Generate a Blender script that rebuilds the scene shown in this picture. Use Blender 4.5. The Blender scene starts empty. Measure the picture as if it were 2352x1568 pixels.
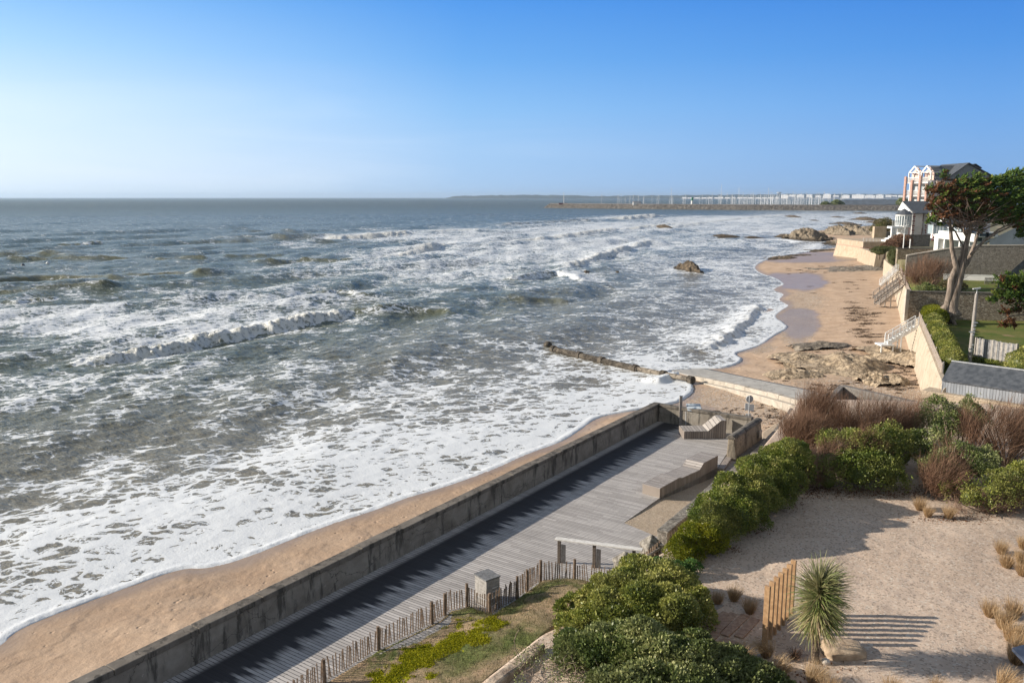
import bpy, math, random
import numpy as np
from math import radians as R, sin, cos, pi
random.seed(7)
sc = bpy.context.scene
COL = sc.collection

# ---------------------------------------------------------------- camera
CAM_Z = 14.7; FOC = 1900.0                       # focal length in units of a 2352 wide frame
PITCH = math.atan(331/FOC)
cam_d = bpy.data.cameras.new('camera'); cam = bpy.data.objects.new('camera', cam_d); COL.objects.link(cam)
cam_d.sensor_width = 36; cam_d.lens = 36*FOC/2352
cam_d.clip_start = .5; cam_d.clip_end = 90000
cam.location = (0, 0, CAM_Z); cam.rotation_euler = (pi/2-PITCH, 0, 0)
sc.camera = cam
# ---------------------------------------------------------------- sky, sun, exposure
SUN_EL = R(21.5); SUN_AZ = (-.9972, .075)          # horizontal direction towards the sun
w = bpy.data.worlds.new('World'); sc.world = w; w.use_nodes = True
wn = w.node_tree.nodes; wl = w.node_tree.links
sky = wn.new('ShaderNodeTexSky'); sky.sky_type = 'NISHITA'; sky.sun_disc = False
sky.sun_elevation = SUN_EL; sky.sun_rotation = math.atan2(SUN_AZ[0], SUN_AZ[1])
sky.altitude = 0; sky.air_density = 1.0; sky.dust_density = .6; sky.ozone_density = 3.5
bg = wn['Background']; bg.inputs['Strength'].default_value = 1.0
# clear winter air: deep blue away from the sun, bleached towards it, over a little of the physical sky
tc = wn.new('ShaderNodeTexCoord'); sp = wn.new('ShaderNodeSeparateXYZ'); wl.new(tc.outputs['Generated'], sp.inputs[0])
def sramp(cols):
    r = wn.new('ShaderNodeValToRGB'); wl.new(sp.outputs[2], r.inputs[0]); e = r.color_ramp.elements
    while len(e) < len(cols): e.new(.5)
    for x, (p, c) in zip(e, cols): x.position = p; x.color = (*c, 1)
    return r.outputs[0]
sun_side = sramp([(0, (.60, .68, .75)), (.05, (.60, .69, .78)), (.10, (.52, .65, .79)), (.155, (.33, .53, .76)), (.22, (.155, .37, .69)), (.45, (.10, .18, .33)), (.75, (.15, .18, .21)), (1, (.16, .18, .20))])
mid_sky = sramp([(0, (0.287, 0.435, 0.635)), (.05, (0.261, 0.426, 0.652)), (.10, (0.191, 0.383, 0.652)), (.155, (0.109, 0.300, 0.626)), (.22, (0.057, 0.226, 0.592)), (.45, (0.060, 0.132, 0.288)), (.75, (0.126, 0.151, 0.189)), (1, (0.151, 0.168, 0.193))])
away = sramp([(0, (0.161, 0.296, 0.522)), (.05, (0.139, 0.291, 0.557)), (.10, (0.100, 0.265, 0.574)), (.155, (0.057, 0.213, 0.548)), (.22, (0.030, 0.161, 0.513)), (.45, (0.036, 0.102, 0.264)), (.75, (0.101, 0.126, 0.168)), (1, (0.143, 0.160, 0.185))])
dt = wn.new('ShaderNodeVectorMath'); dt.operation = 'DOT_PRODUCT'; dt.inputs[1].default_value = (SUN_AZ[0], SUN_AZ[1], 0)
nm = wn.new('ShaderNodeVectorMath'); nm.operation = 'MULTIPLY'; nm.inputs[1].default_value = (1, 1, 0); wl.new(tc.outputs['Generated'], nm.inputs[0])
nn = wn.new('ShaderNodeVectorMath'); nn.operation = 'NORMALIZE'; wl.new(nm.outputs[0], nn.inputs[0]); wl.new(nn.outputs[0], dt.inputs[0])
def mrng(a, b):
    k = wn.new('ShaderNodeMapRange'); wl.new(dt.outputs['Value'], k.inputs[0]); k.inputs[1].default_value = a; k.inputs[2].default_value = b; return k.outputs[0]
def smix(f, a, b):
    k = wn.new('ShaderNodeMix'); k.data_type = 'RGBA'
    if isinstance(f, float): k.inputs[0].default_value = f
    else: wl.new(f, k.inputs[0])
    wl.new(a, k.inputs[6]); wl.new(b, k.inputs[7]); return k.outputs[2]
grad = smix(mrng(.13, .66), smix(mrng(-.42, .13), away, mid_sky), sun_side)
nis = wn.new('ShaderNodeMix'); nis.data_type = 'RGBA'; nis.blend_type = 'MULTIPLY'; nis.inputs[0].default_value = 1; wl.new(sky.outputs[0], nis.inputs[6]); nis.inputs[7].default_value = (.12, .12, .12, 1)
# faint streaks of low cloud
mpv = wn.new('ShaderNodeMapping'); mpv.inputs['Scale'].default_value = (1.2, 1.2, 11); wl.new(tc.outputs['Generated'], mpv.inputs[0])
cn_ = wn.new('ShaderNodeTexNoise'); cn_.inputs['Scale'].default_value = 2.2; cn_.inputs['Detail'].default_value = 6; cn_.inputs['Distortion'].default_value = .6; wl.new(mpv.outputs[0], cn_.inputs['Vector'])
cr_ = wn.new('ShaderNodeValToRGB'); wl.new(cn_.outputs['Fac'], cr_.inputs[0]); cr_.color_ramp.elements[0].position = .46; cr_.color_ramp.elements[1].position = .74; cr_.color_ramp.elements[1].color = (.42, .42, .42, 1)
lowm = wn.new('ShaderNodeMapRange'); wl.new(sp.outputs[2], lowm.inputs[0]); lowm.inputs[1].default_value = .17; lowm.inputs[2].default_value = .04
cm0 = wn.new('ShaderNodeMath'); cm0.operation = 'MULTIPLY'; wl.new(cr_.outputs[0], cm0.inputs[0]); wl.new(lowm.outputs[0], cm0.inputs[1])
cm_ = wn.new('ShaderNodeMath'); cm_.operation = 'MULTIPLY'; wl.new(cm0.outputs[0], cm_.inputs[0]); wl.new(mrng(-.15, .6), cm_.inputs[1])
cw_ = wn.new('ShaderNodeRGB'); cw_.outputs[0].default_value = (.62, .68, .76, 1)
grad = smix(cm_.outputs[0], grad, cw_.outputs[0])
# unseen sky behind the camera, a greyer tone added to tune the fill light
bk = wn.new('ShaderNodeMapRange'); wl.new(sp.outputs[1], bk.inputs[0]); bk.inputs[1].default_value = .25; bk.inputs[2].default_value = -.35
pale = wn.new('ShaderNodeRGB'); pale.outputs[0].default_value = (.24, .27, .31, 1)
wl.new(smix(.03, smix(bk.outputs[0], grad, pale.outputs[0]), nis.outputs[2]), bg.inputs['Color'])
sd = bpy.data.lights.new('sun', 'SUN'); sd.energy = 5.0; sd.angle = R(.5); sd.color = (1, .91, .79)
so = bpy.data.objects.new('sun', sd); COL.objects.link(so)
from mathutils import Vector, Matrix
sv = Vector((SUN_AZ[0]*cos(SUN_EL), SUN_AZ[1]*cos(SUN_EL), sin(SUN_EL)))
so.rotation_euler = sv.to_track_quat('Z', 'Y').to_euler()
sc.view_settings.view_transform = 'Standard'; sc.view_settings.look = 'None'
sc.view_settings.exposure = .56; sc.view_settings.gamma = 1
sc.cycles.use_denoising = True
sc.cycles.max_bounces = 6; sc.cycles.diffuse_bounces = 3; sc.cycles.glossy_bounces = 3
sc.cycles.transparent_max_bounces = 12; sc.cycles.volume_bounces = 0
sc.cycles.sample_clamp_indirect = 6

# ---------------------------------------------------------------- helpers
CP, SP = cos(PITCH), sin(PITCH)
def G(u, v, z=0.0):
    """world point at height z seen at (u,v) of the survey frame"""
    x = (u-1176)/FOC; y = (784-v)/FOC
    d = (x, CP+y*SP, -SP+y*CP); t = (z-CAM_Z)/d[2]
    return (d[0]*t, d[1]*t, z)
def Pj(X, Y, Z):
    Z = Z-CAM_Z; zc = Y*CP-Z*SP; yc = Y*SP+Z*CP
    return 1176+FOC*X/zc, 784-FOC*yc/zc
def HT(p, v2):
    """height above p whose top is seen at row v2"""
    lo, hi = 0, 80
    for _ in range(40):
        m = (lo+hi)/2
        if Pj(p[0], p[1], p[2]+m)[1] > v2: lo = m
        else: hi = m
    return lo
def AT(u, v, Y):
    """world point at forward distance Y seen at (u,v)"""
    x = (u-1176)/FOC; y = (784-v)/FOC
    d = (x, CP+y*SP, -SP+y*CP); t = Y/d[1]
    return (d[0]*t, Y, CAM_Z+d[2]*t)

_rt = np.random.RandomState(3).rand(256, 256)
def vn(x, y, s=0):
    x = np.asarray(x, float)+s*17.31; y = np.asarray(y, float)+s*9.77
    xi = np.floor(x).astype(int); yi = np.floor(y).astype(int); fx = x-xi; fy = y-yi
    fx = fx*fx*(3-2*fx); fy = fy*fy*(3-2*fy)
    a = _rt[xi & 255, yi & 255]; b = _rt[(xi+1) & 255, yi & 255]; c = _rt[xi & 255, (yi+1) & 255]; d = _rt[(xi+1) & 255, (yi+1) & 255]
    return (a*(1-fx)+b*fx)*(1-fy)+(c*(1-fx)+d*fx)*fy
def fbm(x, y, o=4, s=0, g=.5):
    t = 0; a = 1; n = 0
    for i in range(o):
        t = t+a*vn(x*2**i, y*2**i, s+i); n += a; a *= g
    return t/n
def sstep(a, b, x):
    t = np.clip((x-a)/(b-a), 0, 1); return t*t*(3-2*t)
def pdist(X, Y, P):
    """distance to polyline, signed (+ on the right hand side of travel), and running parameter"""
    best = np.full(X.shape, 1e18); sg = np.ones(X.shape); tt = np.zeros(X.shape); run = 0
    for (ax, ay), (bx, by) in zip(P[:-1], P[1:]):
        dx, dy = bx-ax, by-ay; L2 = dx*dx+dy*dy
        t = np.clip(((X-ax)*dx+(Y-ay)*dy)/L2, 0, 1)
        ex, ey = X-ax-t*dx, Y-ay-t*dy; d2 = ex*ex+ey*ey
        m = d2 < best
        best = np.where(m, d2, best); cr = dx*ey-dy*ex
        sg = np.where(m, np.where(cr > 0, -1, 1), sg); L = math.sqrt(L2)
        tt = np.where(m, run+t*L, tt); run += L
    return np.sqrt(best)*sg, tt, run

def tag(o, label=None, cat=None, group=None, kind=None):
    if label: o['label'] = label
    if cat: o['category'] = cat
    if group: o['group'] = group
    if kind: o['kind'] = kind
    return o
def thing(name, label, cat, loc=(0, 0, 0), group=None, rotz=0):
    o = bpy.data.objects.new(name, None); COL.objects.link(o); o.location = loc; o.rotation_euler = (0, 0, rotz)
    o.empty_display_size = .2
    return tag(o, label, cat, group)
def root_off(p):
    v = Vector((0, 0, 0))
    while p is not None: v = v+p.location; p = p.parent
    return v
def npmesh(name, V, F, mat, parent=None, attrs=None, smooth=False, loc=None):
    """V (n,3) world coords, F (m,k) faces of equal size"""
    V = np.asarray(V, np.float32); F = np.asarray(F, np.int32)
    off = root_off(parent) if parent is not None else Vector(loc or (0, 0, 0))
    V = V-np.array(off[:], np.float32)
    me = bpy.data.meshes.new(name); k = F.shape[1]
    me.vertices.add(len(V)); me.vertices.foreach_set('co', V.ravel())
    me.loops.add(F.size); me.loops.foreach_set('vertex_index', F.ravel())
    me.polygons.add(len(F)); me.polygons.foreach_set('loop_start', np.arange(0, F.size, k, dtype=np.int32))
    me.polygons.foreach_set('loop_total', np.full(len(F), k, np.int32))
    if smooth: me.polygons.foreach_set('use_smooth', np.ones(len(F), bool))
    me.update(calc_edges=True)
    for an, (dom, val) in (attrs or {}).items():
        a = me.attributes.new(an, 'FLOAT', dom); a.data.foreach_set('value', np.asarray(val, np.float32).ravel())
    if mat is not None: me.materials.append(mat)
    o = bpy.data.objects.new(name, me); COL.objects.link(o)
    if parent is not None: o.parent = parent
    else: o.location = off
    return o
class MB:
    def __init__(s): s.V = []; s.F = []
    def add(s, V, F):
        n = len(s.V); s.V += [tuple(v) for v in V]; s.F += [tuple(i+n for i in f) for f in F]; return s
    def box(s, x0, x1, y0, y1, z0, z1):
        return s.add([(x0, y0, z0), (x1, y0, z0), (x1, y1, z0), (x0, y1, z0), (x0, y0, z1), (x1, y0, z1), (x1, y1, z1), (x0, y1, z1)],
                     [(0, 3, 2, 1), (4, 5, 6, 7), (0, 1, 5, 4), (1, 2, 6, 5), (2, 3, 7, 6), (3, 0, 4, 7)])
    def obox(s, c, ax, ay, z0, z1, hx, hy):
        """box centred c=(x,y), unit axes ax, half sizes"""
        ux, uy = ax; vx, vy = (-uy, ux) if ay is None else ay
        P = [(c[0]+a*hx*ux+b*hy*vx, c[1]+a*hx*uy+b*hy*vy) for a, b in ((-1, -1), (1, -1), (1, 1), (-1, 1))]
        return s.prism(P, z0, z1)
    def prism(s, P, z0, z1):
        ar = sum(P[i][0]*P[(i+1) % len(P)][1]-P[(i+1) % len(P)][0]*P[i][1] for i in range(len(P)))
        if ar < 0: P = P[::-1]
        n = len(P); Z0 = z0 if hasattr(z0, '__len__') else [z0]*n; Z1 = z1 if hasattr(z1, '__len__') else [z1]*n
        if ar < 0: Z0 = list(Z0)[::-1]; Z1 = list(Z1)[::-1]
        return s.add([(p[0], p[1], z) for p, z in zip(P, Z0)]+[(p[0], p[1], z) for p, z in zip(P, Z1)],
                     [tuple(range(n))[::-1], tuple(range(n, 2*n))]+[(i, (i+1) % n, n+(i+1) % n, n+i) for i in range(n)])
    def beam(s, p, q, w, h, up=(0, 0, 1)):
        p = Vector(p); q = Vector(q); d = (q-p).normalized(); u = Vector(up)
        a = d.cross(u)
        if a.length < 1e-4: a = d.cross(Vector((1, 0, 0)))
        a.normalize(); b = a.cross(d).normalized()
        V = [e+a*sx*w/2+b*sz*h/2 for e in (p, q) for sx, sz in ((-1, -1), (1, -1), (1, 1), (-1, 1))]
        return s.add(V, [(0, 1, 2, 3), (7, 6, 5, 4), (0, 4, 5, 1), (1, 5, 6, 2), (2, 6, 7, 3), (3, 7, 4, 0)])
    def tube(s, pts, rad, n=8, cap=True):
        pts = [Vector(p) for p in pts]; k = len(pts)
        if not hasattr(rad, '__len__'): rad = [rad]*k
        V = []; ref = Vector((.13, .9, .37))
        for i, p in enumerate(pts):
            d = (pts[min(i+1, k-1)]-pts[max(i-1, 0)]).normalized()
            a = d.cross(ref)
            if a.length < .05: a = d.cross(Vector((1, 0, 0)))
            a.normalize(); b = d.cross(a)
            V += [p+(a*cos(2*pi*j/n)+b*sin(2*pi*j/n))*rad[i] for j in range(n)]
        F = [(i*n+j, i*n+(j+1) % n, (i+1)*n+(j+1) % n, (i+1)*n+j) for i in range(k-1) for j in range(n)]
        if cap: F += [tuple(range(n))[::-1], tuple(range((k-1)*n, k*n))]
        return s.add(V, F)
    def wall(s, P, t0, t1, z0, z1):
        """upright wall along polyline P, offsets t0..t1 to the right, z may be lists"""
        n = len(P); nx = []
        for i in range(n):
            a = P[max(i-1, 0)]; b = P[min(i+1, n-1)]; dx, dy = b[0]-a[0], b[1]-a[1]; L = math.hypot(dx, dy); nx.append((dy/L, -dx/L))
        Z0 = z0 if hasattr(z0, '__len__') else [z0]*n; Z1 = z1 if hasattr(z1, '__len__') else [z1]*n
        V = []
        for i in range(n):
            for t, z in ((t0, Z0[i]), (t1, Z0[i]), (t1, Z1[i]), (t0, Z1[i])):
                V.append((P[i][0]+nx[i][0]*t, P[i][1]+nx[i][1]*t, z))
        F = [(0, 1, 2, 3), tuple(4*(n-1)+i for i in (3, 2, 1, 0))]
        for i in range(n-1):
            a, b = 4*i, 4*i+4
            for j in range(4): F.append((a+j, b+j, b+(j+1) % 4, a+(j+1) % 4))
        return s.add(V, F)
    def build(s, name, mat, parent=None, smooth=False, bevel=0, loc=None, attrs=None):
        off = root_off(parent) if parent is not None else Vector(loc or (0, 0, 0))
        me = bpy.data.meshes.new(name); me.from_pydata([tuple(Vector(v)-off) for v in s.V], [], s.F)
        if smooth: me.polygons.foreach_set('use_smooth', [True]*len(me.polygons))
        me.update()
        import bmesh
        bm = bmesh.new(); bm.from_mesh(me); bmesh.ops.recalc_face_normals(bm, faces=bm.faces); bm.to_mesh(me); bm.free()
        if mat is not None: me.materials.append(mat)
        o = bpy.data.objects.new(name, me); COL.objects.link(o)
        if parent is not None: o.parent = parent
        else: o.location = off
        if bevel:
            b = o.modifiers.new('bevel', 'BEVEL'); b.width = bevel; b.segments = 2; b.limit_method = 'ANGLE'; b.angle_limit = R(40)
        return o
def copy_tree(o, parent=None):
    c = o.copy(); COL.objects.link(c)
    if parent is not None: c.parent = parent
    for ch in list(o.children): copy_tree(ch, c)
    return c
def subdiv_line(P, step):
    out = []
    for a, b in zip(P[:-1], P[1:]):
        n = max(1, int(math.dist(a, b)/step))
        for i in range(n): out.append(tuple(a[k]+(b[k]-a[k])*i/n for k in range(len(a))))
    out.append(tuple(P[-1])); return out

# ---------------------------------------------------------------- node helper
class N:
    def __init__(s, name):
        s.m = bpy.data.materials.new(name); s.m.use_nodes = True; s.t = s.m.node_tree; s.n = s.t.nodes; s.l = s.t.links
        s.p = s.n['Principled BSDF']; s.out = s.n['Material Output']
    def set(s, sock, v):
        if hasattr(v, 'is_linked') or isinstance(v, bpy.types.NodeSocket): s.l.new(v, sock)
        else: sock.default_value = v
    def pos(s):
        return s.n.new('ShaderNodeNewGeometry').outputs['Position']
    def obj(s): return s.n.new('ShaderNodeTexCoord').outputs['Object']
    def mp(s, v, scale=(1, 1, 1), rot=(0, 0, 0), loc=(0, 0, 0)):
        k = s.n.new('ShaderNodeMapping'); s.l.new(v, k.inputs[0]); k.inputs['Scale'].default_value = scale; k.inputs['Rotation'].default_value = rot; k.inputs['Location'].default_value = loc
        return k.outputs[0]
    def noise(s, v, scale=1, det=4, rough=.55, dist=0, col=False):
        k = s.n.new('ShaderNodeTexNoise'); s.l.new(v, k.inputs['Vector']); k.inputs['Scale'].default_value = scale; k.inputs['Detail'].default_value = det
        k.inputs['Roughness'].default_value = rough; k.inputs['Distortion'].default_value = dist
        return k.outputs['Color' if col else 'Fac']
    def vor(s, v, scale=1, feat='F1', rnd=1, out='Distance'):
        k = s.n.new('ShaderNodeTexVoronoi'); k.feature = feat; s.l.new(v, k.inputs['Vector']); k.inputs['Scale'].default_value = scale
        k.inputs['Randomness'].default_value = rnd
        return k.outputs[out]
    def math(s, op, a, b=0, c=0, clamp=False):
        k = s.n.new('ShaderNodeMath'); k.operation = op; k.use_clamp = clamp
        s.set(k.inputs[0], a); s.set(k.inputs[1], b); s.set(k.inputs[2], c); return k.outputs[0]
    def vadd(s, a, b, sc_=1):
        k = s.n.new('ShaderNodeVectorMath'); k.operation = 'MULTIPLY_ADD'; s.l.new(b, k.inputs[0]); k.inputs[1].default_value = (sc_,)*3; s.l.new(a, k.inputs[2]); return k.outputs[0]
    def ss(s, v, a, b, o0=0, o1=1):
        k = s.n.new('ShaderNodeMapRange'); k.interpolation_type = 'SMOOTHSTEP'; s.set(k.inputs[0], v); s.set(k.inputs[1], a); s.set(k.inputs[2], b)
        s.set(k.inputs[3], o0); s.set(k.inputs[4], o1); return k.outputs[0]
    def lin(s, v, a, b, o0=0, o1=1):
        k = s.n.new('ShaderNodeMapRange'); s.set(k.inputs[0], v); s.set(k.inputs[1], a); s.set(k.inputs[2], b)
        s.set(k.inputs[3], o0); s.set(k.inputs[4], o1); return k.outputs[0]
    def mix(s, f, a, b):
        k = s.n.new('ShaderNodeMix'); k.data_type = 'RGBA'; s.set(k.inputs[0], f)
        for i, c in ((6, a), (7, b)):
            if isinstance(c, (tuple, list)): k.inputs[i].default_value = (*c[:3], 1)
            else: s.l.new(c, k.inputs[i])
        return k.outputs[2]
    def ramp(s, v, stops):
        k = s.n.new('ShaderNodeValToRGB'); s.set(k.inputs[0], v); e = k.color_ramp.elements
        while len(e) < len(stops): e.new(.5)
        for x, (p, c) in zip(e, stops): x.position = p; x.color = (*c[:3], 1)
        return k.outputs[0]
    def attr(s, name, out='Fac'):
        k = s.n.new('ShaderNodeAttribute'); k.attribute_name = name; return k.outputs[out]
    def bump(s, h, strength=.5, dist=.02, normal=None):
        k = s.n.new('ShaderNodeBump'); s.set(k.inputs['Height'], h); s.set(k.inputs['Strength'], strength); k.inputs['Distance'].default_value = dist
        if normal is not None: s.l.new(normal, k.inputs['Normal'])
        return k.outputs[0]
    def sep(s, v):
        k = s.n.new('ShaderNodeSeparateXYZ'); s.l.new(v, k.inputs[0]); return k.outputs
    def comb(s, x=0, y=0, z=0):
        k = s.n.new('ShaderNodeCombineXYZ'); s.set(k.inputs[0], x); s.set(k.inputs[1], y); s.set(k.inputs[2], z); return k.outputs[0]
    def fin(s, col=None, rough=None, normal=None, spec=None, **kw):
        if col is not None:
            if isinstance(col, (tuple, list)): s.p.inputs['Base Color'].default_value = (*col[:3], 1)
            else: s.l.new(col, s.p.inputs['Base Color'])
        if rough is not None: s.set(s.p.inputs['Roughness'], rough)
        if normal is not None: s.l.new(normal, s.p.inputs['Normal'])
        if spec is not None: s.set(s.p.inputs['Specular IOR Level'], spec)
        return s.m
def mat2(name, c1, c2, scale=3, rough=.8, bump=.4, bs=None, bd=.02, c3=None, s3=.6, spec=.4, world=True, det=5):
    """two tone noise material, c3 = broader stains"""
    k = N(name); v = k.pos() if world else k.obj()
    n = k.noise(v, scale, det, .6)
    col = k.mix(k.ss(n, .35, .65), c1, c2)
    if c3 is not None: col = k.mix(k.math('MULTIPLY', k.ss(k.noise(v, s3, 6, .65), .5, .68), .8), col, c3)
    nb = k.noise(v, bs or scale*3, 5, .65)
    return k.fin(col, rough, k.bump(nb, bump, bd), spec)
# ================================================================ SHORE GEOMETRY
SEA = -3.0
SH_D = [(-420, 1640), (-150, 1555), (0, 1487), (30, 1450), (130, 1408), (300, 1345), (420, 1303), (475, 1306), (560, 1283), (660, 1242), (760, 1203), (860, 1172), (935, 1142), (1010, 1122),
        (1130, 1080), (1215, 1040), (1290, 1015), (1335, 985), (1370, 958), (1440, 945), (1500, 936), (1560, 925), (1598, 897), (1580, 872), (1530, 858), (1545, 850), (1600, 846),
        (1666, 847), (1712, 827), (1682, 813), (1715, 804), (1750, 791), (1778, 770), (1812, 753), (1800, 742), (1778, 728), (1790, 715), (1820, 698), (1788, 688), (1809, 676),
        (1788, 664), (1806, 655), (1788, 641), (1745, 627), (1730, 612), (1760, 596), (1800, 588), (1870, 577), (1960, 562), (1870, 550), (1800, 541), (1850, 532), (1960, 524), (2045, 514), (2120, 500), (2250, 487), (2500, 480)]
SH_D = SH_D[:-1]+[(2400, 484)]
def smooth_poly(P, it=2):
    for _ in range(it):
        Q = [P[0]]
        for a, b in zip(P[:-1], P[1:]):
            Q += [(a[0]*.75+b[0]*.25, a[1]*.75+b[1]*.25), (a[0]*.25+b[0]*.75, a[1]*.25+b[1]*.75)]
        Q.append(P[-1]); P = Q
    return P
SHORE = smooth_poly([G(u, v, SEA)[:2] for u, v in SH_D], 2)      # runs left/near to right/far: sea on the left hand
def beach_z(d, X=None, Y=None):
    """d = metres inland (negative out at sea)"""
    z = np.where(d > 0, SEA+.085*np.minimum(d, 9)+.045*np.clip(d-9, 0, 28), SEA+.06*np.maximum(d, -40))
    return z
WIN0 = np.array(G(395, 1555)[:2]); WIN1 = np.array(G(1515, 965)[:2])   # inner foot line of the sea wall
WD = (WIN1-WIN0)/np.linalg.norm(WIN1-WIN0); WN = np.array((WD[1], -WD[0]))   # WN points to the deck side

def fan(a_list, y_list):
    A, Yg = np.meshgrid(a_list, y_list); X = A*Yg
    nr, nc = X.shape; idx = np.arange(nr*nc).reshape(nr, nc)
    F = np.stack([idx[:-1, :-1], idx[:-1, 1:], idx[1:, 1:], idx[1:, :-1]], -1).reshape(-1, 4)
    return X.ravel(), Yg.ravel(), F
def rows(z, v0, v1, step, far):
    """forward distances so that ground rows are evenly dense where they are seen"""
    vs = np.arange(v1, v0, -step); ys = np.array([G(1176, v, z)[1] for v in vs])
    return np.concatenate([[2., 8.], ys, far])

# ================================================================ WATER
BREAK = [  # polyline in survey frame, crest height (m), half width, foam, left->right with the shore on the right hand
    ([(110, 845), (200, 832), (330, 812), (440, 793), (450, 784), (560, 762), (700, 740), (800, 722), (850, 716)], .85, 1.9, 1.0),
    ([(800, 722), (900, 712), (1000, 712), (1060, 716)], .45, 2.6, .3),
    ([(735, 618), (830, 600), (960, 577), (1040, 561), (1130, 561), (1260, 546), (1400, 531), (1480, 523), (1600, 512)], .9, 3.2, .9),
    ([(640, 550), (720, 545)], .8, 5, .1),
    ([(745, 551), (820, 545), (900, 540), (960, 534)], 1.5, 5.0, 1.0),
    ([(980, 535), (1060, 529), (1120, 530)], .9, 5.0, .75),
    ([(930, 556), (1000, 550)], .5, 4, .3),
    ([(1120, 518), (1200, 514), (1320, 508), (1400, 506)], 1.2, 7, .35),
    ([(1390, 505), (1440, 503), (1500, 496), (1520, 494)], 2.0, 8, 1.0),
    ([(1160, 648), (1230, 636), (1280, 626)], .55, 2.2, .55),
    ([(1275, 622), (1330, 604), (1400, 585), (1480, 560), (1510, 552)], .75, 2.6, .95),
    ([(1280, 625), (1320, 640), (1345, 655)], .4, 1.6, .8),
    ([(1460, 540), (1500, 530), (1560, 520), (1640, 508), (1760, 497), (1830, 491)], .8, 6, .75),
    ([(1560, 815), (1640, 797), (1680, 775), (1712, 745), (1740, 712), (1745, 695)], .45, 1.3, .85),
    ([(1500, 885), (1540, 868), (1590, 862)], .35, 1.2, .8),
    ([(730, 690), (780, 682), (850, 690)], .45, 2.0, .55),
    ([(1180, 690), (1250, 683), (1320, 688)], .35, 2.5, .05),
    ([(20, 697), (80, 690), (140, 684)], .6, 2.4, .5),
    ([(-60, 655), (60, 643), (180, 640), (300, 646)], 1.1, 4, .05),
    ([(300, 636), (400, 628), (480, 636)], 1.0, 3.4, .1),
    ([(-40, 680), (120, 668), (290, 662)], .8, 3, .08),
    ([(-40, 588), (90, 585), (200, 592)], 1.1, 6, .03),
    ([(480, 556), (600, 553), (700, 548), (800, 543)], 1.1, 7, .05),
    ([(1700, 556), (1780, 549), (1850, 560)], .3, 3, .7),
    ([(1760, 600), (1850, 585), (1875, 570), (1880, 556)], .25, 2, .8),
]
_r = random.Random(21)
for _ in range(34):
    _v = 470+135*_r.random()**1.2; _u = _r.uniform(-80, 760 if _v > 520 else 1150); _l = _r.uniform(90, 260)*(1 if _v > 500 else .8)
    BREAK.append(([(_u, _v), (_u+_l*.5, _v-_r.uniform(-1, 3)), (_u+_l, _v-_r.uniform(-1, 6))], _r.uniform(.35, .8), (2.0+(560-_v)*.05 if _v < 560 else 2.0), _r.choice((.02, .02, .04, .5*_r.random()))))
BLOB = [  # centre u,v, radii, density
    (250, 735, 520, 48, 0.583), (620, 700, 260, 40, 0.470), (900, 690, 250, 30, 0.240), (60, 905, 300, 100, 0.320), (500, 900, 420, 80, 0.240), (950, 880, 380, 90, 0.320),
    (1000, 625, 330, 38, 0.470), (1150, 588, 300, 26, 0.526), (1300, 565, 280, 24, 0.545), (1000, 545, 240, 14, 0.564), (1250, 532, 300, 10, 0.564), (1450, 560, 230, 26, 0.517), (1430, 520, 260, 12, 0.583),
    (1650, 505, 200, 10, 0.639), (1900, 505, 230, 22, 0.470), (1750, 525, 240, 20, 0.517), (1600, 560, 200, 22, 0.336), (1600, 610, 230, 34, 0.432), (1500, 670, 200, 26, 0.288), (1700, 650, 120, 30, 0.336),
    (1680, 720, 90, 36, 0.320), (1640, 790, 130, 34, 0.620), (1180, 740, 130, 20, 0.288), (1350, 800, 150, 34, 0.240), (1270, 765, 60, 14, 0.280), (1540, 880, 110, 34, 0.752), (1400, 900, 160, 30, 0.517), (1150, 880, 260, 50, 0.336),
    (330, 645, 220, 7, 0.176), (150, 640, 80, 8, 0.160), (680, 560, 80, 6, 0.280), (620, 620, 90, 14, 0.200), (1900, 575, 120, 18, 0.160), (1990, 495, 150, 8, 0.470), (1700, 560, 200, 12, 0.423),
    (850, 1050, 500, 110, 0.564), (350, 1200, 460, 130, 0.583), (0, 1250, 320, 90, 0.304), (1150, 990, 260, 60, 0.583), (650, 1180, 300, 60, 0.639)]
HOLE = [(1350, 710, 330, 22, .7), (160, 850, 220, 12, .4), (120, 1040, 260, 34, .65), (60, 1130, 150, 40, .45), (1450, 760, 200, 26, .4), (350, 980, 260, 22, .35), (560, 655, 300, 12, .5), (1420, 842, 100, 22, .75), (1560, 745, 110, 24, .5)]
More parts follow.
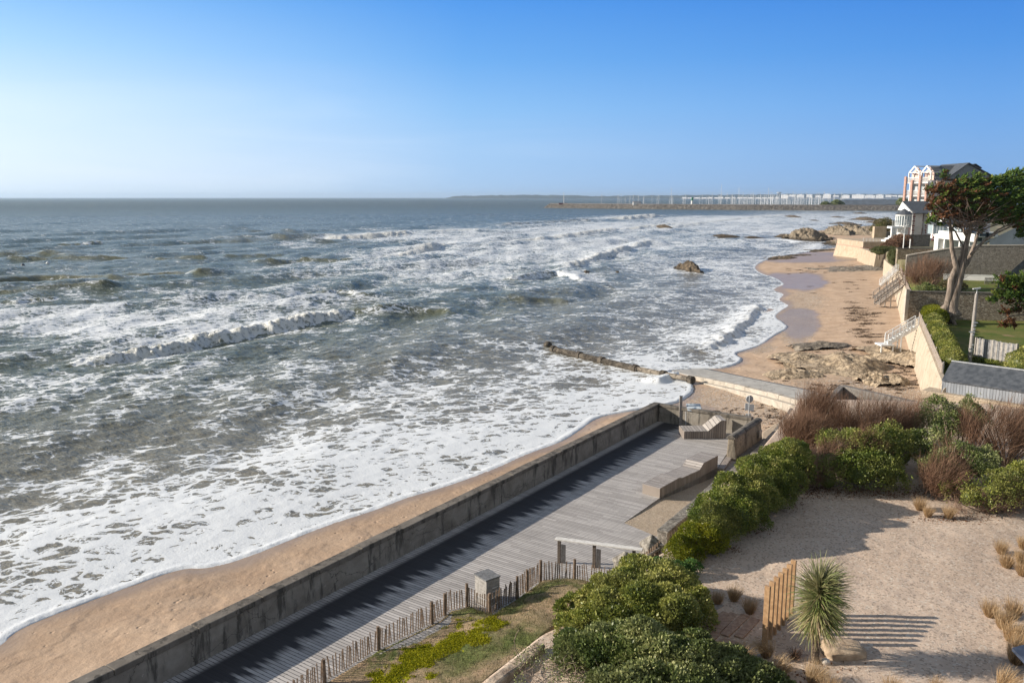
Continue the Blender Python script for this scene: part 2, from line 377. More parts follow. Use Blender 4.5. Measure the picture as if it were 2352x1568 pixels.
def water():
    al = np.concatenate([[-1.8, -1.2, -.98], np.linspace(-.90, .90, 1080), [.98, 1.2, 1.8]])
    yl = rows(SEA, 461, 1700, 1.05, [5600, 7500, 10000, 15000, 21000, 27500])
    X, Y, F = fan(al, yl)
    xc = X/Y
    U, V = Pj(X, Y, np.full_like(X, SEA))
    rowsp = 1.05*(Y*Y+300)/(FOC*17.7)
    Z = np.zeros_like(X)
    rs = np.random.RandomState(11)
    sd_, _, _ = pdist(X, Y, SHORE); off = -sd_                      # metres out to sea
    depthf = sstep(0, 45, off)
    base = math.atan2(-.40, .92)
    for i in range(34):
        lam = 1.6*1.115**i; ang = base+rs.randn()*.55
        if lam > 14: ang = base-.25+rs.randn()*.22
        k = 2*pi/lam; ph = rs.rand()*2*pi
        amp = .0125*lam**.85*(.5 if lam > 25 else 1)
        wv = sin(ang); 
        q = np.sin(k*(X*cos(ang)+Y*sin(ang))+ph+2.2*vn(X/lam/2.5, Y/lam/2.5, i))
        Z += amp*(1-np.abs(q))*1.6*sstep(1.8, 4, lam/np.maximum(rowsp, .01))*.55 if lam < 9 else amp*q*sstep(1.2, 3, lam/np.maximum(rowsp, .01))
    Z = Z*(.12+.88*depthf)
    dens = np.zeros_like(X)
    wob = (fbm(X/14, Y/14, 3, 5)-.5)*.5
    uj = U+(fbm(X/20, Y/20, 3, 8)-.5)*160*np.clip((V-453)/300, .1, 1); vj = V+(fbm(X/20, Y/20, 3, 9)-.5)*90*np.clip((V-453)/300, .02, 1)
    for u, v, ru, rv, d in BLOB:
        r2 = ((uj-u)/ru)**2+((vj-v)/rv)**2
        dens = np.maximum(dens, d*np.exp(-r2**1.3*.9))
    for u, v, ru, rv, d in HOLE:
        r2 = ((uj-u)/ru)**2+((vj-v)/rv)**2
        dens *= 1-d*np.exp(-r2*1.2)
    near = .48*np.exp(-np.clip(off-3, 0, 99)/18.)+.20*np.exp(-off/2.)
    near = near*sstep(240, 120, Y)
    dens = np.maximum(dens, near); dens = dens*(1-.0)+wob*.5*sstep(.05, .3, dens)
    dens = np.maximum(dens, .03)
    turb = np.zeros_like(X); glow = np.zeros_like(X)
    for P, h, wd, fo in BREAK:
        W = smooth_poly([G(u, v, SEA)[:2] for u, v in P], 2)
        x0, x1 = min(p[0] for p in W)-60, max(p[0] for p in W)+60; y0, y1 = min(p[1] for p in W)-60, max(p[1] for p in W)+60
        m = np.where((X > x0) & (X < x1) & (Y > y0) & (Y < y1))[0]
        d, t, L = pdist(X[m], Y[m], W)
        jag = (fbm(t/6, t*0, 2, 3)-.5)*wd*1.1+(fbm(X[m]/3.2, Y[m]/3.2, 3, 31)-.5)*wd*1.1*min(1, fo*1.6)
        d = d+jag
        taper = sstep(0, .16, t/L)*sstep(1, .84, t/L)
        dd = np.abs(pdist(X[m], Y[m], W)[0]); 
        hh = h*(.75+.5*fbm(t/7, t*0+3, 3, 6))*taper
        prof = np.where(d > 0, np.exp(-(d/(wd*.42))**2), np.exp(-(d/(wd*1.5))**2))
        Z[m] += hh*prof-.18*hh*np.exp(-((d-wd*1.2)/(wd*.8))**2)
        ff = np.where(d > 0, sstep(wd*1.25, wd*.45, d), sstep(-wd*1.9, -wd*.1, d))*taper
        dens[m] = np.maximum(dens[m], fo*ff*1.05)
        if fo < .6: dens[m] *= 1-.7*prof*taper*(1-fo)
        if fo > .5:
            turb[m] = np.maximum(turb[m], ff*fo*h)
            # churned foam left behind the crest
            back = sstep(-wd*9, -wd*.5, d)*(d < 0)*taper
            dens[m] = np.maximum(dens[m], back*(.45+.3*fbm(X[m]/3, Y[m]/3, 3, 35))*fo)
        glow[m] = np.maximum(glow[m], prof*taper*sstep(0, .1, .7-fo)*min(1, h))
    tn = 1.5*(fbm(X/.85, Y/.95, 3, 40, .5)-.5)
    Z += turb*tn*.9*sstep(3.5, .8, rowsp)
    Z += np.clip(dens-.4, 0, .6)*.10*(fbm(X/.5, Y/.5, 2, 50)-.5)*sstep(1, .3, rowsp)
    # the last tongue of foam: a rounded lip along the water's edge
    lip = np.exp(-((off-.28)/.22)**2)*.05*(.2+1.4*fbm(X/.5, Y/.5, 3, 60))*sstep(110, 60, Y)
    Z += lip
    edge = sstep(-.05, .05, off)
    dens = np.where(off < .22+.45*fbm(X/2, Y/2, 3, 71), 1.15, dens)
    dens = np.where(Y > 250, np.where(off < .75, .4, dens), dens)
    Z = SEA+Z+.012
    # outside the sea the sheet dives below the beach
    Z = np.where(off < 0, SEA+.01+off*.5, Z)
    Z = np.maximum(Z, -9)
    return npmesh('sea_water', np.stack([X, Y, Z], -1), F, water_mat(), attrs={'foam': ('POINT', np.clip(dens, 0, 1.2)), 'churn': ('POINT', turb), 'glow': ('POINT', glow), 'off': ('POINT', np.clip(off, -5, 400))}, smooth=True)
def water_mat():
    k = N('sea_water'); P = k.pos()
    dist = k.math('LENGTH' if False else 'SQRT', k.math('ADD', k.math('MULTIPLY', k.sep(P)[0], k.sep(P)[0]), k.math('MULTIPLY', k.sep(P)[1], k.sep(P)[1])))
    dens = k.attr('foam'); churn = k.attr('churn'); off = k.attr('off')
    flat = k.comb(k.sep(P)[0], k.sep(P)[1], 0)
    wv = k.noise(flat, .30, 3, .5, col=True); w2 = k.noise(flat, 1.3, 3, .5, col=True)
    q = k.vadd(k.vadd(flat, wv, 2.4), w2, .7)
    q = k.mp(q, (1, 1, 1), (0, 0, R(-20)))
    q = k.mp(q, (.80, 1.15, 1))
    def ridge(v, sc_, det, g): return k.math('SUBTRACT', 1.0, k.math('MULTIPLY', k.math('ABSOLUTE', k.math('SUBTRACT', k.noise(v, sc_, det, .55), .5)), g), clamp=True)
    e1 = k.vor(q, .78, 'DISTANCE_TO_EDGE')
    web = k.math('MAXIMUM', k.math('MULTIPLY', k.ss(e1, .0, .40, 1, 0), 1.0), k.math('MAXIMUM', ridge(q, .42, 4, 9), k.math('MAXIMUM', k.math('MULTIPLY', ridge(q, 1.25, 4, 8), .88), k.math('MULTIPLY', ridge(q, 3.1, 3, 7), .70))))
    n1 = k.noise(q, .55, 8, .68, .3); n3 = k.noise(flat, 7, 4, .7); n0 = k.noise(flat, .16, 3, .5)
    h = k.math('ADD', k.math('MULTIPLY', web, .56), k.math('MULTIPLY', k.ss(n1, .22, .78), .36))
    h = k.math('ADD', h, k.math('MULTIPLY', k.math('SUBTRACT', n3, .5), .16))
    h = k.math('ADD', h, k.math('MULTIPLY', k.math('SUBTRACT', n0, .5), .55))
    th = k.math('SUBTRACT', .838, k.math('MULTIPLY', dens, .54))
    fm = k.ss(k.math('SUBTRACT', h, th), -.015, .05)
    fm = k.math('MULTIPLY', fm, k.math('SUBTRACT', 1.0, k.math('MULTIPLY', k.ss(churn, .15, .5), k.ss(k.noise(P, 1.3, 5, .7), .50, .62, 0, .75))))
    # faint dissolved foam under the crisp net
    haze = k.math('MULTIPLY', k.ss(k.math('SUBTRACT', h, th), -.30, .05), .20)
    # whitecaps offshore
    wc = k.noise(k.mp(flat, (.05, .30, 1)), 1, 5, .6); wcm = k.math('MULTIPLY', k.ss(wc, .66, .72), k.ss(dist, 60, 150))
    fm = k.math('MAXIMUM', fm, k.math('MULTIPLY', wcm, .7), clamp=True)
    # water body: silty green-grey, browner where thin
    big = k.noise(flat, .06, 4, .6)
    body = k.mix(k.ss(big, .35, .7), (.102, .120, .082), (.150, .152, .098))
    body = k.mix(k.ss(off, 60, 0), body, (.20, .175, .13))
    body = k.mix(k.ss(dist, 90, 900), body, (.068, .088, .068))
    body = k.mix(k.math('MULTIPLY', k.attr('glow'), .55), body, (.19, .155, .055))
    body = k.mix(haze, body, (.50, .51, .47))
    sx = k.mp(flat, (1, 1, 1), (0, 0, R(20)))
    rip = k.math('ADD', k.noise(k.mp(sx, (1.0, 2.1, 1)), 1.3, 6, .62, .3), k.math('MULTIPLY', k.noise(k.mp(sx, (1, 2, 1)), .22, 4, .6), 2.4))
    bst = k.ss(dist, 30, 900, .6, 1.0)
    nw = k.bump(rip, bst, .5)
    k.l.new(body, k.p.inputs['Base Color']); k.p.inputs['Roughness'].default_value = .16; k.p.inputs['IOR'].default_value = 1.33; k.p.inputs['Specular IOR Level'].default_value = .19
    k.l.new(k.ss(dist, 40, 2000, .18, .42), k.p.inputs['Roughness']); k.l.new(nw, k.p.inputs['Normal'])
    fo = k.n.new('ShaderNodeBsdfPrincipled'); fo.inputs['Roughness'].default_value = .75
    fcol = k.mix(k.ss(churn, .2, .9), (.74, .76, .77), (.80, .79, .74))
    k.l.new(fcol, fo.inputs['Base Color'])
    fb = k.math('ADD', fm, k.math('ADD', k.noise(flat, 6, 5, .7), k.math('MULTIPLY', k.noise(P, 2.4, 5, .7), k.math('MULTIPLY', churn, 3.0))))
    k.l.new(k.bump(fb, k.math('ADD', .28, k.math('MULTIPLY', churn, .7), clamp=True), .12), fo.inputs['Normal'])
    fo.inputs['Subsurface Weight'].default_value = 0
    mx = k.n.new('ShaderNodeMixShader'); k.l.new(k.math('MULTIPLY', fm, .93), mx.inputs[0]); k.l.new(k.p.outputs[0], mx.inputs[1]); k.l.new(fo.outputs[0], mx.inputs[2])
    k.l.new(mx.outputs[0], k.out.inputs[0])
    return k.m
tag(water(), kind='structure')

# ================================================================ BEACH
PEB = [(1690, 935, 170, 42, 1.0), (1640, 905, 60, 16, .8), (1830, 745, 45, 50, .9), (1850, 690, 60, 30, .45), (1900, 880, 260, 22, .35), (1990, 890, 160, 40, .4), (2050, 905, 110, 30, .5), (1790, 715, 30, 20, .8), (1730, 800, 70, 14, .5)]
WET = [(1840, 648, 62, 22, 1.0), (1800, 640, 60, 14, 1), (1835, 742, 50, 40, .9), (1840, 590, 130, 14, .9), (1540, 945, 110, 20, .7), (1620, 840, 60, 14, .6)]
def terrain():
    al = np.concatenate([[-1.6, -1.1], np.linspace(-.9, 1.0, 760), [1.1, 1.3, 1.6]])
    yl = rows(-2, 474, 1760, 2.0, [1700, 2600, 5000, 12000, 27800])
    X, Y, F = fan(al, yl)
    d, t, L = pdist(X, Y, SHORE)
    Z = beach_z(d)
    Z = Z+np.clip(d/3, 0, 1)*((fbm(X/7, Y/7, 3, 21)-.5)*.28+(fbm(X/1.3, Y/1.3, 3, 23)-.5)*.07)*sstep(200, 60, Y)
    Z = np.where(Y > 700, np.minimum(Z, -3.6), Z)
    U, V = Pj(X, Y, Z)
    peb = np.zeros_like(X); wet = np.zeros_like(X)
    for u, v, a, b, s in PEB: peb = np.maximum(peb, s*np.exp(-(((U-u)/a)**2+((V-v)/b)**2)**1.5))
    for u, v, a, b, s in WET: wet = np.maximum(wet, s*sstep(1.15, .85, np.sqrt(((U-u)/a)**2+((V-v)/b)**2)+(fbm(X/5, Y/5, 3, 90)-.5)*.5))
    wet = np.maximum(wet, sstep(1.6, .2, d+(fbm(X/3, Y/3, 2, 91)-.5)*1.2)*.8)
    return npmesh('beach', np.stack([X, Y, Z], -1), F, sand_mat(), attrs={'peb': ('POINT', peb), 'wet': ('POINT', wet), 'inl': ('POINT', np.clip(d, -5, 60))}, smooth=True)
def sand_mat():
    k = N('beach_sand'); P = k.pos(); wet = k.attr('wet'); peb = k.attr('peb')
    n1 = k.noise(P, .5, 5, .6); n2 = k.noise(P, 14, 4, .7); n4 = k.noise(P, 3.0, 4, .6)
    col = k.mix(k.ss(n1, .3, .7), (.42, .295, .20), (.53, .39, .275))
    col = k.mix(k.math('MULTIPLY', k.ss(n2, .5, .8), .35), col, (.29, .19, .12))
    farf = k.ss(k.sep(P)[1], 60, 75)
    # drift line litter and small shells
    v1 = k.vor(P, 2.2, 'F1'); litter = k.math('MULTIPLY', k.ss(v1, .10, .06), k.ss(k.noise(P, .25, 3, .6), .45, .62))
    col = k.mix(k.math('MULTIPLY', litter, .65), col, (.17, .115, .075))
    v2 = k.vor(k.mp(P, loc=(7, 3, 1)), 5, 'F1'); col = k.mix(k.math('MULTIPLY', k.ss(v2, .07, .04), k.ss(k.noise(P, .4, 3), .5, .6)), col, (.62, .58, .52))
    damp = k.math('MULTIPLY', k.math('MULTIPLY', k.ss(k.sep(P)[1], 66, 54), k.ss(k.attr('inl'), 9, 1)), .42)
    col = k.mix(damp, col, (.235, .155, .10))
    # pebbles
    pv = k.vor(P, 7.5, 'F1', 1, 'Color'); pd = k.vor(P, 7.5, 'F1'); pr = k.sep(pv)[0]
    pcol = k.ramp(pr, [(0, (.16, .12, .09)), (.35, (.40, .31, .23)), (.7, (.52, .45, .37)), (1, (.62, .60, .56))])
    pm = k.math('MULTIPLY', k.ss(k.math('ADD', k.math('MULTIPLY', peb, 1.0), k.math('MULTIPLY', k.math('SUBTRACT', k.noise(P, 1.1, 4, .6), .5), .8)), .22, .42), k.ss(pd, .55, .45))
    col = k.mix(k.math('MULTIPLY', pm, .85), col, pcol)
    wetc = k.mix(peb, (.205, .155, .115), (.16, .125, .10))
    col = k.mix(k.math('MULTIPLY', wet, .52), col, wetc)
    # hollows and trodden patches
    fp = k.vor(k.mp(P, (1, 1, 1), (0, 0, R(-34))), 1.9, 'SMOOTH_F1'); foot = k.math('MULTIPLY', k.ss(fp, .0, .22), k.ss(k.noise(P, .33, 3), .42, .55))
    h = k.math('ADD', k.math('ADD', k.math('MULTIPLY', n4, .6), k.math('MULTIPLY', n2, .12)), k.math('ADD', k.math('MULTIPLY', foot, .5), k.math('MULTIPLY', pm, k.math('MULTIPLY', pd, -1.2))))
    dist_st = k.math('SUBTRACT', .8, k.math('MULTIPLY', wet, .55))
    return k.fin(col, k.lin(wet, 0, 1, .92, .34), k.bump(h, dist_st, .12), k.lin(wet, 0, 1, .2, .4))
BEACH = tag(terrain(), kind='structure')
# ================================================================ SHARED MATERIALS
def planks_mat(name, dirv, width, c1, c2, stain=None, rough=.75, gap=.012, world=True):
    """boards running along the normal of dirv: board index counted along dirv"""
    k = N(name); P = k.pos() if world else k.obj(); s_ = k.sep(P)
    a = k.math('ADD', k.math('MULTIPLY', s_[0], dirv[0]), k.math('MULTIPLY', s_[1], dirv[1]))
    b = k.math('ADD', k.math('MULTIPLY', s_[0], dirv[1]), k.math('MULTIPLY', s_[1], -dirv[0]))
    q = k.math('DIVIDE', a, width); i = k.math('FLOOR', q); fr = k.math('SUBTRACT', q, i)
    wn_ = k.n.new('ShaderNodeTexWhiteNoise'); wn_.noise_dimensions = '1D'; k.l.new(i, wn_.inputs['W']); rnd = wn_.outputs['Value']
    # butt joints at random places along each board
    jb = k.math('ADD', k.math('DIVIDE', b, 2.4), k.math('MULTIPLY', rnd, 7.0)); ji = k.math('FLOOR', jb); jf = k.math('SUBTRACT', jb, ji)
    wn2 = k.n.new('ShaderNodeTexWhiteNoise'); wn2.noise_dimensions = '2D'; k.l.new(k.comb(i, ji, 0), wn2.inputs['Vector']); r2 = wn2.outputs['Value']
    grain = k.noise(k.comb(k.math('MULTIPLY', a, 30), k.math('MULTIPLY', b, 1.6), s_[2]), 1, 4, .6)
    col = k.mix(k.math('ADD', k.math('MULTIPLY', r2, .75), k.math('MULTIPLY', grain, .3)), c1, c2)
    col = k.mix(k.math('MULTIPLY', k.ss(k.noise(P, .45, 5, .6), .45, .7), .35), col, tuple(x*.72 for x in c1))
    g = k.math('MINIMUM', k.ss(fr, 0, gap/width*1.6), k.ss(fr, 1, 1-gap/width*1.6)); g = k.math('MINIMUM', g, k.ss(jf, 0, .006))
    # screw rows / drain slots: short dark dashes
    sl = k.math('FRACT', k.math('DIVIDE', b, .62)); slot = k.math('MULTIPLY', k.ss(sl, .16, .12), k.ss(k.math('ABSOLUTE', k.math('SUBTRACT', fr, .08)), .09, .05))
    slot = k.math('MULTIPLY', slot, k.ss(r2, .30, .34))
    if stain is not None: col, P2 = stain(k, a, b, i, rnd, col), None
    col = k.mix(k.math('MULTIPLY', slot, .8), col, (.03, .028, .03))
    col = k.mix(g, (.035, .032, .03), col)
    h = k.math('ADD', k.math('MULTIPLY', g, 1.0), k.math('MULTIPLY', grain, .25))
    return k.fin(col, rough, k.bump(h, .6, .012), .35)
TEAK1, TEAK2 = (.33, .305, .285), (.55, .515, .485)
bw0 = WIN0[0]*WD[1]-WIN0[1]*WD[0]
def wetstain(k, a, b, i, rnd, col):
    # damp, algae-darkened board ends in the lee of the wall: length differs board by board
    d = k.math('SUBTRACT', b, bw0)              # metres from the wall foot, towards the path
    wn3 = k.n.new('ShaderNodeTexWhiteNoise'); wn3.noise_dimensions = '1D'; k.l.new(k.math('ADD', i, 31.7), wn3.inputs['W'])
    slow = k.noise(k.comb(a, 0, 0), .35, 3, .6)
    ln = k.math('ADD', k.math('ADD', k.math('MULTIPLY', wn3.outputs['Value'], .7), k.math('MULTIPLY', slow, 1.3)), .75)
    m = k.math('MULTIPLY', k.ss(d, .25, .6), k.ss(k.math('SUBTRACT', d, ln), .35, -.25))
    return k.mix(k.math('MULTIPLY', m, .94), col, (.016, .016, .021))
M = {}
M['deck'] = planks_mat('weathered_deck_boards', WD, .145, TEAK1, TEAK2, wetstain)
M['teak'] = mat2('weathered_teak', (.20, .165, .14), (.36, .31, .27), 9, .75, .4)
def concrete(name, c1, c2, moss, amt=.55, streak=True):
    k = N(name); P = k.pos(); n = k.noise(P, 1.1, 6, .65); f = k.noise(P, 22, 4, .7)
    col = k.mix(k.ss(n, .3, .7), c1, c2)
    st = k.noise(k.mp(P, (2.2, 2.2, .35)), 1, 6, .7)
    col = k.mix(k.math('MULTIPLY', k.ss(st, amt, amt+.12), .85), col, moss)
    col = k.mix(k.math('MULTIPLY', k.ss(k.noise(P, 4, 5, .7), .62, .72), .6), col, tuple(min(1, x*1.5) for x in c2))
    col = k.mix(k.math('MULTIPLY', k.ss(k.vor(P, 5), .09, .03), .7), col, tuple(x*.35 for x in c1))
    cr = k.vor(k.vadd(k.mp(P, (.35, .35, .8)), k.noise(P, 1.5, 4, .6, col=True), .5), 1, 'DISTANCE_TO_EDGE'); crm = k.ss(cr, .0, .012)
    col = k.mix(k.math('MULTIPLY', k.math('SUBTRACT', 1, crm), .7), col, tuple(x*.3 for x in c1))
    h = k.math('ADD', k.math('ADD', k.math('MULTIPLY', n, .6), k.math('MULTIPLY', f, .25)), k.math('MULTIPLY', crm, .3))
    return k.fin(col, .9, k.bump(h, .6, .03), .25)
M['conc_wall'] = concrete('stained_concrete', (.20, .175, .145), (.33, .30, .255), (.075, .068, .058), .50)
M['conc_cope'] = concrete('lichened_coping', (.115, .10, .083), (.21, .185, .155), (.055, .05, .043), .5)
M['conc_light'] = concrete('pale_concrete', (.36, .32, .265), (.48, .43, .365), (.22, .19, .15), .60)
M['conc_ramp'] = concrete('ramp_concrete', (.30, .285, .26), (.40, .385, .355), (.17, .165, .15), .62)
M['conc_dark'] = concrete('dark_concrete', (.15, .135, .12), (.23, .21, .19), (.07, .065, .06), .52)  # dark grey concrete tone
def rubble(name, stone1, stone2, mortar, sc_, flatz=1.6, sparse=1.0):
    k = N(name); P = k.pos(); q = k.mp(P, (1, 1, flatz)); q = k.vadd(q, k.noise(P, 2, 3, .5, col=True), .25)
    e = k.vor(q, sc_, 'DISTANCE_TO_EDGE'); c = k.sep(k.vor(q, sc_, 'F1', 1, 'Color'))[0]
    col = k.mix(c, stone1, stone2); col = k.mix(k.math('MULTIPLY', k.ss(k.noise(P, 12, 4, .7), .4, .7), .35), col, tuple(x*.6 for x in stone1))
    m = k.ss(e, .02, .09); col = k.mix(m, mortar, col)
    return k.fin(col, .9, k.bump(k.math('ADD', m, k.math('MULTIPLY', k.noise(P, 15, 4, .7), .3)), .9, .05), .2)
M['rubble'] = rubble('rubble_stone', (.27, .215, .155), (.52, .45, .35), (.16, .13, .10), 3.2, 1.9)
M['rubble_grey'] = rubble('grey_rubble_stone', (.17, .15, .125), (.33, .30, .26), (.27, .245, .215), 3.4, 1.3)
M['lichen'] = mat2('lichen_stone', (.13, .115, .095), (.33, .30, .255), 7, .9, .9, None, .05, (.07, .062, .05), 2.5)
def render_wall(name, c1, c2, dark):
    k = N(name); P = k.pos(); n = k.noise(P, .9, 6, .65); col = k.mix(k.ss(n, .3, .7), c1, c2)
    st = k.noise(k.mp(P, (1, 1, .6)), 1.3, 5, .7); col = k.mix(k.math('MULTIPLY', k.ss(st, .58, .66), .75), col, dark)
    col = k.mix(k.ss(k.vor(P, 1.1), .10, .07), col, (.10, .08, .055))
    e = k.vor(k.mp(P, (1, 1, 1.7)), 2.2, 'DISTANCE_TO_EDGE')
    return k.fin(col, .9, k.bump(k.math('ADD', k.math('MULTIPLY', k.ss(e, 0, .12), .5), k.noise(P, 9, 4, .7)), .7, .05), .2)
M['beach_wall'] = render_wall('lime_rendered_wall', (.42, .345, .255), (.53, .45, .345), (.29, .225, .155))
M['terrace_wall'] = render_wall('terrace_render', (.38, .30, .215), (.49, .40, .295), (.27, .19, .13))
def gravel(name, c1, c2, dk, lt, sc_=26):
    k = N(name); P = k.pos(); n = k.noise(P, .5, 5, .6); f = k.noise(P, sc_, 3, .75); v = k.vor(P, sc_*.62, 'F1', 1, 'Color')
    col = k.mix(k.ss(n, .3, .7), c1, c2); r = k.sep(v)[0]
    col = k.mix(k.math('MULTIPLY', k.ss(r, .80, .86), .6), col, dk); col = k.mix(k.math('MULTIPLY', k.ss(r, .12, .06), .7), col, lt)
    sp_ = k.vor(k.mp(P, loc=(3, 1, 0)), 2.6); col = k.mix(k.math('MULTIPLY', k.ss(sp_, .07, .04), k.ss(k.noise(P, .7, 3), .5, .6)), col, tuple(x*.5 for x in dk))
    sp2 = k.vor(k.mp(P, loc=(9, 4, 0)), 3.4); col = k.mix(k.ss(sp2, .05, .03), col, (.7, .68, .63))
    h = k.math('ADD', k.math('MULTIPLY', f, .5), k.math('MULTIPLY', k.noise(P, 2.2, 4, .6), 1.3))
    return k.fin(col, .92, k.bump(h, .75, .05), .2)
M['garden'] = gravel('garden_gravel', (.47, .36, .275), (.58, .455, .355), (.23, .18, .14), (.62, .55, .46))
M['path'] = gravel('sandy_path', (.36, .285, .205), (.43, .34, .25), (.26, .20, .15), (.52, .44, .34), 34)
M['grey_metal'] = mat2('galvanised_metal', (.34, .35, .36), (.45, .46, .47), 4, .45, .1)
M['dark_wood'] = mat2('dark_wood', (.085, .065, .05), (.15, .12, .095), 14, .8, .4)
M['pale_wood'] = mat2('bleached_wood', (.40, .36, .31), (.55, .51, .45), 12, .75, .3)
M['grey_wood'] = mat2('greyed_wood', (.24, .215, .19), (.36, .33, .30), 14, .8, .4)
M['white'] = mat2('white_paint', (.70, .70, .68), (.80, .80, .78), 3, .55, .08)
M['oak'] = mat2('oiled_oak', (.34, .20, .10), (.46, .29, .155), 7, .65, .4)
M['chestnut'] = mat2('chestnut_paling', (.12, .085, .06), (.24, .17, .12), 11, .85, .4)
M['red_sleeper'] = mat2('railway_sleeper', (.27, .175, .125), (.40, .28, .20), 8, .85, .5)
M['slate'] = mat2('slate', (.055, .062, .072), (.10, .108, .12), 2.5, .6, .4)
M['white_wall'] = mat2('white_render', (.68, .67, .65), (.78, .77, .75), .8, .85, .1)
M['grey_wall'] = mat2('grey_render', (.42, .44, .47), (.50, .52, .55), .7, .85, .1)
M['glass'] = None
kg = N('window_glass'); M['glass'] = kg.fin((.06, .08, .095), .08, None, .8)

# ================================================================ DECK, WALLS AND PATH
def perp(P0, d, off): return (P0[0]+d[0]*off, P0[1]+d[1]*off)
A0 = WIN0-WD*14; K0 = np.array((9.80, 53.30)); K0 = WIN0+WD*np.dot(K0-WIN0, WD)     # inner corner
BR = np.array(G(1704, 958, 1.2)[:2]); BD = (BR-np.array(G(1515, 930, 1.2)[:2])); BD /= np.linalg.norm(BD)
BEND = K0+BD*6.3                                                                  # right end of the back wall
E_L = np.array(G(1515, 1143)[:2]); E_R = np.array(G(1648, 1074)[:2])                # front foot line of the long bench
ED = (E_R-E_L)/np.linalg.norm(E_R-E_L); EN = np.array((ED[1], -ED[0]))
PL = np.array(G(1433, 1200)[:2]); PR = np.array(G(1519, 1236)[:2])
BN = np.array(G(1666, 1040)[:2]); BF = BN+ (BEND+np.array((.6, -.2))-BN)*1.0
deckP = [tuple(A0), tuple(K0), tuple(BEND), tuple(BN+EN*.1), tuple(E_R), tuple(E_L), tuple(PL), tuple(PR), (7.2, 32.2), (4.0, 27.0), (0, 20), (-6, 12), (-9, 6)]
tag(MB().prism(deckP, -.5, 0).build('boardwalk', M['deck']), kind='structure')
# sea wall
W0 = tuple(A0-WD*1); W1 = tuple(K0+WD*.42)
sw = thing('sea_wall', 'long stained concrete sea wall with dark coping between the boardwalk and the sand', 'wall', (float(WIN0[0]), float(WIN0[1]), 0))
segs = MB()
MB().wall([W0, W1], -.36, 0, -4.2, 1.0).build('wall', M['conc_wall'], sw)
# coping in lengths with open joints
Lw = float(np.linalg.norm(np.array(W1)-np.array(W0))); cb = MB(); t = 0; rr = random.Random(5)
while t < Lw-.05:
    l = min(rr.uniform(2.2, 2.9), Lw-t); a = np.array(W0)+WD*t; b = np.array(W0)+WD*(t+l-.02)
    z = rr.uniform(-.012, .012)
    cb.wall([tuple(a), tuple(b)], -.43, .06, 1.002+z, 1.20+z); t += l
cb.build('coping', M['conc_cope'], sw, bevel=.025)
bwl = thing('end_wall', 'grey concrete wall with coping closing the far end of the boardwalk', 'wall', (float(K0[0]), float(K0[1]), 0))
b0 = tuple(K0+BD*.07); b1 = tuple(BEND)
MB().wall([b0, b1], -.32, 0, -3.0, 1.0).build('wall', M['conc_wall'], bwl)
cb = MB(); t = 0; LB = float(np.linalg.norm(np.array(b1)-np.array(b0)))
while t < LB-.05:
    l = min(2.1, LB-t); cb.wall([tuple(np.array(b0)+BD*t), tuple(np.array(b0)+BD*(t+l-.02))], -.39, .05, 1.003, 1.19); t += l
cb.build('coping', M['conc_cope'], bwl, bevel=.025)
# tall plank post beside the end wall
pp = G(1562, 976); o = thing('wooden_post', 'tall narrow grey post standing before the end wall near its corner', 'post', pp)
MB().box(pp[0]-.09, pp[0]+.09, pp[1]-.05, pp[1]+.05, 0, 1.95).build('shaft', M['grey_wood'], o, bevel=.01)
MB().box(pp[0]-.11, pp[0]+.11, pp[1]-.07, pp[1]+.07, 1.9515, 1.99).build('cap', M['grey_metal'], o)
# buttress: battered concrete wall with bench ledge
DB = (BEND-np.array(G(1664, 990, 1.2)[:2])); lenB = 3.35; DB = ED
bf = np.array(b1)+np.array((.15, -.05)); bn = np.array(G(1668, 1047)[:2]); DB = (bf-bn)/np.linalg.norm(bf-bn); NB = np.array((DB[1], -DB[0]))
bt = thing('buttress_wall', 'short thick sloping concrete wall with rounded coping and stone bench ledge beside the steps', 'wall', (float(bn[0]), float(bn[1]), 0))
def quad4(p, q, o0, o1): return [tuple(p+NB*o0), tuple(q+NB*o0), tuple(q+NB*o1), tuple(p+NB*o1)]
m = MB(); lo = quad4(bn, bf, -.05, .75); hi = quad4(bn+DB*.1, bf, .02, .40)
m.add([(x, y, -1.6) for x, y in lo]+[(x, y, 1.05) for x, y in hi], [(3, 2, 1, 0), (4, 5, 6, 7), (0, 1, 5, 4), (1, 2, 6, 5), (2, 3, 7, 6), (3, 0, 4, 7)]).build('wall', concrete('brown_concrete', (.22, .185, .14), (.34, .29, .225), (.085, .075, .06), .5), bt, bevel=.03)
p0 = bn+DB*.02+NB*.21; p1 = bf+DB*.05+NB*.21
m = MB(); n8 = []
for i in range(9):
    an = pi*i/8; n8.append((.27*cos(an), 1.052+.20*sin(an)))
V = [(float(p[0]+NB[0]*x), float(p[1]+NB[1]*x), z) for p in (p0, p1) for x, z in n8]
m.add(V, [tuple(range(9)), tuple(range(17, 8, -1))]+[(i, i+9, i+10, i+1) for i in range(8)]+[(0, 8, 17, 9)]).build('coping', M['conc_cope'], bt)
MB().prism(quad4(bn+DB*.25, bf-DB*.1, .62, 1.22), -.10, .03).build('ledge', M['conc_cope'], bt, bevel=.03)
m = MB(); lo = quad4(bn+DB*.1, bf-DB*.3, .6, 1.0); hi = quad4(bn+DB*.3, bf-DB*.2, .6, 1.1)
m.add([(x, y, -1.6) for x, y in lo]+[(x, y, -.102) for x, y in hi], [(3, 2, 1, 0), (4, 5, 6, 7), (0, 1, 5, 4), (1, 2, 6, 5), (2, 3, 7, 6), (3, 0, 4, 7)]).build('ledge_base', concrete('mossy_concrete', (.20, .165, .12), (.30, .25, .19), (.07, .085, .03), .5), bt)
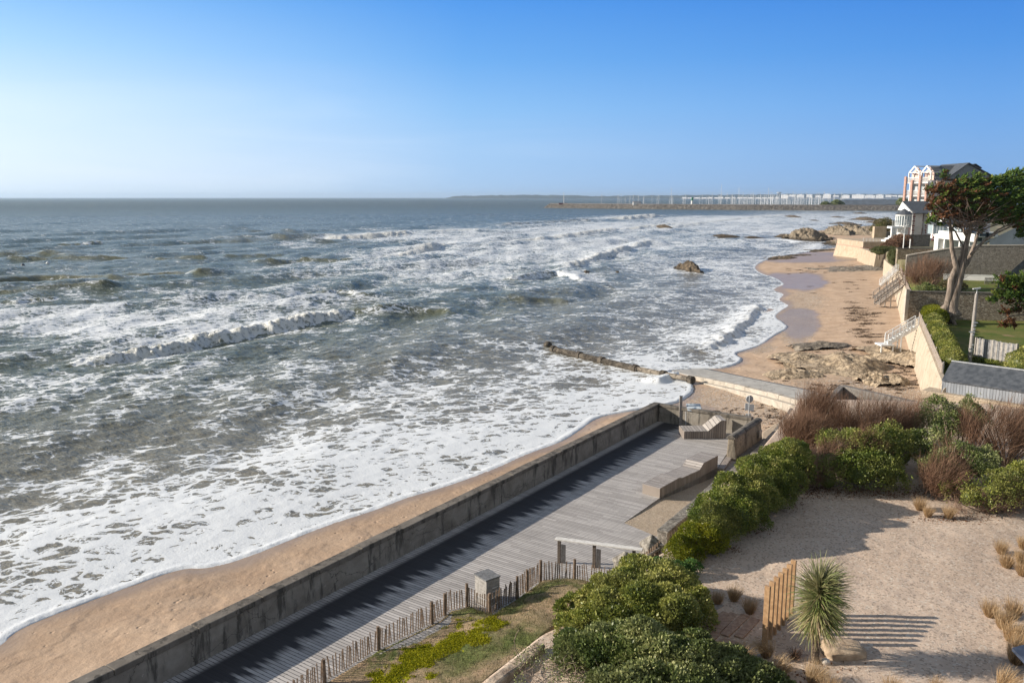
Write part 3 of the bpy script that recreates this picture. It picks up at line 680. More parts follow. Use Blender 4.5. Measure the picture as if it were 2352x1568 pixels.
# plaque on its far end
MB().prism([tuple(bf-DB*.9+NB*.60), tuple(bf-DB*.5+NB*.60), tuple(bf-DB*.5+NB*.66), tuple(bf-DB*.9+NB*.66)], .25, .65).build('plaque', M['conc_light'], bt)

# wooden lounger
fl = np.array(G(1571, 1008)[:2]); fr_ = np.array(G(1668, 1007)[:2]); bl = np.array(G(1561, 979, .5)[:2]); fl5 = np.array(G(1573, 991.5, .5)[:2])
dep = bl-fl5; ux = fr_-fl
lo_ = thing('deck_lounger', 'slatted grey timber lounger with raised back at the far end of the boardwalk', 'lounger', (float(fl[0]), float(fl[1]), 0))
prof = [(0, .50), (.56, .50), (.86, 1.16), (.985, 1.16)]
m = MB(); m2 = MB(); base = [(0, 0), (.56, 0), (.86, 0), (.985, 0)]
V = []
for dd in (0, 1):
    for s_, z in prof: V.append((fl[0]+ux[0]*s_+dep[0]*dd, fl[1]+ux[1]*s_+dep[1]*dd, z-.03))
    for s_, z in base: V.append((fl[0]+ux[0]*s_+dep[0]*dd, fl[1]+ux[1]*s_+dep[1]*dd, 0.002))
m.add(V, [(0, 1, 5, 4), (1, 2, 6, 5), (2, 3, 7, 6), (8, 12, 13, 9), (9, 13, 14, 10), (10, 14, 15, 11), (0, 4, 12, 8), (3, 11, 15, 7), (4, 5, 6, 7, 15, 14, 13, 12), (0, 8, 9, 1), (1, 9, 10, 2), (2, 10, 11, 3)])
m.build('side_panel', planks_mat('lounger_side_boards', (1, 0), .14, (.17, .14, .12), (.32, .275, .24)), lo_)
m = MB()
for (s0, z0), (s1, z1), n in ((prof[0], prof[1], 8), (prof[1], prof[2], 6), (prof[2], prof[3], 2)):
    for i in range(n):
        a = s0+(s1-s0)*i/n; b = s0+(s1-s0)*(i+.93)/n; za = z0+(z1-z0)*i/n; zb = z0+(z1-z0)*(i+.93)/n
        q = lambda s_, dd, z: (fl[0]+ux[0]*s_+dep[0]*dd, fl[1]+ux[1]*s_+dep[1]*dd, z)
        m.add([q(a, -.02, za-.028), q(b, -.02, zb-.028), q(b, 1.02, zb-.028), q(a, 1.02, za-.028), q(a, -.02, za+.008), q(b, -.02, zb+.008), q(b, 1.02, zb+.008), q(a, 1.02, za+.008)],
              [(3, 2, 1, 0), (4, 5, 6, 7), (0, 1, 5, 4), (1, 2, 6, 5), (2, 3, 7, 6), (3, 0, 4, 7)])
m.build('slats', planks_mat('lounger_slats', (1, 0), .2, (.28, .25, .225), (.44, .40, .36)), lo_)

# long bench along the path
lb = thing('long_bench', 'long stepped timber bench of grey boards along the path edge of the boardwalk', 'bench', (float(E_L[0]), float(E_L[1]), 0))
LBn = float(np.linalg.norm(E_R-E_L)); bp = [(0, .50), (.31, .56), (.355, .47), (.66, .42), (.73, .70), (1.0, .72)]
def bq(s_, o, z): return (float(E_L[0]+ED[0]*LBn*s_+EN[0]*o), float(E_L[1]+ED[1]*LBn*s_+EN[1]*o), z)
V = []; n = len(bp)
for o_ in (0, -1.0):
    for s_, z in bp: V.append(bq(s_, o_, z-.03))
    for s_, z in bp: V.append(bq(s_, o_, -1.0))
F = []
for i in range(n-1): F += [(i, i+1, n+i+1, n+i), (2*n+i, 3*n+i, 3*n+i+1, 2*n+i+1), (i, 2*n+i, 2*n+i+1, i+1)]
F += [(0, n, 3*n, 2*n), (n-1, 3*n-1, 4*n-1, 2*n-1)]
MB().add(V, F).build('front_panel', planks_mat('bench_front_boards', tuple(ED), .13, (.23, .19, .16), (.38, .33, .285)), lb)
m = MB()
for (s0, z0), (s1, z1) in zip(bp[:-1], bp[1:]):
    k_ = max(1, round((s1-s0)*LBn/.14))
    for i in range(k_):
        a = s0+(s1-s0)*i/k_; b = s0+(s1-s0)*(i+.93)/k_; za = z0+(z1-z0)*i/k_; zb = z0+(z1-z0)*(i+.93)/k_
        P8 = [bq(a, -1.02, za-.028), bq(b, -1.02, zb-.028), bq(b, .02, zb-.028), bq(a, .02, za-.028), bq(a, -1.02, za+.008), bq(b, -1.02, zb+.008), bq(b, .02, zb+.008), bq(a, .02, za+.008)]
        m.add(P8, [(0, 1, 2, 3), (7, 6, 5, 4), (0, 4, 5, 1), (1, 5, 6, 2), (2, 6, 7, 3), (3, 7, 4, 0)])
m.build('seat', planks_mat('bench_slats', tuple(ED), .145, (.27, .24, .22), (.44, .40, .37)), lb)
# steps down to the path, between bench and buttress
st = thing('timber_steps', 'three timber steps from the boardwalk down to the path beside the buttress', 'steps', (float(E_R[0]), float(E_R[1]), -.4))
sa = E_R+ED*.06; sb = bn-DB*.05; 
for i in range(3):
    MB().prism([tuple(sa+EN*(i*.36)), tuple(sb+EN*(i*.36)), tuple(sb+EN*(i*.36+.36)), tuple(sa+EN*(i*.36+.36))], -1.2, -.005-.16*i).build('step', M['teak'], st, bevel=.01)
# path
def resamp(P, n):
    P = np.array(P, float); d = np.concatenate([[0], np.cumsum(np.linalg.norm(np.diff(P[:, :2], axis=0), axis=1))]); t = np.linspace(0, d[-1], n)
    return np.stack([np.interp(t, d, P[:, i]) for i in range(3)], -1)
def loft(name, lines, n, m, mat, amp=0, fs=1.0, ss_=0, skirt=None, parent=None, attrs=None, prof=None, fine=0):
    """rows of m steps between consecutive 3D polylines"""
    L = [resamp(l, n) for l in lines]; R_ = []
    for a, b in zip(L[:-1], L[1:]):
        for j in range(m): R_.append(a+(b-a)*j/m)
    R_.append(L[-1]); Gd = np.array(R_)
    if amp:
        e = np.ones(Gd.shape[:2]); e[0] = 0; e[-1] = 0
        Gd[..., 2] += amp*(fbm(Gd[..., 0]*fs, Gd[..., 1]*fs, 4, ss_)-.5)*e
    if fine: Gd[..., 2] += fine*(fbm(Gd[..., 0]*4, Gd[..., 1]*4, 3, ss_+9)-.5)
    if skirt is not None:
        r0 = Gd[:1].copy(); r0[..., 2] = skirt; r1 = Gd[-1:].copy(); r1[..., 2] = skirt; Gd = np.concatenate([r0, Gd, r1])
        c0 = Gd[:, :1].copy(); c0[..., 2] = skirt; c1 = Gd[:, -1:].copy(); c1[..., 2] = skirt; Gd = np.concatenate([c0, Gd, c1], 1)
    nr, nc = Gd.shape[:2]; idx = np.arange(nr*nc).reshape(nr, nc)
    F = np.stack([idx[:-1, :-1], idx[:-1, 1:], idx[1:, 1:], idx[1:, :-1]], -1).reshape(-1, 4)
    ar = (Gd[1, 1, 0]-Gd[0, 0, 0])
    a, b, c = Gd[nr//2, nc//2], Gd[nr//2, nc//2+1], Gd[nr//2+1, nc//2]
    if np.cross(b-a, c-a)[2] < 0: F = F[:, ::-1]
    at = {k_: ('POINT', f(Gd.reshape(-1, 3))) for k_, f in (attrs or {}).items()}
    return npmesh(name, Gd.reshape(-1, 3), F, mat, parent=parent, smooth=True, attrs=at), Gd
hwL = [(3.6, 30.2, .0), G(1510, 1252, 0), G(1598, 1176, 0), G(1655, 1130, -.25), G(1722, 1075, -.5), G(1775, 1020, -.8), G(1815, 965, -1.1), G(1850, 925, -1.3)]
pathL = [(4.8, 33.5, -.012), (*(PL-.0), -.012), (float(E_L[0]), float(E_L[1]), -.10), (float(E_R[0]), float(E_R[1]), -.46), (*(bn+NB*.5), -.50), (*(bf+NB*.7), -.85), (17.3, 54.5, -1.1), (21, 60, -1.35)]
o, _ = loft('sandy_path', [[(p[0]-.3, p[1]+.0, p[2]-.003) for p in pathL], [(p[0]+.5, p[1]-.2, p[2]) for p in hwL]], 60, 12, M['path'], .05, .6, 3, skirt=-2.2)
tag(o, kind='structure')
# low stone wall along the path
lw = thing('stone_wall', 'low lichen covered stone wall between the sandy path and the clipped hedge', 'wall', hwL[1])
WL = subdiv_line([(p[0], p[1], p[2]) for p in hwL[1:7]], .6)
WLn = [(p[0], p[1]) for p in WL]; z1 = [.62+.25*min(0, p[2]+.1)+random.uniform(-.03, .03)+(p[2] if p[2] < -.3 else 0)*.6 for p in WL]
MB().wall(WLn, -.02, .42, -2.2, z1).build('wall', M['lichen'], lw)
MB().wall(WLn, -.06, .47, [z+.002 for z in z1], [z+.10 for z in z1]).build('coping', M['lichen'], lw, bevel=.03)

# gate piers with pyramid caps
def pier(u, v, zt, label, w_=.36):
    g = AT(u, v, 0) if False else None
    a = G(u, v, zt); t = thing('gate_pier', label, 'pier', (a[0], a[1], 0), 'stone gate piers')
    an = R(20); ax = (cos(an), sin(an))
    m = MB(); n = 9; rs = random.Random(int(u))
    def ring(h, z): 
        return [(a[0]+(sx*h)*ax[0]-(sy*h)*ax[1]+rs.uniform(-.012, .012), a[1]+(sx*h)*ax[1]+(sy*h)*ax[0]+rs.uniform(-.012, .012), z) for sx, sy in ((-1, -1), (1, -1), (1, 1), (-1, 1))]
    m.add(ring(w_*.95, -.6)+ring(w_*.95, zt-.5), [(3, 2, 1, 0), (4, 5, 6, 7), (0, 1, 5, 4), (1, 2, 6, 5), (2, 3, 7, 6), (3, 0, 4, 7)]).build('shaft', M['lichen'], t, bevel=.03)
    m = MB(); m.add(ring(w_*1.06, zt-.498)+ring(w_*1.06, zt-.38)+ring(.05, zt), [(3, 2, 1, 0), (8, 9, 10, 11)]+[(b+i, b+(i+1) % 4, b+4+(i+1) % 4, b+4+i) for b in (0, 4) for i in range(4)])
    m.build('cap', M['lichen'], t, bevel=.03); return a
pa = pier(1498, 1228, 1.35, 'far stone gate pier with weathered pyramid cap where the stone wall ends')
pb = pier(1437, 1266, 1.35, 'near stone gate pier with weathered pyramid cap rising from the glossy shrub')
# picket gate between pier and wall
ga = G(1464, 1290, .95); gb = G(1519, 1253, .95)
gt = thing('picket_gate', 'small timber picket gate ajar beside the stone gate piers', 'gate', (ga[0], ga[1], 0))
gv = Vector((gb[0]-ga[0], gb[1]-ga[1], 0)); gl = gv.length; gd = gv/gl
m = MB()
for i in range(11):
    s_ = gl*(i+.5)/11; x, y = ga[0]+gd.x*s_, ga[1]+gd.y*s_; h = 1.05+.12*i/10
    m.beam((x-gd.y*.04, y+gd.x*.04, .02), (x-gd.y*.04, y+gd.x*.04, h), .055, .05, (gd.x, gd.y, 0))
m.build('pickets', M['chestnut'], gt)
m = MB(); m.beam((ga[0]+gd.y*.03, ga[1]-gd.x*.03, .92), (gb[0]+gd.y*.03, gb[1]-gd.x*.03, .92), .05, .11); m.build('rail', M['grey_wood'], gt)
MB().box(gb[0]-.06, gb[0]+.06, gb[1]-.14, gb[1]-.02, -.3, 1.05).build('post', M['grey_wood'], gt)

# handrail
r0 = G(1276, 1236, 1.02); r1 = G(1476, 1262, 1.02)
hr = thing('handrail', 'white flat topped handrail on three brown posts at the boardwalk entrance', 'handrail', (r0[0], r0[1], 0))
MB().beam(r0, (r1[0], r1[1], r1[2]), .26, .06).build('rail', mat2('bleached_rail', (.58, .55, .50), (.72, .69, .64), 8, .7, .2), hr, bevel=.008)
rv = (Vector(r1)-Vector(r0)).normalized()
for s_ in (.045, .455, .905):
    c = Vector(r0).lerp(Vector(r1), s_)
    MB().obox((c.x, c.y), (rv.x, rv.y), None, -.1, .993, .065, .05).build('post', M['dark_wood'], hr, bevel=.008)
    if s_ < .9: MB().obox((c.x+rv.x*.16+.02, c.y+rv.y*.16+.03), (rv.x, rv.y), None, -.08, .78, .09, .02).build('lit_side_plate', M['grey_wood'], hr)  # post's shaded face is the dark wood, its lit side a paler plate

# litter bin housing
c0 = G(1094, 1345, 1.05); bx = G(1118, 1400, 0)
bin_ = thing('litter_bin', 'square grey timber litter bin housing of horizontal slats behind the paling fence', 'bin', (bx[0], bx[1], 0))
an = R(38); ax = (cos(an), sin(an)); bc = np.array(G(1119, 1385, 0)[:2])+np.array((0, .15))
for nm, zz in (('body', None),):
    m = MB(); 
    for i in range(7): m.obox(tuple(bc), ax, None, .03+i*.142, .03+i*.142+.132, .30, .36)
    m.obox(tuple(bc), ax, None, 0.02, 1.0, .275, .335)
    m.build('body', mat2('bin_boards', (.25, .235, .215), (.36, .34, .315), 7, .8, .4), bin_)
m = MB()
for i in range(5):
    o_ = -.27+i*.135; m.obox((bc[0]+ax[0]*o_, bc[1]+ax[1]*o_), ax, None, 1.032, 1.065, .06, .38)
m.obox(tuple(bc), ax, None, 1.004, 1.03, .33, .37)
m.build('lid', mat2('bin_lid_boards', (.13, .13, .13), (.20, .20, .20), 7, .75, .4), bin_)
m = MB(); nx_, ny_ = ax[1], -ax[0]
for z in (.52, .66): MB().obox((bc[0]+nx_*.362+ax[0]*.1, bc[1]+ny_*.362+ax[1]*.1), ax, None, z, z+.02, .13, .004).build('slot', M['white'], bin_)

# chestnut paling fence
FP = [G(560, 1680, .05), G(726, 1572, .05), G(860, 1490, .05), G(1005, 1420, .05), G(1030, 1398, .06), G(1069, 1388, .08), G(1098, 1398, .1), G(1123, 1409, .1), G(1140, 1395, .1), G(1186, 1367, .12), G(1242, 1326, .15), G(1275, 1326, .15), G(1316, 1330, .2), G(1356, 1336, .25), G(1400, 1345, .3)]
pf = thing('paling_fence', 'wavy chestnut paling fence wired to round posts between boardwalk and grassy bank', 'fence', FP[3])
FL = resamp(FP, 400); seg = np.concatenate([[0], np.cumsum(np.linalg.norm(np.diff(FL[:, :2], axis=0), axis=1))]); FT = seg[-1]
def fpos(t): return [float(np.interp(t, seg, FL[:, i])) for i in range(3)]
m = MB(); rr = random.Random(2); t = 0
while t < FT:
    p = fpos(t); h = rr.uniform(.58, .72); lx, ly = rr.gauss(0, .035), rr.gauss(0, .035); w_ = rr.uniform(.028, .045)
    m.beam((p[0], p[1], p[2]-.1), (p[0]+lx, p[1]+ly, p[2]+h), w_, .018, (0.4, 1, 0)); t += rr.uniform(.085, .125)
m.build('palings', M['chestnut'], pf)
m = MB()
for z in (.18, .48):
    m.tube([(lambda q: (q[0], q[1], q[2]+z))(fpos(FT*i/90)) for i in range(91)], .006, 4)
m.build('wire', M['grey_metal'], pf)
pt = [FT*.03, FT*.18, FT*.32, FT*.46]+[seg[int(np.argmin(np.hypot(FL[:, 0]-q[0], FL[:, 1]-q[1])))] for q in (G(1023, 1408, .05), G(1069, 1389, .08), G(1123, 1411, .1), G(1186, 1368, .12), G(1205, 1350, .12), G(1242, 1328, .15), G(1316, 1331, .2))]
for t in pt:
    p = fpos(t); h = rr.uniform(.72, .86); MB().tube([(p[0]+.04, p[1]-.04, p[2]-.2), (p[0]+.04, p[1]-.04, p[2]+h)], [.062, .055], 9).build('post', M['chestnut'], pf)
# info panel and road sign behind the walls
ip = G(1594, 935, 1.25); o = thing('information_panel', 'tilted blue and white information panel on a low frame behind the end wall', 'sign', (ip[0], ip[1], -1.2))
m = MB(); w_ = .45
m.add([(ip[0]-w_, ip[1]-.25, 1.10), (ip[0]+w_, ip[1]-.35, 1.10), (ip[0]+w_, ip[1]+.25, 1.42), (ip[0]-w_, ip[1]+.35, 1.42), (ip[0]-w_, ip[1]-.25, 1.06), (ip[0]+w_, ip[1]-.35, 1.06), (ip[0]+w_, ip[1]+.25, 1.38), (ip[0]-w_, ip[1]+.35, 1.38)],
      [(0, 1, 2, 3), (7, 6, 5, 4), (0, 4, 5, 1), (1, 5, 6, 2), (2, 6, 7, 3), (3, 7, 4, 0)])
kk = N('panel_print'); pn = kk.noise(kk.pos(), 2.2, 3, .5); m.build('board', kk.fin(kk.mix(kk.ss(pn, .42, .52), (.14, .20, .28), (.55, .60, .63)), .25, None, .6), o)
for sx in (-.5, .5): MB().tube([(ip[0]+sx, ip[1], -2.0), (ip[0]+sx, ip[1], 1.2)], .03, 8).build('leg', M['grey_metal'], o)
sp0 = G(1722, 962, 0); sp0 = (16.0, 54.0, -1.3); 
su = AT(1722, 908, 52.0); o = thing('road_sign', 'round road sign seen from behind, white plates below, on a grey pole', 'sign', (su[0], 52.0, -1.2))
zt = su[2]
MB().tube([(su[0], 52, -1.5), (su[0], 52, zt)], .03, 8).build('pole', M['grey_metal'], o)
m = MB(); m.tube([(su[0]+.03, 52.04, zt-.25), (su[0]+.03, 52.07, zt-.25)], .23, 24); m.build('round_plate', M['grey_metal'], o)
m = MB(); m.tube([(su[0]+.03, 52.072, zt-.25), (su[0]+.03, 52.09, zt-.25)], .245, 24); m.build('rim', M['white'], o)
MB().box(su[0]-.26, su[0]+.05, 52.035, 52.06, zt-1.0, zt-.52).build('plate', M['white'], o, bevel=.01)
MB().box(su[0]+.03, su[0]+.34, 52.065, 52.09, zt-1.06, zt-.60).build('plate', M['white'], o, bevel=.01)
MB().box(su[0]-.19, su[0]+.16, 52.035, 52.06, zt-1.38, zt-1.22).build('plate', M['white'], o, bevel=.01)
# ================================================================ FOLIAGE TOOLS
def leaf_mat(name, stops, rough=.45, spec=.5, trans=.25):
    spec *= .45; rough = max(rough, .42)
    k = N(name); r = k.attr('rnd'); col = k.ramp(r, stops)
    big = k.noise(k.pos(), .9, 3, .6); col = k.mix(k.ss(big, .35, .7), col, k.mix(.5, col, tuple(x*.7 for x in stops[-1][1])))
    m = k.fin(col, rough, None, spec)
    tr = k.n.new('ShaderNodeBsdfTranslucent'); k.l.new(col, tr.inputs[0]); mx = k.n.new('ShaderNodeMixShader'); mx.inputs[0].default_value = trans
    k.l.new(k.p.outputs[0], mx.inputs[1]); k.l.new(tr.outputs[0], mx.inputs[2]); k.l.new(mx.outputs[0], k.out.inputs[0]); return m
LM = {
 'hedge': leaf_mat('glossy_hedge_leaf', [(0, (0.050, 0.085, 0.016)), (.45, (0.120, 0.166, 0.026)), (.8, (0.226, 0.257, 0.047)), (1, (0.422, 0.392, 0.129))], .32, .6),
 'pitto': leaf_mat('olive_leaf', [(0, (0.067, 0.095, 0.023)), (.45, (0.179, 0.212, 0.039)), (.8, (0.329, 0.335, 0.072)), (1, (0.568, 0.524, 0.182))], .35, .6),
 'dark': leaf_mat('dark_green_leaf', [(0, (0.047, 0.072, 0.018)), (.5, (0.101, 0.143, 0.037)), (.85, (0.202, 0.244, 0.069)), (1, (0.528, 0.528, 0.239))], .3, .7),
 'yellow': leaf_mat('yellow_green_leaf', [(0, (.06, .09, .01)), (.5, (.16, .19, .015)), (1, (.34, .33, .03))], .45, .5, .4),
 'bright': leaf_mat('bright_green_leaf', [(0, (.05, .10, .03)), (1, (.14, .26, .07))], .5, .4, .4),
 'tam': leaf_mat('tamarisk_twig', [(0, (0.097, 0.058, 0.038)), (.5, (0.194, 0.112, 0.073)), (1, (0.320, 0.202, 0.134))], .8, .2, .1),
 'tampale': leaf_mat('pale_tamarisk_twig', [(0, (.16, .10, .07)), (.5, (.28, .175, .125)), (1, (.42, .29, .21))], .8, .2, .1),
 'straw': leaf_mat('straw_blade', [(0, (.26, .155, .07)), (.5, (.44, .29, .15)), (1, (.66, .50, .31))], .6, .3, .3),
 'cord': leaf_mat('cordyline_blade', [(0, (0.057, 0.127, 0.021)), (.4, (0.149, 0.230, 0.040)), (.62, (0.310, 0.299, 0.115)), (.8, (0.483, 0.356, 0.218)), (1, (0.644, 0.494, 0.345))], .4, .5, .25),
 'cyp': leaf_mat('cypress_spray', [(0, (0.025, 0.062, 0.020)), (.5, (0.062, 0.124, 0.028)), (.85, (0.138, 0.206, 0.035)), (1, (0.235, 0.276, 0.057))], .6, .3, .2),
 'cypred': leaf_mat('scorched_spray', [(0, (.07, .045, .02)), (.5, (.15, .07, .035)), (1, (.26, .12, .06))], .7, .3, .2),
 'grass': leaf_mat('bank_grass', [(0, (.05, .075, .02)), (.5, (.12, .12, .04)), (.75, (.24, .19, .10)), (1, (.38, .30, .19))], .7, .2, .3),
 'moss': leaf_mat('yellow_moss', [(0, (.13, .15, .01)), (.5, (.26, .27, .012)), (1, (.42, .38, .02))], .8, .2, .3),
 'olive': leaf_mat('olive_topiary', [(0, (.06, .075, .03)), (1, (.16, .17, .07))], .7, .3, .2),
}
M['bark'] = mat2('grey_bark', (.13, .105, .085), (.27, .225, .185), 6, .9, .9, 10, .05)
M['twig'] = mat2('bare_branch', (.15, .11, .08), (.30, .23, .17), 8, .85, .4)
rsG = np.random.RandomState(42)
def rot_frame(d):
    """two unit vectors across the (n,3) directions"""
    a = np.cross(d, rsG.randn(*d.shape)); a /= np.linalg.norm(a, axis=1, keepdims=True)+1e-9
    return a, np.cross(d, a)
def leaves(P, D, L, W, name, mat, parent=None, rnd=None, fold=0):
    """leaf quads at P pointing along D"""
    n = len(P); D = D/(np.linalg.norm(D, axis=1, keepdims=True)+1e-9); a, b = rot_frame(D)
    L = np.broadcast_to(np.asarray(L, float), (n,))[:, None]; W = np.broadcast_to(np.asarray(W, float), (n,))[:, None]
    V = np.stack([P, P+D*L*.5+a*W*.5, P+D*L, P+D*L*.5-a*W*.5], 1).reshape(-1, 3)
    F = np.arange(n*4).reshape(-1, 4)
    if rnd is None: rnd = rsG.rand(n)
    return npmesh(name, V, F, mat, parent, attrs={'rnd': ('POINT', np.repeat(rnd, 4))})
def blob_points(blobs, n, jit=.12, lump=.35, fs=1.3, seed=0):
    """points over the outer skins of overlapping lumpy ellipsoids"""
    w_ = np.array([b[3]*b[4]+b[3]*b[5] for b in blobs]); w_ = w_/w_.sum(); out = []; nr = []; 
    for i, b in enumerate(blobs):
        m = int(n*w_[i]*1.6)+10; d = rsG.randn(m, 3); d /= np.linalg.norm(d, axis=1, keepdims=True)
        d[:, 2] = np.where(d[:, 2] < -.35, -d[:, 2], d[:, 2])
        c = np.array(b[:3]); r = np.array(b[3:6]); q = d*3
        lm = 1+lump*(vn(d[:, 0]*fs+c[0]+d[:, 2]*fs, d[:, 1]*fs+c[1]-d[:, 2], seed)-.5)+lump*.6*(vn(d[:, 0]*fs*3+c[0], (d[:, 1]+d[:, 2])*fs*3, seed+4)-.5)
        dep = 1-np.abs(rsG.randn(m))*jit
        p = c+d*r*(lm*dep)[:, None]; keep = np.ones(m, bool)
        for j, o in enumerate(blobs):
            if j == i: continue
            keep &= (((p-np.array(o[:3]))/np.array(o[3:6]))**2).sum(1) > .62
        out.append(p[keep]); nr.append((d/r)[keep])
    P = np.concatenate(out); D = np.concatenate(nr); D /= np.linalg.norm(D, axis=1, keepdims=True)
    if len(P) > n: s_ = rsG.permutation(len(P))[:n]; P, D = P[s_], D[s_]
    return P, D
def gap(P, fs, th, seed=0):
    """drop leaves where a noise field is low: holes in the crown"""
    g_ = vn(P[:, 0]*fs+P[:, 2]*fs*.7, P[:, 1]*fs-P[:, 2]*fs*.6, seed+3)
    return g_ > th
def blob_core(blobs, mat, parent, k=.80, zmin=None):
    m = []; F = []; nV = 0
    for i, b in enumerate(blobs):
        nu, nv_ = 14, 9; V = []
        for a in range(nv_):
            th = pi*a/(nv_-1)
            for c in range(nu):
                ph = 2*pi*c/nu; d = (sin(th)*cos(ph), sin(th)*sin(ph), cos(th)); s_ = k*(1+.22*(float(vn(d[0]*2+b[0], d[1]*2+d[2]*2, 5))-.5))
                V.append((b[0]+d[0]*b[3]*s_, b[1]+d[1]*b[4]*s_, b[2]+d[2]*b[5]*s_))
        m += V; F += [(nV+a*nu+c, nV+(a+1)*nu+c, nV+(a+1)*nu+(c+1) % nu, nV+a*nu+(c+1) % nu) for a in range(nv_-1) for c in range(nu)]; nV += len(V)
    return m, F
def shrub(name, label, blobs, n, L, mat, cat='shrub', group=None, z0=1.0, jit=.12, lump=.4, hole=.0, fold=.6, stems=6, k=.66, sat=4, extra=None, fs=1.3):
    """blobs: (u,v,zc,rx,ry,rz) in survey pixels and metres"""
    B = []
    for u, v, zc, rx, ry, rz in blobs:
        g = G(u, v, zc); B.append((g[0], g[1], g[2], rx, ry, rz))
    cx = sum(b[0] for b in B)/len(B); cy = sum(b[1] for b in B)/len(B)
    t = thing(name, label, cat, (cx, cy, z0), group); B0 = list(B); ro = random.Random(len(blobs)*7+n)
    for b in B0:
        for _ in range(sat):
            a_, e_ = ro.uniform(0, 2*pi), ro.uniform(-.1, 1.2); q = ro.uniform(.28, .48)
            B.append((b[0]+cos(a_)*cos(e_)*b[3]*.82, b[1]+sin(a_)*cos(e_)*b[4]*.82, b[2]+sin(e_)*b[5]*.82, b[3]*q, b[4]*q, b[5]*q*1.1))
    P, D = blob_points(B, n, jit, lump, fs, len(B)); 
    if hole: kp = gap(P, 1.1, hole); P, D = P[kp], D[kp]
    D = D*fold+rsG.randn(*D.shape)*.75+np.array([0, 0, .35])
    clump = .6*vn(P[:, 0]*2.2, P[:, 1]*2.2+P[:, 2]*2.2, 12)+.4*vn(P[:, 0]*.8, P[:, 1]*.8+P[:, 2]*.6, 14)
    rnd = np.clip(.75*rsG.rand(len(P))+1.0*(clump-.38), 0, 1)
    o = leaves(P, D, L*(.7+.6*rsG.rand(len(P))), L*.55, 'foliage', mat, t, rnd)
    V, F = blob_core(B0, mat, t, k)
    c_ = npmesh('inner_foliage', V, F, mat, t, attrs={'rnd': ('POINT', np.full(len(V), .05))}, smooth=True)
    m = MB(); rr = random.Random(len(P))
    for b in B[:stems]:
        for i in range(3):
            an = rr.uniform(0, 2*pi); p0 = (cx, cy, z0-.1); p2 = (b[0]+cos(an)*b[3]*.6, b[1]+sin(an)*b[4]*.6, b[2]+b[5]*.4)
            m.tube([p0, tuple((p0[j]+p2[j])/2+rr.uniform(-.1, .1) for j in range(3)), p2], [.05, .035, .012], 5)
    m.build('branches', M['twig'], t)
    if extra: extra(t, B)
    return t
def ribbons(name, P0, D0, L, W, mat, parent, segs=3, bend=None, grav=0., rnd=None, taper=True, wind=(0, 0, 0)):
    """n thin curved blades"""
    n = len(P0); D = D0/(np.linalg.norm(D0, axis=1, keepdims=True)+1e-9); a, _ = rot_frame(D)
    L = np.broadcast_to(np.asarray(L, float), (n,)); W = np.broadcast_to(np.asarray(W, float), (n,))
    if bend is None: bend = rsG.randn(n, 3)*.25
    rowsv = []; p = P0.copy(); d = D.copy()
    for s_ in range(segs+1):
        wv = W*(1-.85*s_/segs) if taper else W
        rowsv.append(np.stack([p-a*wv[:, None]*.5, p+a*wv[:, None]*.5], 1))
        p = p+d*(L/segs)[:, None]; d = d+bend/segs+np.array([wind[0], wind[1], -grav+wind[2]])/segs; d /= np.linalg.norm(d, axis=1, keepdims=True)
    V = np.stack(rowsv, 1)  # n, segs+1, 2, 3
    k_ = (segs+1)*2; base = (np.arange(n)*k_)[:, None]
    F = np.concatenate([base+np.array([[2*s_, 2*s_+1, 2*s_+3, 2*s_+2]]) for s_ in range(segs)], 0)
    if rnd is None: rnd = rsG.rand(n)
    return npmesh(name, V.reshape(-1, 3), F, mat, parent, attrs={'rnd': ('POINT', np.repeat(rnd, k_))})
def tamarisk(label, blobs, n, mat, z0=1.0, Lr=(.5, 1.2), w_=.014, up=.8, wind=(.35, 0, 0), group='tamarisk shrubs with bare twigs', greens=None, name='tamarisk_shrub'):
    B = []
    for u, v, zc, rx, ry, rz in blobs:
        g = G(u, v, zc); B.append((g[0], g[1], g[2], rx, ry, rz))
    cx = sum(b[0] for b in B)/len(B); cy = sum(b[1] for b in B)/len(B)
    t = thing(name, label, 'shrub', (cx, cy, z0), group)
    P, D = blob_points(B, n, .42, .9); kp = gap(P, 1.1, .30, 3); P, D = P[kp], D[kp]
    c = np.array([cx, cy, z0]); D = D*.55+(P-c)*.18+rsG.randn(*P.shape)*.42+np.array([.25, 0, up])
    D /= np.linalg.norm(D, axis=1, keepdims=True); L = Lr[0]+(Lr[1]-Lr[0])*rsG.rand(len(P))
    clump = vn(P[:, 0]*1.8, P[:, 1]*1.8+P[:, 2], 15)
    ribbons('twigs', P-D*L[:, None]*.5, D, L, w_*(.6+.9*rsG.rand(len(P))), mat, t, 4, bend=rsG.randn(len(P), 3)*.5, wind=wind, rnd=np.clip(.5*rsG.rand(len(P))+.8*(clump-.2), 0, 1))
    m = MB(); rr = random.Random(n)
    for b in B:
        for i in range(16):
            an = rr.uniform(0, 2*pi); q = rr.uniform(.3, .95); p0 = (cx+cos(an)*.03, cy+sin(an)*.03, z0-.1); p2 = (b[0]+cos(an)*b[3]*q, b[1]+sin(an)*b[4]*q, b[2]+b[5]*rr.uniform(.2, .8))
            m.tube([p0, tuple((p0[j]+p2[j])/2+rr.uniform(-.15, .15) for j in range(3)), p2], [.045, .03, .008], 5)
    m.build('branches', M['twig'], t)
    return t

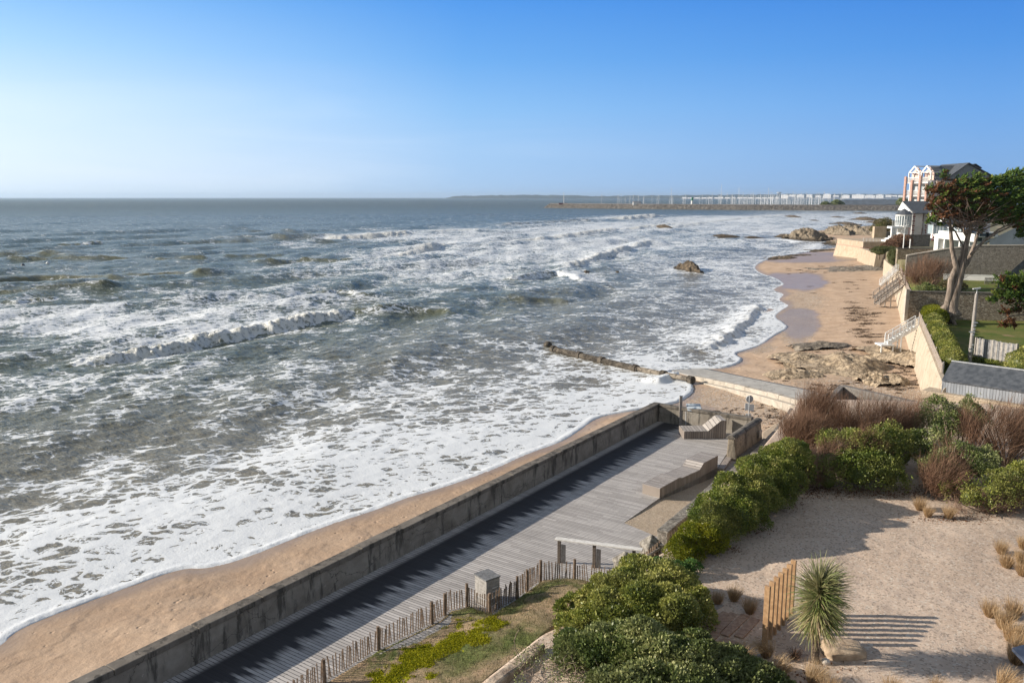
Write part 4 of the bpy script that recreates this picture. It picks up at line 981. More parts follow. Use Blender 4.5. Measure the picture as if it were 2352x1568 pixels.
# ================================================================ BANK AND GARDEN GROUND
BLn = [G(760, 1800, .60), G(1090, 1580, .62), G(1245, 1458, .60), G(1330, 1405, .58), G(1420, 1350, .5)]
def pix_attr(blobs):
    def f(V):
        u, v = Pj(V[:, 0], V[:, 1], V[:, 2]); o = np.zeros(len(V))
        jx = (fbm(V[:, 0]*2, V[:, 1]*2, 3, 61)-.5)*90
        for a, b, ra, rb, th in blobs:
            x = (u-a+jx)*cos(th)+(v-b+jx*.4)*sin(th); y = -(u-a+jx)*sin(th)+(v-b+jx*.4)*cos(th)
            o = np.maximum(o, np.exp(-((x/ra)**2+(y/rb)**2)**1.4))
        return o
    return f
MOSS = [(930, 1535, 95, 30, R(-32)), (1060, 1472, 85, 24, R(-32)), (1000, 1500, 60, 18, R(-35)), (1130, 1432, 40, 9, R(-30)), (890, 1560, 60, 25, R(-25))]
GREEN = [(1230, 1365, 90, 16, R(-28)), (1160, 1400, 70, 20, R(-15)), (1290, 1345, 60, 8, 0), (1090, 1400, 60, 12, R(-20)), (1080, 1500, 90, 36, R(-30)), (1180, 1470, 60, 30, R(-30)), (900, 1490, 90, 10, R(-28))]
def bank_mat():
    k = N('dry_grass_bank'); P = k.pos(); n = k.noise(P, 1.3, 6, .65); f = k.noise(P, 16, 4, .75)
    col = k.mix(k.ss(n, .35, .65), (.42, .29, .19), (.27, .21, .13)); col = k.mix(k.ss(f, .45, .7), col, (.20, .155, .085))
    col = k.mix(k.math('MULTIPLY', k.attr('green'), .9), col, k.mix(k.ss(f, .35, .6), (.075, .125, .03), (.16, .19, .055)))
    mm = k.ss(k.math('ADD', k.attr('moss'), k.math('MULTIPLY', k.math('SUBTRACT', k.noise(P, 5, 4, .7), .5), .9)), .35, .5)
    col = k.mix(mm, col, k.mix(k.ss(f, .4, .7), (.20, .21, .012), (.40, .37, .02)))
    return k.fin(col, .95, k.bump(k.math('ADD', f, k.math('MULTIPLY', n, 1.5)), .9, .06), .1)
bk_o, bkG = loft('grassy_bank', [[(p[0]+.12, p[1]-.12, p[2]-.02) for p in FP], BLn], 150, 46, bank_mat(), .34, .55, 5, skirt=-1.0, attrs={'moss': pix_attr(MOSS), 'green': pix_attr(GREEN)}, fine=.05)
tag(bk_o, kind='structure')
GLn = [G(700, 1850, .62), G(1090, 1580, .64), G(1245, 1458, .68), G(1400, 1385, .85), G(1470, 1300, .9), G(1535, 1262, .95), (*G(1620, 1185, .2)[:2], 1.0), (*G(1680, 1135, 0)[:2], 1.0), (*G(1745, 1080, -.2)[:2], 1.0), (*G(1800, 1022, -.6)[:2], 1.0), (*G(1835, 975, -.9)[:2], 1.0)]
GRt = [(40, 10, 1.0), (44, 22, 1.0), (48, 36, 1.0), (50, 52, 1.0)]
gd_o, gdG = loft('gravel_garden', [GLn, [(a[0]*.72+b[0]*.28, a[1]*.72+b[1]*.28, 1.0) for a, b in zip(resamp(GLn, 12), resamp(GRt, 12))], GRt], 220, 110, M['garden'], .14, .5, 8, skirt=-2.0, fine=.02)
tag(gd_o, kind='structure')
def surf_z(Gd, x, y, default=1.0):
    d = (Gd[..., 0]-x)**2+(Gd[..., 1]-y)**2; i = np.unravel_index(np.argmin(d), d.shape); return float(Gd[i][2]) if d[i] < 4 else default
# grass and moss growing on the bank
V = bkG[1:-1, 1:-1].reshape(-1, 3); mo = pix_attr(MOSS)(V); gr = pix_attr(GREEN)(V)
n = 26000; ii = rsG.randint(0, len(V), n); P = V[ii]+np.concatenate([rsG.randn(n, 2)*.07, np.zeros((n, 1))-.01], 1)
w0 = fbm(P[:, 0]*1.5, P[:, 1]*1.5, 3, 77); kp = (rsG.rand(n) < .25+.7*gr[ii]+.6*(w0-.4)) & (mo[ii] < .4)
P = P[kp]; g2 = gr[ii][kp]
o = ribbons('bank_grass', P, rsG.randn(len(P), 3)*.45+np.array([.15, 0, 1]), .06+.09*rsG.rand(len(P)), .014, LM['grass'], None, 2, rnd=np.clip(.15+.85*rsG.rand(len(P))-.45*g2, 0, 1)); tag(o, 'short dry grass tufts over the sloping bank', 'grass', kind='stuff')
kp = rsG.rand(len(V)) < np.clip((mo-.25)*2.2, 0, 1); V2 = np.repeat(V[kp], 22, 0); V2 = V2+np.concatenate([rsG.randn(len(V2), 2)*.06, rsG.rand(len(V2), 1)*.02], 1)
o = leaves(V2, rsG.randn(len(V2), 3)*.6+np.array([0, 0, .8]), .05, .035, 'yellow_moss', LM['moss']); tag(o, 'bright yellow moss cushions on the bank', 'moss', kind='stuff')
# low wall running out of the frame below the bank
lw2 = thing('garden_wall', 'broken low stone wall with pale rounded top between bank and shrubs at the bottom edge', 'wall', G(1100, 1575, .6))
wp = subdiv_line([G(900, 1720, 0)[:2], G(1095, 1592, .9)[:2], G(1240, 1478, .9)[:2]], .35)
rr = random.Random(4); MB().wall([(p[0]+rr.uniform(-.03, .03), p[1]) for p in wp], -.17, .22, -.4, [.93+rr.uniform(-.06, .06) for _ in wp]).build('wall', mat2('mortared_stone', (.28, .21, .15), (.46, .37, .28), 3, .9, .9, 7, .06, (.16, .11, .08), 2.0), lw2, bevel=.08)

# ================================================================ HEDGES AND SHRUBS
hb = [(1640, 1212, 1.75, 1.0, 1.0, .95), (1668, 1185, 1.9, 1.25, 1.25, 1.15), (1715, 1148, 2.0, 1.35, 1.35, 1.2), (1762, 1108, 2.0, 1.45, 1.45, 1.3), (1802, 1075, 2.0, 1.4, 1.4, 1.35), (1755, 1135, 1.7, 1.2, 1.2, .9), (1700, 1185, 1.6, 1.1, 1.1, .8)]
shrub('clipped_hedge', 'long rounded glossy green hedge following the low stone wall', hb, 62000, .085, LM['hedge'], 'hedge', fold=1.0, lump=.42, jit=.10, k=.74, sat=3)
shrub('golden_shrub', 'low yellow leaved shrub at the near end of the clipped hedge', [(1572, 1268, 1.35, .75, .7, .6), (1606, 1240, 1.5, .85, .8, .75), (1640, 1250, 1.35, .6, .6, .6)], 14000, .075, LM['yellow'])
shrub('leafy_plant', 'small bright green leafy plant behind the big glossy shrub', [(1520, 1302, 1.2, .42, .3, .28), (1555, 1308, 1.2, .40, .3, .28), (1590, 1304, 1.2, .35, .3, .30)], 2600, .085, LM['bright'], 'plant', k=.5)
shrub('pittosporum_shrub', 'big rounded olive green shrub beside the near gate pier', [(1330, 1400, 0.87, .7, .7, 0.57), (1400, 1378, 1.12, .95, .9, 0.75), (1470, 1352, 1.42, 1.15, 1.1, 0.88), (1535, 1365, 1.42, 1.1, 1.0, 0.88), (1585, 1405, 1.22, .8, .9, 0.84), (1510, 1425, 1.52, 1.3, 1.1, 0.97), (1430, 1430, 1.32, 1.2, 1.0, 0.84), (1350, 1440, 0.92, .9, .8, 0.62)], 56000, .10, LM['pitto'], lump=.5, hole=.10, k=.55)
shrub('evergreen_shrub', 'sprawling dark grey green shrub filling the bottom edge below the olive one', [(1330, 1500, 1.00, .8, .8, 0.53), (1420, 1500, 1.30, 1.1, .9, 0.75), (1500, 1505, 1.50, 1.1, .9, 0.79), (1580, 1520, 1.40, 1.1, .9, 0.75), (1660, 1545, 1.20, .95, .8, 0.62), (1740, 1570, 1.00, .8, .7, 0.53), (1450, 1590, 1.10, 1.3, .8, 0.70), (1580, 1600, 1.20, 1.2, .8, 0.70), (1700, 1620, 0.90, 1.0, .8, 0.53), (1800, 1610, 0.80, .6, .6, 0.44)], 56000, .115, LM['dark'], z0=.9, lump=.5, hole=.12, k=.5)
# bare tangled stems at the foot of the shrubs
t = thing('bare_brambles', 'tangle of bare pale branches between the low garden wall and the dark shrub', 'bush', G(1320, 1540, .8))
m = MB(); rr = random.Random(12)
for i in range(150):
    p = Vector(G(rr.uniform(1190, 1480), rr.uniform(1500, 1620), .85)); d = Vector((rr.gauss(0, 1), rr.gauss(0, 1), rr.uniform(.2, 1.2))).normalized(); pts = [p]
    for j in range(5): d = (d+Vector((rr.gauss(0, .4), rr.gauss(0, .4), rr.gauss(0, .3)))).normalized(); p = p+d*rr.uniform(.12, .26); pts.append(p)
    r_ = rr.uniform(.006, .02); m.tube(pts, [r_*(1-.13*j) for j in range(6)], 4)
m.build('branches', M['twig'], t)
P = np.array([G(a, b, .85) for a, b in zip(rsG.uniform(1180, 1500, 5000), rsG.uniform(1490, 1640, 5000))]); P[:, 2] += rsG.rand(5000)*.35; kp = gap(P, 1.6, .5, 9); P = P[kp]
leaves(P, rsG.randn(len(P), 3)+np.array([0, 0, .5]), .07, .035, 'foliage', LM['dark'], t)
# thicket at the back of the garden
tamarisk('feathery red brown tamarisk at the left end of the thicket above the slipway', [(1850, 1010, 2.2, 1.6, 1.5, 1.6), (1885, 960, 2.6, 1.6, 1.4, 1.6)], 9500, LM['tam'], Lr=(.7, 1.6))
tamarisk('pale brown drooping tamarisk beside the far end of the clipped hedge', [(1865, 1085, 1.7, 1.35, 1.2, 1.1)], 5200, LM['tampale'], up=.15, wind=(.5, 0, -.2))
tamarisk('reddish bare tamarisk rising behind the middle of the thicket', [(1985, 985, 2.6, 2.1, 1.4, 1.4), (2060, 985, 2.4, 1.7, 1.3, 1.5), (2110, 960, 2.4, 1.0, 1.0, 1.2)], 8000, LM['tam'], Lr=(.7, 1.5))
shrub('escallonia_shrub', 'dark green glossy shrub in the middle of the left thicket', [(1940, 1050, 2.0, 1.5, 1.3, 1.3), (2010, 1045, 2.1, 1.6, 1.3, 1.3), (2070, 1040, 2.0, 1.1, 1.1, 1.2), (1975, 1090, 1.7, 1.5, 1.1, 1.0), (1900, 1100, 1.5, .9, .9, .9), (2040, 1095, 1.6, .9, .9, .9)], 30000, .10, LM['hedge'], lump=.7, hole=.22, jit=.2, k=.45)
shrub('escallonia_shrub', 'speckled dark green shrub right of the garden opening', [(2170, 985, 2.6, 1.5, 1.2, 1.5), (2140, 1040, 2.2, .9, .9, 1.1), (2240, 1075, 2.0, 1.3, 1.2, 1.2), (2170, 1090, 1.8, 1.0, 1.0, 1.0), (2250, 960, 2.8, 1.0, 1.0, 1.2)], 26000, .10, LM['dark'], lump=.7, hole=.24, jit=.2, k=.4)
shrub('escallonia_shrub', 'light green mottled shrub at the right edge of the thicket', [(2290, 1130, 1.8, 1.3, 1.1, 1.0), (2360, 1120, 1.8, 1.3, 1.1, 1.1), (2230, 1140, 1.5, 1.0, 1.0, .8), (2440, 1100, 2.0, 1.6, 1.2, 1.4)], 22000, .10, LM['pitto'], lump=.7, hole=.26, jit=.22, k=.4)
tamarisk('dense reddish tamarisk against the right edge of the photo', [(2310, 1010, 2.6, 1.9, 1.4, 1.6), (2400, 990, 2.6, 1.8, 1.4, 1.7), (2240, 990, 2.8, 1.2, 1.0, 1.4)], 12000, LM['tam'], Lr=(.7, 1.5))
tamarisk('brown upright tamarisk beside the garden opening', [(2165, 1110, 1.7, 1.1, 1.0, 1.1), (2215, 1050, 2.4, 1.0, 1.0, 1.4)], 5000, LM['tam'], Lr=(.6, 1.3))
tamarisk('low pale twiggy shrub spilling onto the gravel at the right', [(2250, 1165, 1.3, 1.3, .8, .6), (2330, 1150, 1.4, 1.2, .8, .8)], 3600, LM['tampale'], Lr=(.4, .9), up=.3)

# ================================================================ GARDEN OBJECTS
def gz(u, v): g = G(u, v, 1.0); return (g[0], g[1], surf_z(gdG, g[0], g[1]))
pA, pB = Vector(gz(1757, 1468)), Vector(gz(1816, 1406))
lbl = ['nearest and tallest looking of the seven free standing timber posts', 'second post from the near end of the timber post row', 'third post from the near end of the timber post row', 'middle post of the row of seven timber posts', 'third post from the far end of the timber post row', 'second post from the far end of the timber post row', 'farthest post of the timber row beside the spiky palm']
pd_ = (pB-pA).normalized()
for i in range(7):
    c = pA.lerp(pB, i/6); o = MB().obox((c.x, c.y), (pd_.x, pd_.y), None, c.z-.1, c.z+1.95, .055, .085).build('timber_post', M['oak'], None, bevel=.008, loc=(c.x, c.y, c.z))
    tag(o, lbl[i], 'post', 'row of free standing timber posts')
CR2 = lambda x, y: (1506.8+x*.21507, 1231.1+y*.21507)
SL = [((560, 900), (740, 785), 45), ((625, 975), (825, 790), 45), ((745, 1000), (945, 815), 48), ((895, 1020), (1055, 850), 60), ((500, 1110), (640, 990), 60), ((590, 1150), (760, 1060), 50), ((720, 1180), (850, 1090), 50), ((560, 755), (670, 700), 40)]
sll = ['sleeper nearest the olive shrub in the upper row of the stepping path', 'second sleeper of the upper row in the sunk timber path', 'third sleeper of the upper row in the sunk timber path', 'sleeper closest to the timber posts, its reddish side lit', 'darkest sleeper tucked under the shrub in the lower row', 'middle sleeper in the lower row of the sunk timber path', 'sleeper behind the drooping grass in the lower row', 'pale grey sleeper at the top of the stepping path']
for (a, b, w2), la in zip(SL, sll):
    p, q = Vector(G(*CR2(*a), 1.0)), Vector(G(*CR2(*b), 1.0)); d = (q-p); hw = .15
    c = (p+q)/2; d.normalize(); z = surf_z(gdG, c.x, c.y)
    o = MB().obox((c.x, c.y), (d.x, d.y), None, z-.15, z+.045, (q-p).length/2+.1, hw).build('timber_sleeper', M['red_sleeper'] if 'pale' not in la else M['grey_wood'], None, bevel=.012, loc=(c.x, c.y, z))
    tag(o, la, 'sleeper', 'timber sleepers sunk in the gravel')
# grass tufts
def make_tuft(wind, seed, h=.5):
    n = 420; an = rsG.rand(n)*2*pi; r_ = rsG.rand(n)**.5*.10; P = np.stack([np.cos(an)*r_, np.sin(an)*r_, np.zeros(n)-.02], -1)
    D = np.stack([np.cos(an)*.42*r_/.10, np.sin(an)*.42*r_/.10, np.ones(n)], -1)+rsG.randn(n, 3)*.12
    return ribbons('feather_grass', P, D, h*(.7+.5*rsG.rand(n)), .012, LM['straw'], None, 4, bend=rsG.randn(n, 3)*.25, grav=.2, wind=wind)
tufts = [make_tuft((0, 0, 0), 1), make_tuft((.9, .1, -.2), 2, .62), make_tuft((-.9, .2, -.3), 3, .62), make_tuft((.3, 0, 0), 4, .5)]
TP = [(1647, 1379, 0, 1.0, 'round straw tuft beside the olive shrub, left of the trio by the sleepers'), (1686, 1372, 3, 1.1, 'straw tuft in the middle of the trio above the sleepers'), (1722, 1399, 0, 1.15, 'straw tuft nearest the timber posts, above the sleepers'),
      (1702, 1505, 1, 1.1, 'drooping straw tuft at the foot of the sleepers'), (1760, 1497, 2, 1.1, 'wispy tuft leaning against the nearest timber post'), (1786, 1543, 1, 1.15, 'shaded drooping tuft below the timber posts'), (1868, 1562, 1, 1.15, 'bright combed over tuft below the spiky palm'),
      (1905, 1590, 0, 1.2, 'pale tuft cut by the bottom edge right of the spiky palm'), (2048, 1592, 0, 1.1, 'tuft on the bottom edge below the slatted shadow'), (2153, 1594, 0, 1.0, 'small tuft on the bottom edge, middle of three'), (2307, 1588, 1, 1.2, 'tuft at the bottom right corner of the gravel'),
      (2112, 1170, 0, 1.2, 'largest straw tuft of the three near the far shrub'), (2131, 1186, 3, 1.0, 'front straw tuft of the three near the far shrub'), (2179, 1189, 3, 1.1, 'right straw tuft of the three near the far shrub'),
      (2299, 1270, 0, 1.1, 'upper tuft of the pair near the right edge'), (2312, 1301, 0, 1.2, 'lower tuft of the pair near the right edge'), (2350, 1260, 3, 1.1, 'topmost tuft touching the right edge'), (2345, 1291, 3, 1.1, 'second tuft down on the right edge'), (2348, 1321, 0, 1.1, 'third tuft down on the right edge'),
      (2273, 1416, 0, 1.2, 'left tuft of the lower right cluster'), (2327, 1417, 0, 1.3, 'top right tuft of the lower right cluster'), (2304, 1443, 3, 1.3, 'central tuft of the lower right cluster'), (2322, 1472, 3, 1.25, 'wind blown tuft below the central one in the cluster'), (2343, 1487, 1, 1.3, 'tuft on the right edge low in the cluster'), (2334, 1521, 1, 1.4, 'big brown combed tuft at the foot of the cluster')]
for i, (u, v, k_, s_, la) in enumerate(TP):
    first = not tufts[k_].get('label'); o = tufts[k_] if first else tufts[k_].copy()
    if not first: COL.objects.link(o)
    o.location = gz(u, v); o.rotation_euler = (0, 0, rsG.uniform(-.4, .4)); o.scale = (s_, s_, s_*.95); tag(o, la, 'grass tuft', 'feather grass tufts in the gravel garden')
# cordyline
cb_ = gz(1872, 1513); ct = thing('cordyline_palm', 'shaggy spiky cordyline palm with brown tipped leaves beside the timber posts', 'palm', cb_)
m = MB(); m.tube([(cb_[0]+.02*sin(i*2), cb_[1], cb_[2]-.1+i*.16) for i in range(11)], [.15, .13, .12, .13, .115, .12, .11, .12, .10, .10, .08], 10)
m.build('trunk', mat2('shaggy_trunk', (.06, .045, .03), (.18, .13, .09), 16, .95, 1.0, 22, .04), ct)
n = 1500; hz_ = rsG.rand(n); z = 1.32+hz_*1.2; an = rsG.rand(n)*2*pi
el = (hz_**1.1)*1.75-.55+rsG.randn(n)*.22
D = np.stack([np.cos(an)*np.cos(el)+.12, np.sin(an)*np.cos(el), np.sin(el)], -1)
P = np.stack([cb_[0]+np.cos(an)*.05+.05*hz_, cb_[1]+np.sin(an)*.05, cb_[2]+z], -1)
rn = np.clip(.46-.46*hz_+.55*rsG.rand(n)**1.7, 0, 1)
ribbons('leaves', P, D, .62+.42*rsG.rand(n), .045, LM['cord'], ct, 6, bend=rsG.randn(n, 3)*.2+np.array([.25, 0, 0]), grav=.75, rnd=rn)
# rock slab, stone, dry plants
def boulder(name, label, cat, c, r, mat, seed=1, group=None, amp=.28, fs=1.6, flat=False):
    nu, nv_ = 40, 22; V = []; r = np.array(r)
    TH, PH = np.meshgrid(np.linspace(0, pi, nv_), np.linspace(0, 2*pi, nu, endpoint=False), indexing='ij')
    d = np.stack([np.sin(TH)*np.cos(PH), np.sin(TH)*np.sin(PH), np.cos(TH)], -1)
    if flat: d = np.sign(d)*np.abs(d)**.55
    s_ = 1+amp*((fbm(d[..., 0]*fs+seed*3.1, d[..., 1]*fs+d[..., 2]*fs*1.3+seed, 5, seed)-.5)*2+np.abs(fbm(d[..., 0]*fs*1.7+seed, d[..., 1]*fs*1.7-d[..., 2]*fs*1.9, 4, seed+7)-.5)*-1.8)
    V = np.array(c)+d*r*s_[..., None]; idx = np.arange(nu*nv_).reshape(nv_, nu)
    F = np.stack([idx[:-1], idx[1:], np.roll(idx, -1, 1)[1:], np.roll(idx, -1, 1)[:-1]], -1).reshape(-1, 4)
    o = npmesh(name, V.reshape(-1, 3), F, mat, smooth=True, loc=tuple(c)); return tag(o, label, cat, group)
rb = gz(1944, 1505); M['slab'] = mat2('sandstone', (.33, .24, .16), (.48, .37, .26), 4, .9, .7, 9, .04, (.24, .17, .11), 1.5)
boulder('rock_slab', 'flat topped sandstone block under the striped shadow beside the palm', 'rock', (rb[0]+.05, rb[1]+.3, rb[2]+.05), (.66, .46, .26), M['slab'], 3, amp=.12, flat=True)
wb = gz(1896, 1516); boulder('white_stone', 'smooth white stone at the foot of the spiky palm', 'stone', (wb[0], wb[1], wb[2]+.05), (.14, .11, .12), mat2('white_stone', (.55, .5, .43), (.68, .63, .56), 4, .8, .3), 5, amp=.1)
def small_plant(name, label, u, v, n, h, mat, spread=1.1):
    g = gz(u, v); t = thing(name, label, 'plant', g); P = np.tile(np.array(g), (n, 1))+rsG.randn(n, 3)*[.05, .05, .01]
    ribbons('stems', P, rsG.randn(n, 3)*[spread, spread, .3]*.5+np.array([0, 0, .8]), h*(.5+.7*rsG.rand(n)), .016, mat, t, 4, bend=rsG.randn(n, 3)*.5)
    P2 = P+rsG.randn(n, 3)*[h*.35, h*.35, .03]+np.array([0, 0, h*.35]); leaves(P2, rsG.randn(n, 3), .04, .02, 'foliage', mat, t)
small_plant('heather_plant', 'dark wiry heather left of the palm trunk', 1826, 1503, 160, .38, LM['tam'])
small_plant('sedum_plant', 'small red twiggy plant right of the palm trunk', 1893, 1482, 130, .30, LM['cypred'])
tamarisk('russet tamarisk twigs standing through the middle green shrub', [(1990, 1040, 2.3, 1.2, 1.0, 1.2), (1910, 1060, 2.0, .9, .9, 1.1)], 4200, LM['tam'], Lr=(.6, 1.3))
# leaf litter along the hedge foot
P = []
for u, v, ru, rv, c in ((1720, 1215, 50, 12, 260), (1790, 1160, 40, 14, 320), (1860, 1125, 50, 16, 500), (1960, 1130, 80, 12, 600), (2080, 1130, 70, 16, 420), (2200, 1190, 90, 10, 300), (1660, 1260, 40, 8, 160), (1800, 1540, 120, 20, 160)):
    for _ in range(c): P.append(gz(rsG.normal(u, ru*.6), rsG.normal(v, rv*.6)))
P = np.array(P)+[0, 0, .015]; o = leaves(P, rsG.randn(len(P), 3)*[1, 1, .15], .09, .05, 'leaf_litter', LM['cypred']); tag(o, 'brown fallen leaves scattered along the foot of the hedge and thicket', 'leaf litter', kind='stuff')
# corner of the neighbouring roof
cr = G(2349, 1508, 1.9); o = thing('roof_corner', 'dark blue slate edge of a roof at the bottom right corner', 'roof', (cr[0], cr[1], 1.0))
MB().add([(cr[0], cr[1]+.5, 1.9), (cr[0]+3, cr[1]+.7, 2.6), (cr[0]+2.6, cr[1]-3.6, 2.6), (cr[0]-.35, cr[1]-3.6, 1.9), (cr[0], cr[1]+.5, 1.8), (cr[0]+3, cr[1]+.7, 1.8), (cr[0]+2.6, cr[1]-3.6, 1.8), (cr[0]-.35, cr[1]-3.6, 1.8)],
         [(0, 1, 2, 3), (7, 6, 5, 4), (0, 4, 5, 1), (1, 5, 6, 2), (2, 6, 7, 3), (3, 7, 4, 0)]).build('slate_roof', mat2('navy_slate', (.025, .035, .06), (.05, .065, .10), 3, .6, .3), o)
MB().box(cr[0]+.3, cr[0]+2.5, cr[1]-3.4, cr[1]+.3, .5, 1.797).build('wall', M['white_wall'], o)
# ================================================================ ROCKS
def rock_mat(name, c1, c2, dark, lo=.3, hi=.7, weed=None):
    k = N(name); P = k.pos(); n = k.noise(P, .9, 7, .7); col = k.mix(k.ss(n, lo, hi), c1, c2)
    cr = k.math('ABSOLUTE', k.math('SUBTRACT', k.noise(k.vadd(P, k.noise(P, 1.2, 4, .6, col=True), 1.0), 1.1, 5, .65), .5)); col = k.mix(k.ss(cr, .035, .0), col, dark)
    if weed: col = k.mix(k.ss(k.math('ADD', k.sep(P)[2], k.math('MULTIPLY', n, 1.2)), weed[1], weed[2]), weed[0], col)
    return k.fin(col, .85, k.bump(k.math('ADD', k.noise(P, 5, 6, .75), k.math('MULTIPLY', k.ss(cr, 0, .08), .7)), .9, .12), .3)
M['rock_tan'] = rock_mat('ochre_rock', (.33, .25, .165), (.58, .46, .32), (.13, .095, .065))
M['rock_sea'] = rock_mat('wet_sea_rock', (.085, .065, .045), (.22, .165, .105), (.03, .025, .02), weed=((.045, .035, .022), -2.6, -1.6))
M['rock_head'] = rock_mat('headland_rock', (.17, .13, .09), (.40, .33, .24), (.06, .05, .035), weed=((.05, .038, .025), -2.2, -.6))
M['rock_low'] = rock_mat('weathered_ledge', (.17, .145, .115), (.34, .29, .23), (.08, .065, .05))
def reef(name, label, u, v, z0, pw, ph, h, mat, seed=1, group=None, rot=0, rid=1.0, fs=1.0, cat='rock', n=64, zs=.25):
    g = G(u, v, z0); Y = g[1]; rx = pw*Y/FOC*1.0; ry = max(ph*Y*Y/(FOC*(CAM_Z-z0)), rx*.16)
    X_, Y_ = np.meshgrid(np.linspace(-1.15, 1.15, n), np.linspace(-1.15, 1.15, n)); r = np.sqrt(X_**2+Y_**2)
    px, py = X_*rx*fs, Y_*ry*fs; sc_ = 1.6/max(1.0, min(rx, 4))
    nn_ = fbm(px*sc_+seed, py*sc_+seed*2, 5, seed); rg = 1-2*np.abs(fbm(px*sc_*1.6+seed, py*sc_*1.6+px*sc_*.5, 4, seed+5)-.5)*1.6
    edge = r+(nn_-.5)*1.1; H_ = h*sstep(1.0, .15, edge)*(.35+.75*nn_+.45*rid*(rg-.5))+.05*h*(fbm(px*6, py*6, 3, seed+9)-.5)
    H_ = np.where(edge > 1, -zs*(edge-1)*4-.02, H_)-.03
    c, s_ = cos(rot), sin(rot); V = np.stack([g[0]+X_*rx*c-Y_*ry*s_, g[1]+X_*rx*s_+Y_*ry*c, z0+H_], -1).reshape(-1, 3)
    idx = np.arange(n*n).reshape(n, n); F = np.stack([idx[:-1, :-1], idx[:-1, 1:], idx[1:, 1:], idx[1:, :-1]], -1).reshape(-1, 4)
    return tag(npmesh(name, V, F, mat, smooth=True, loc=g), label, cat, group)
gb_ = 'rock outcrops on the beach'; gs_ = 'dark rocks breaking the surf'; gh_ = 'headland rocks'
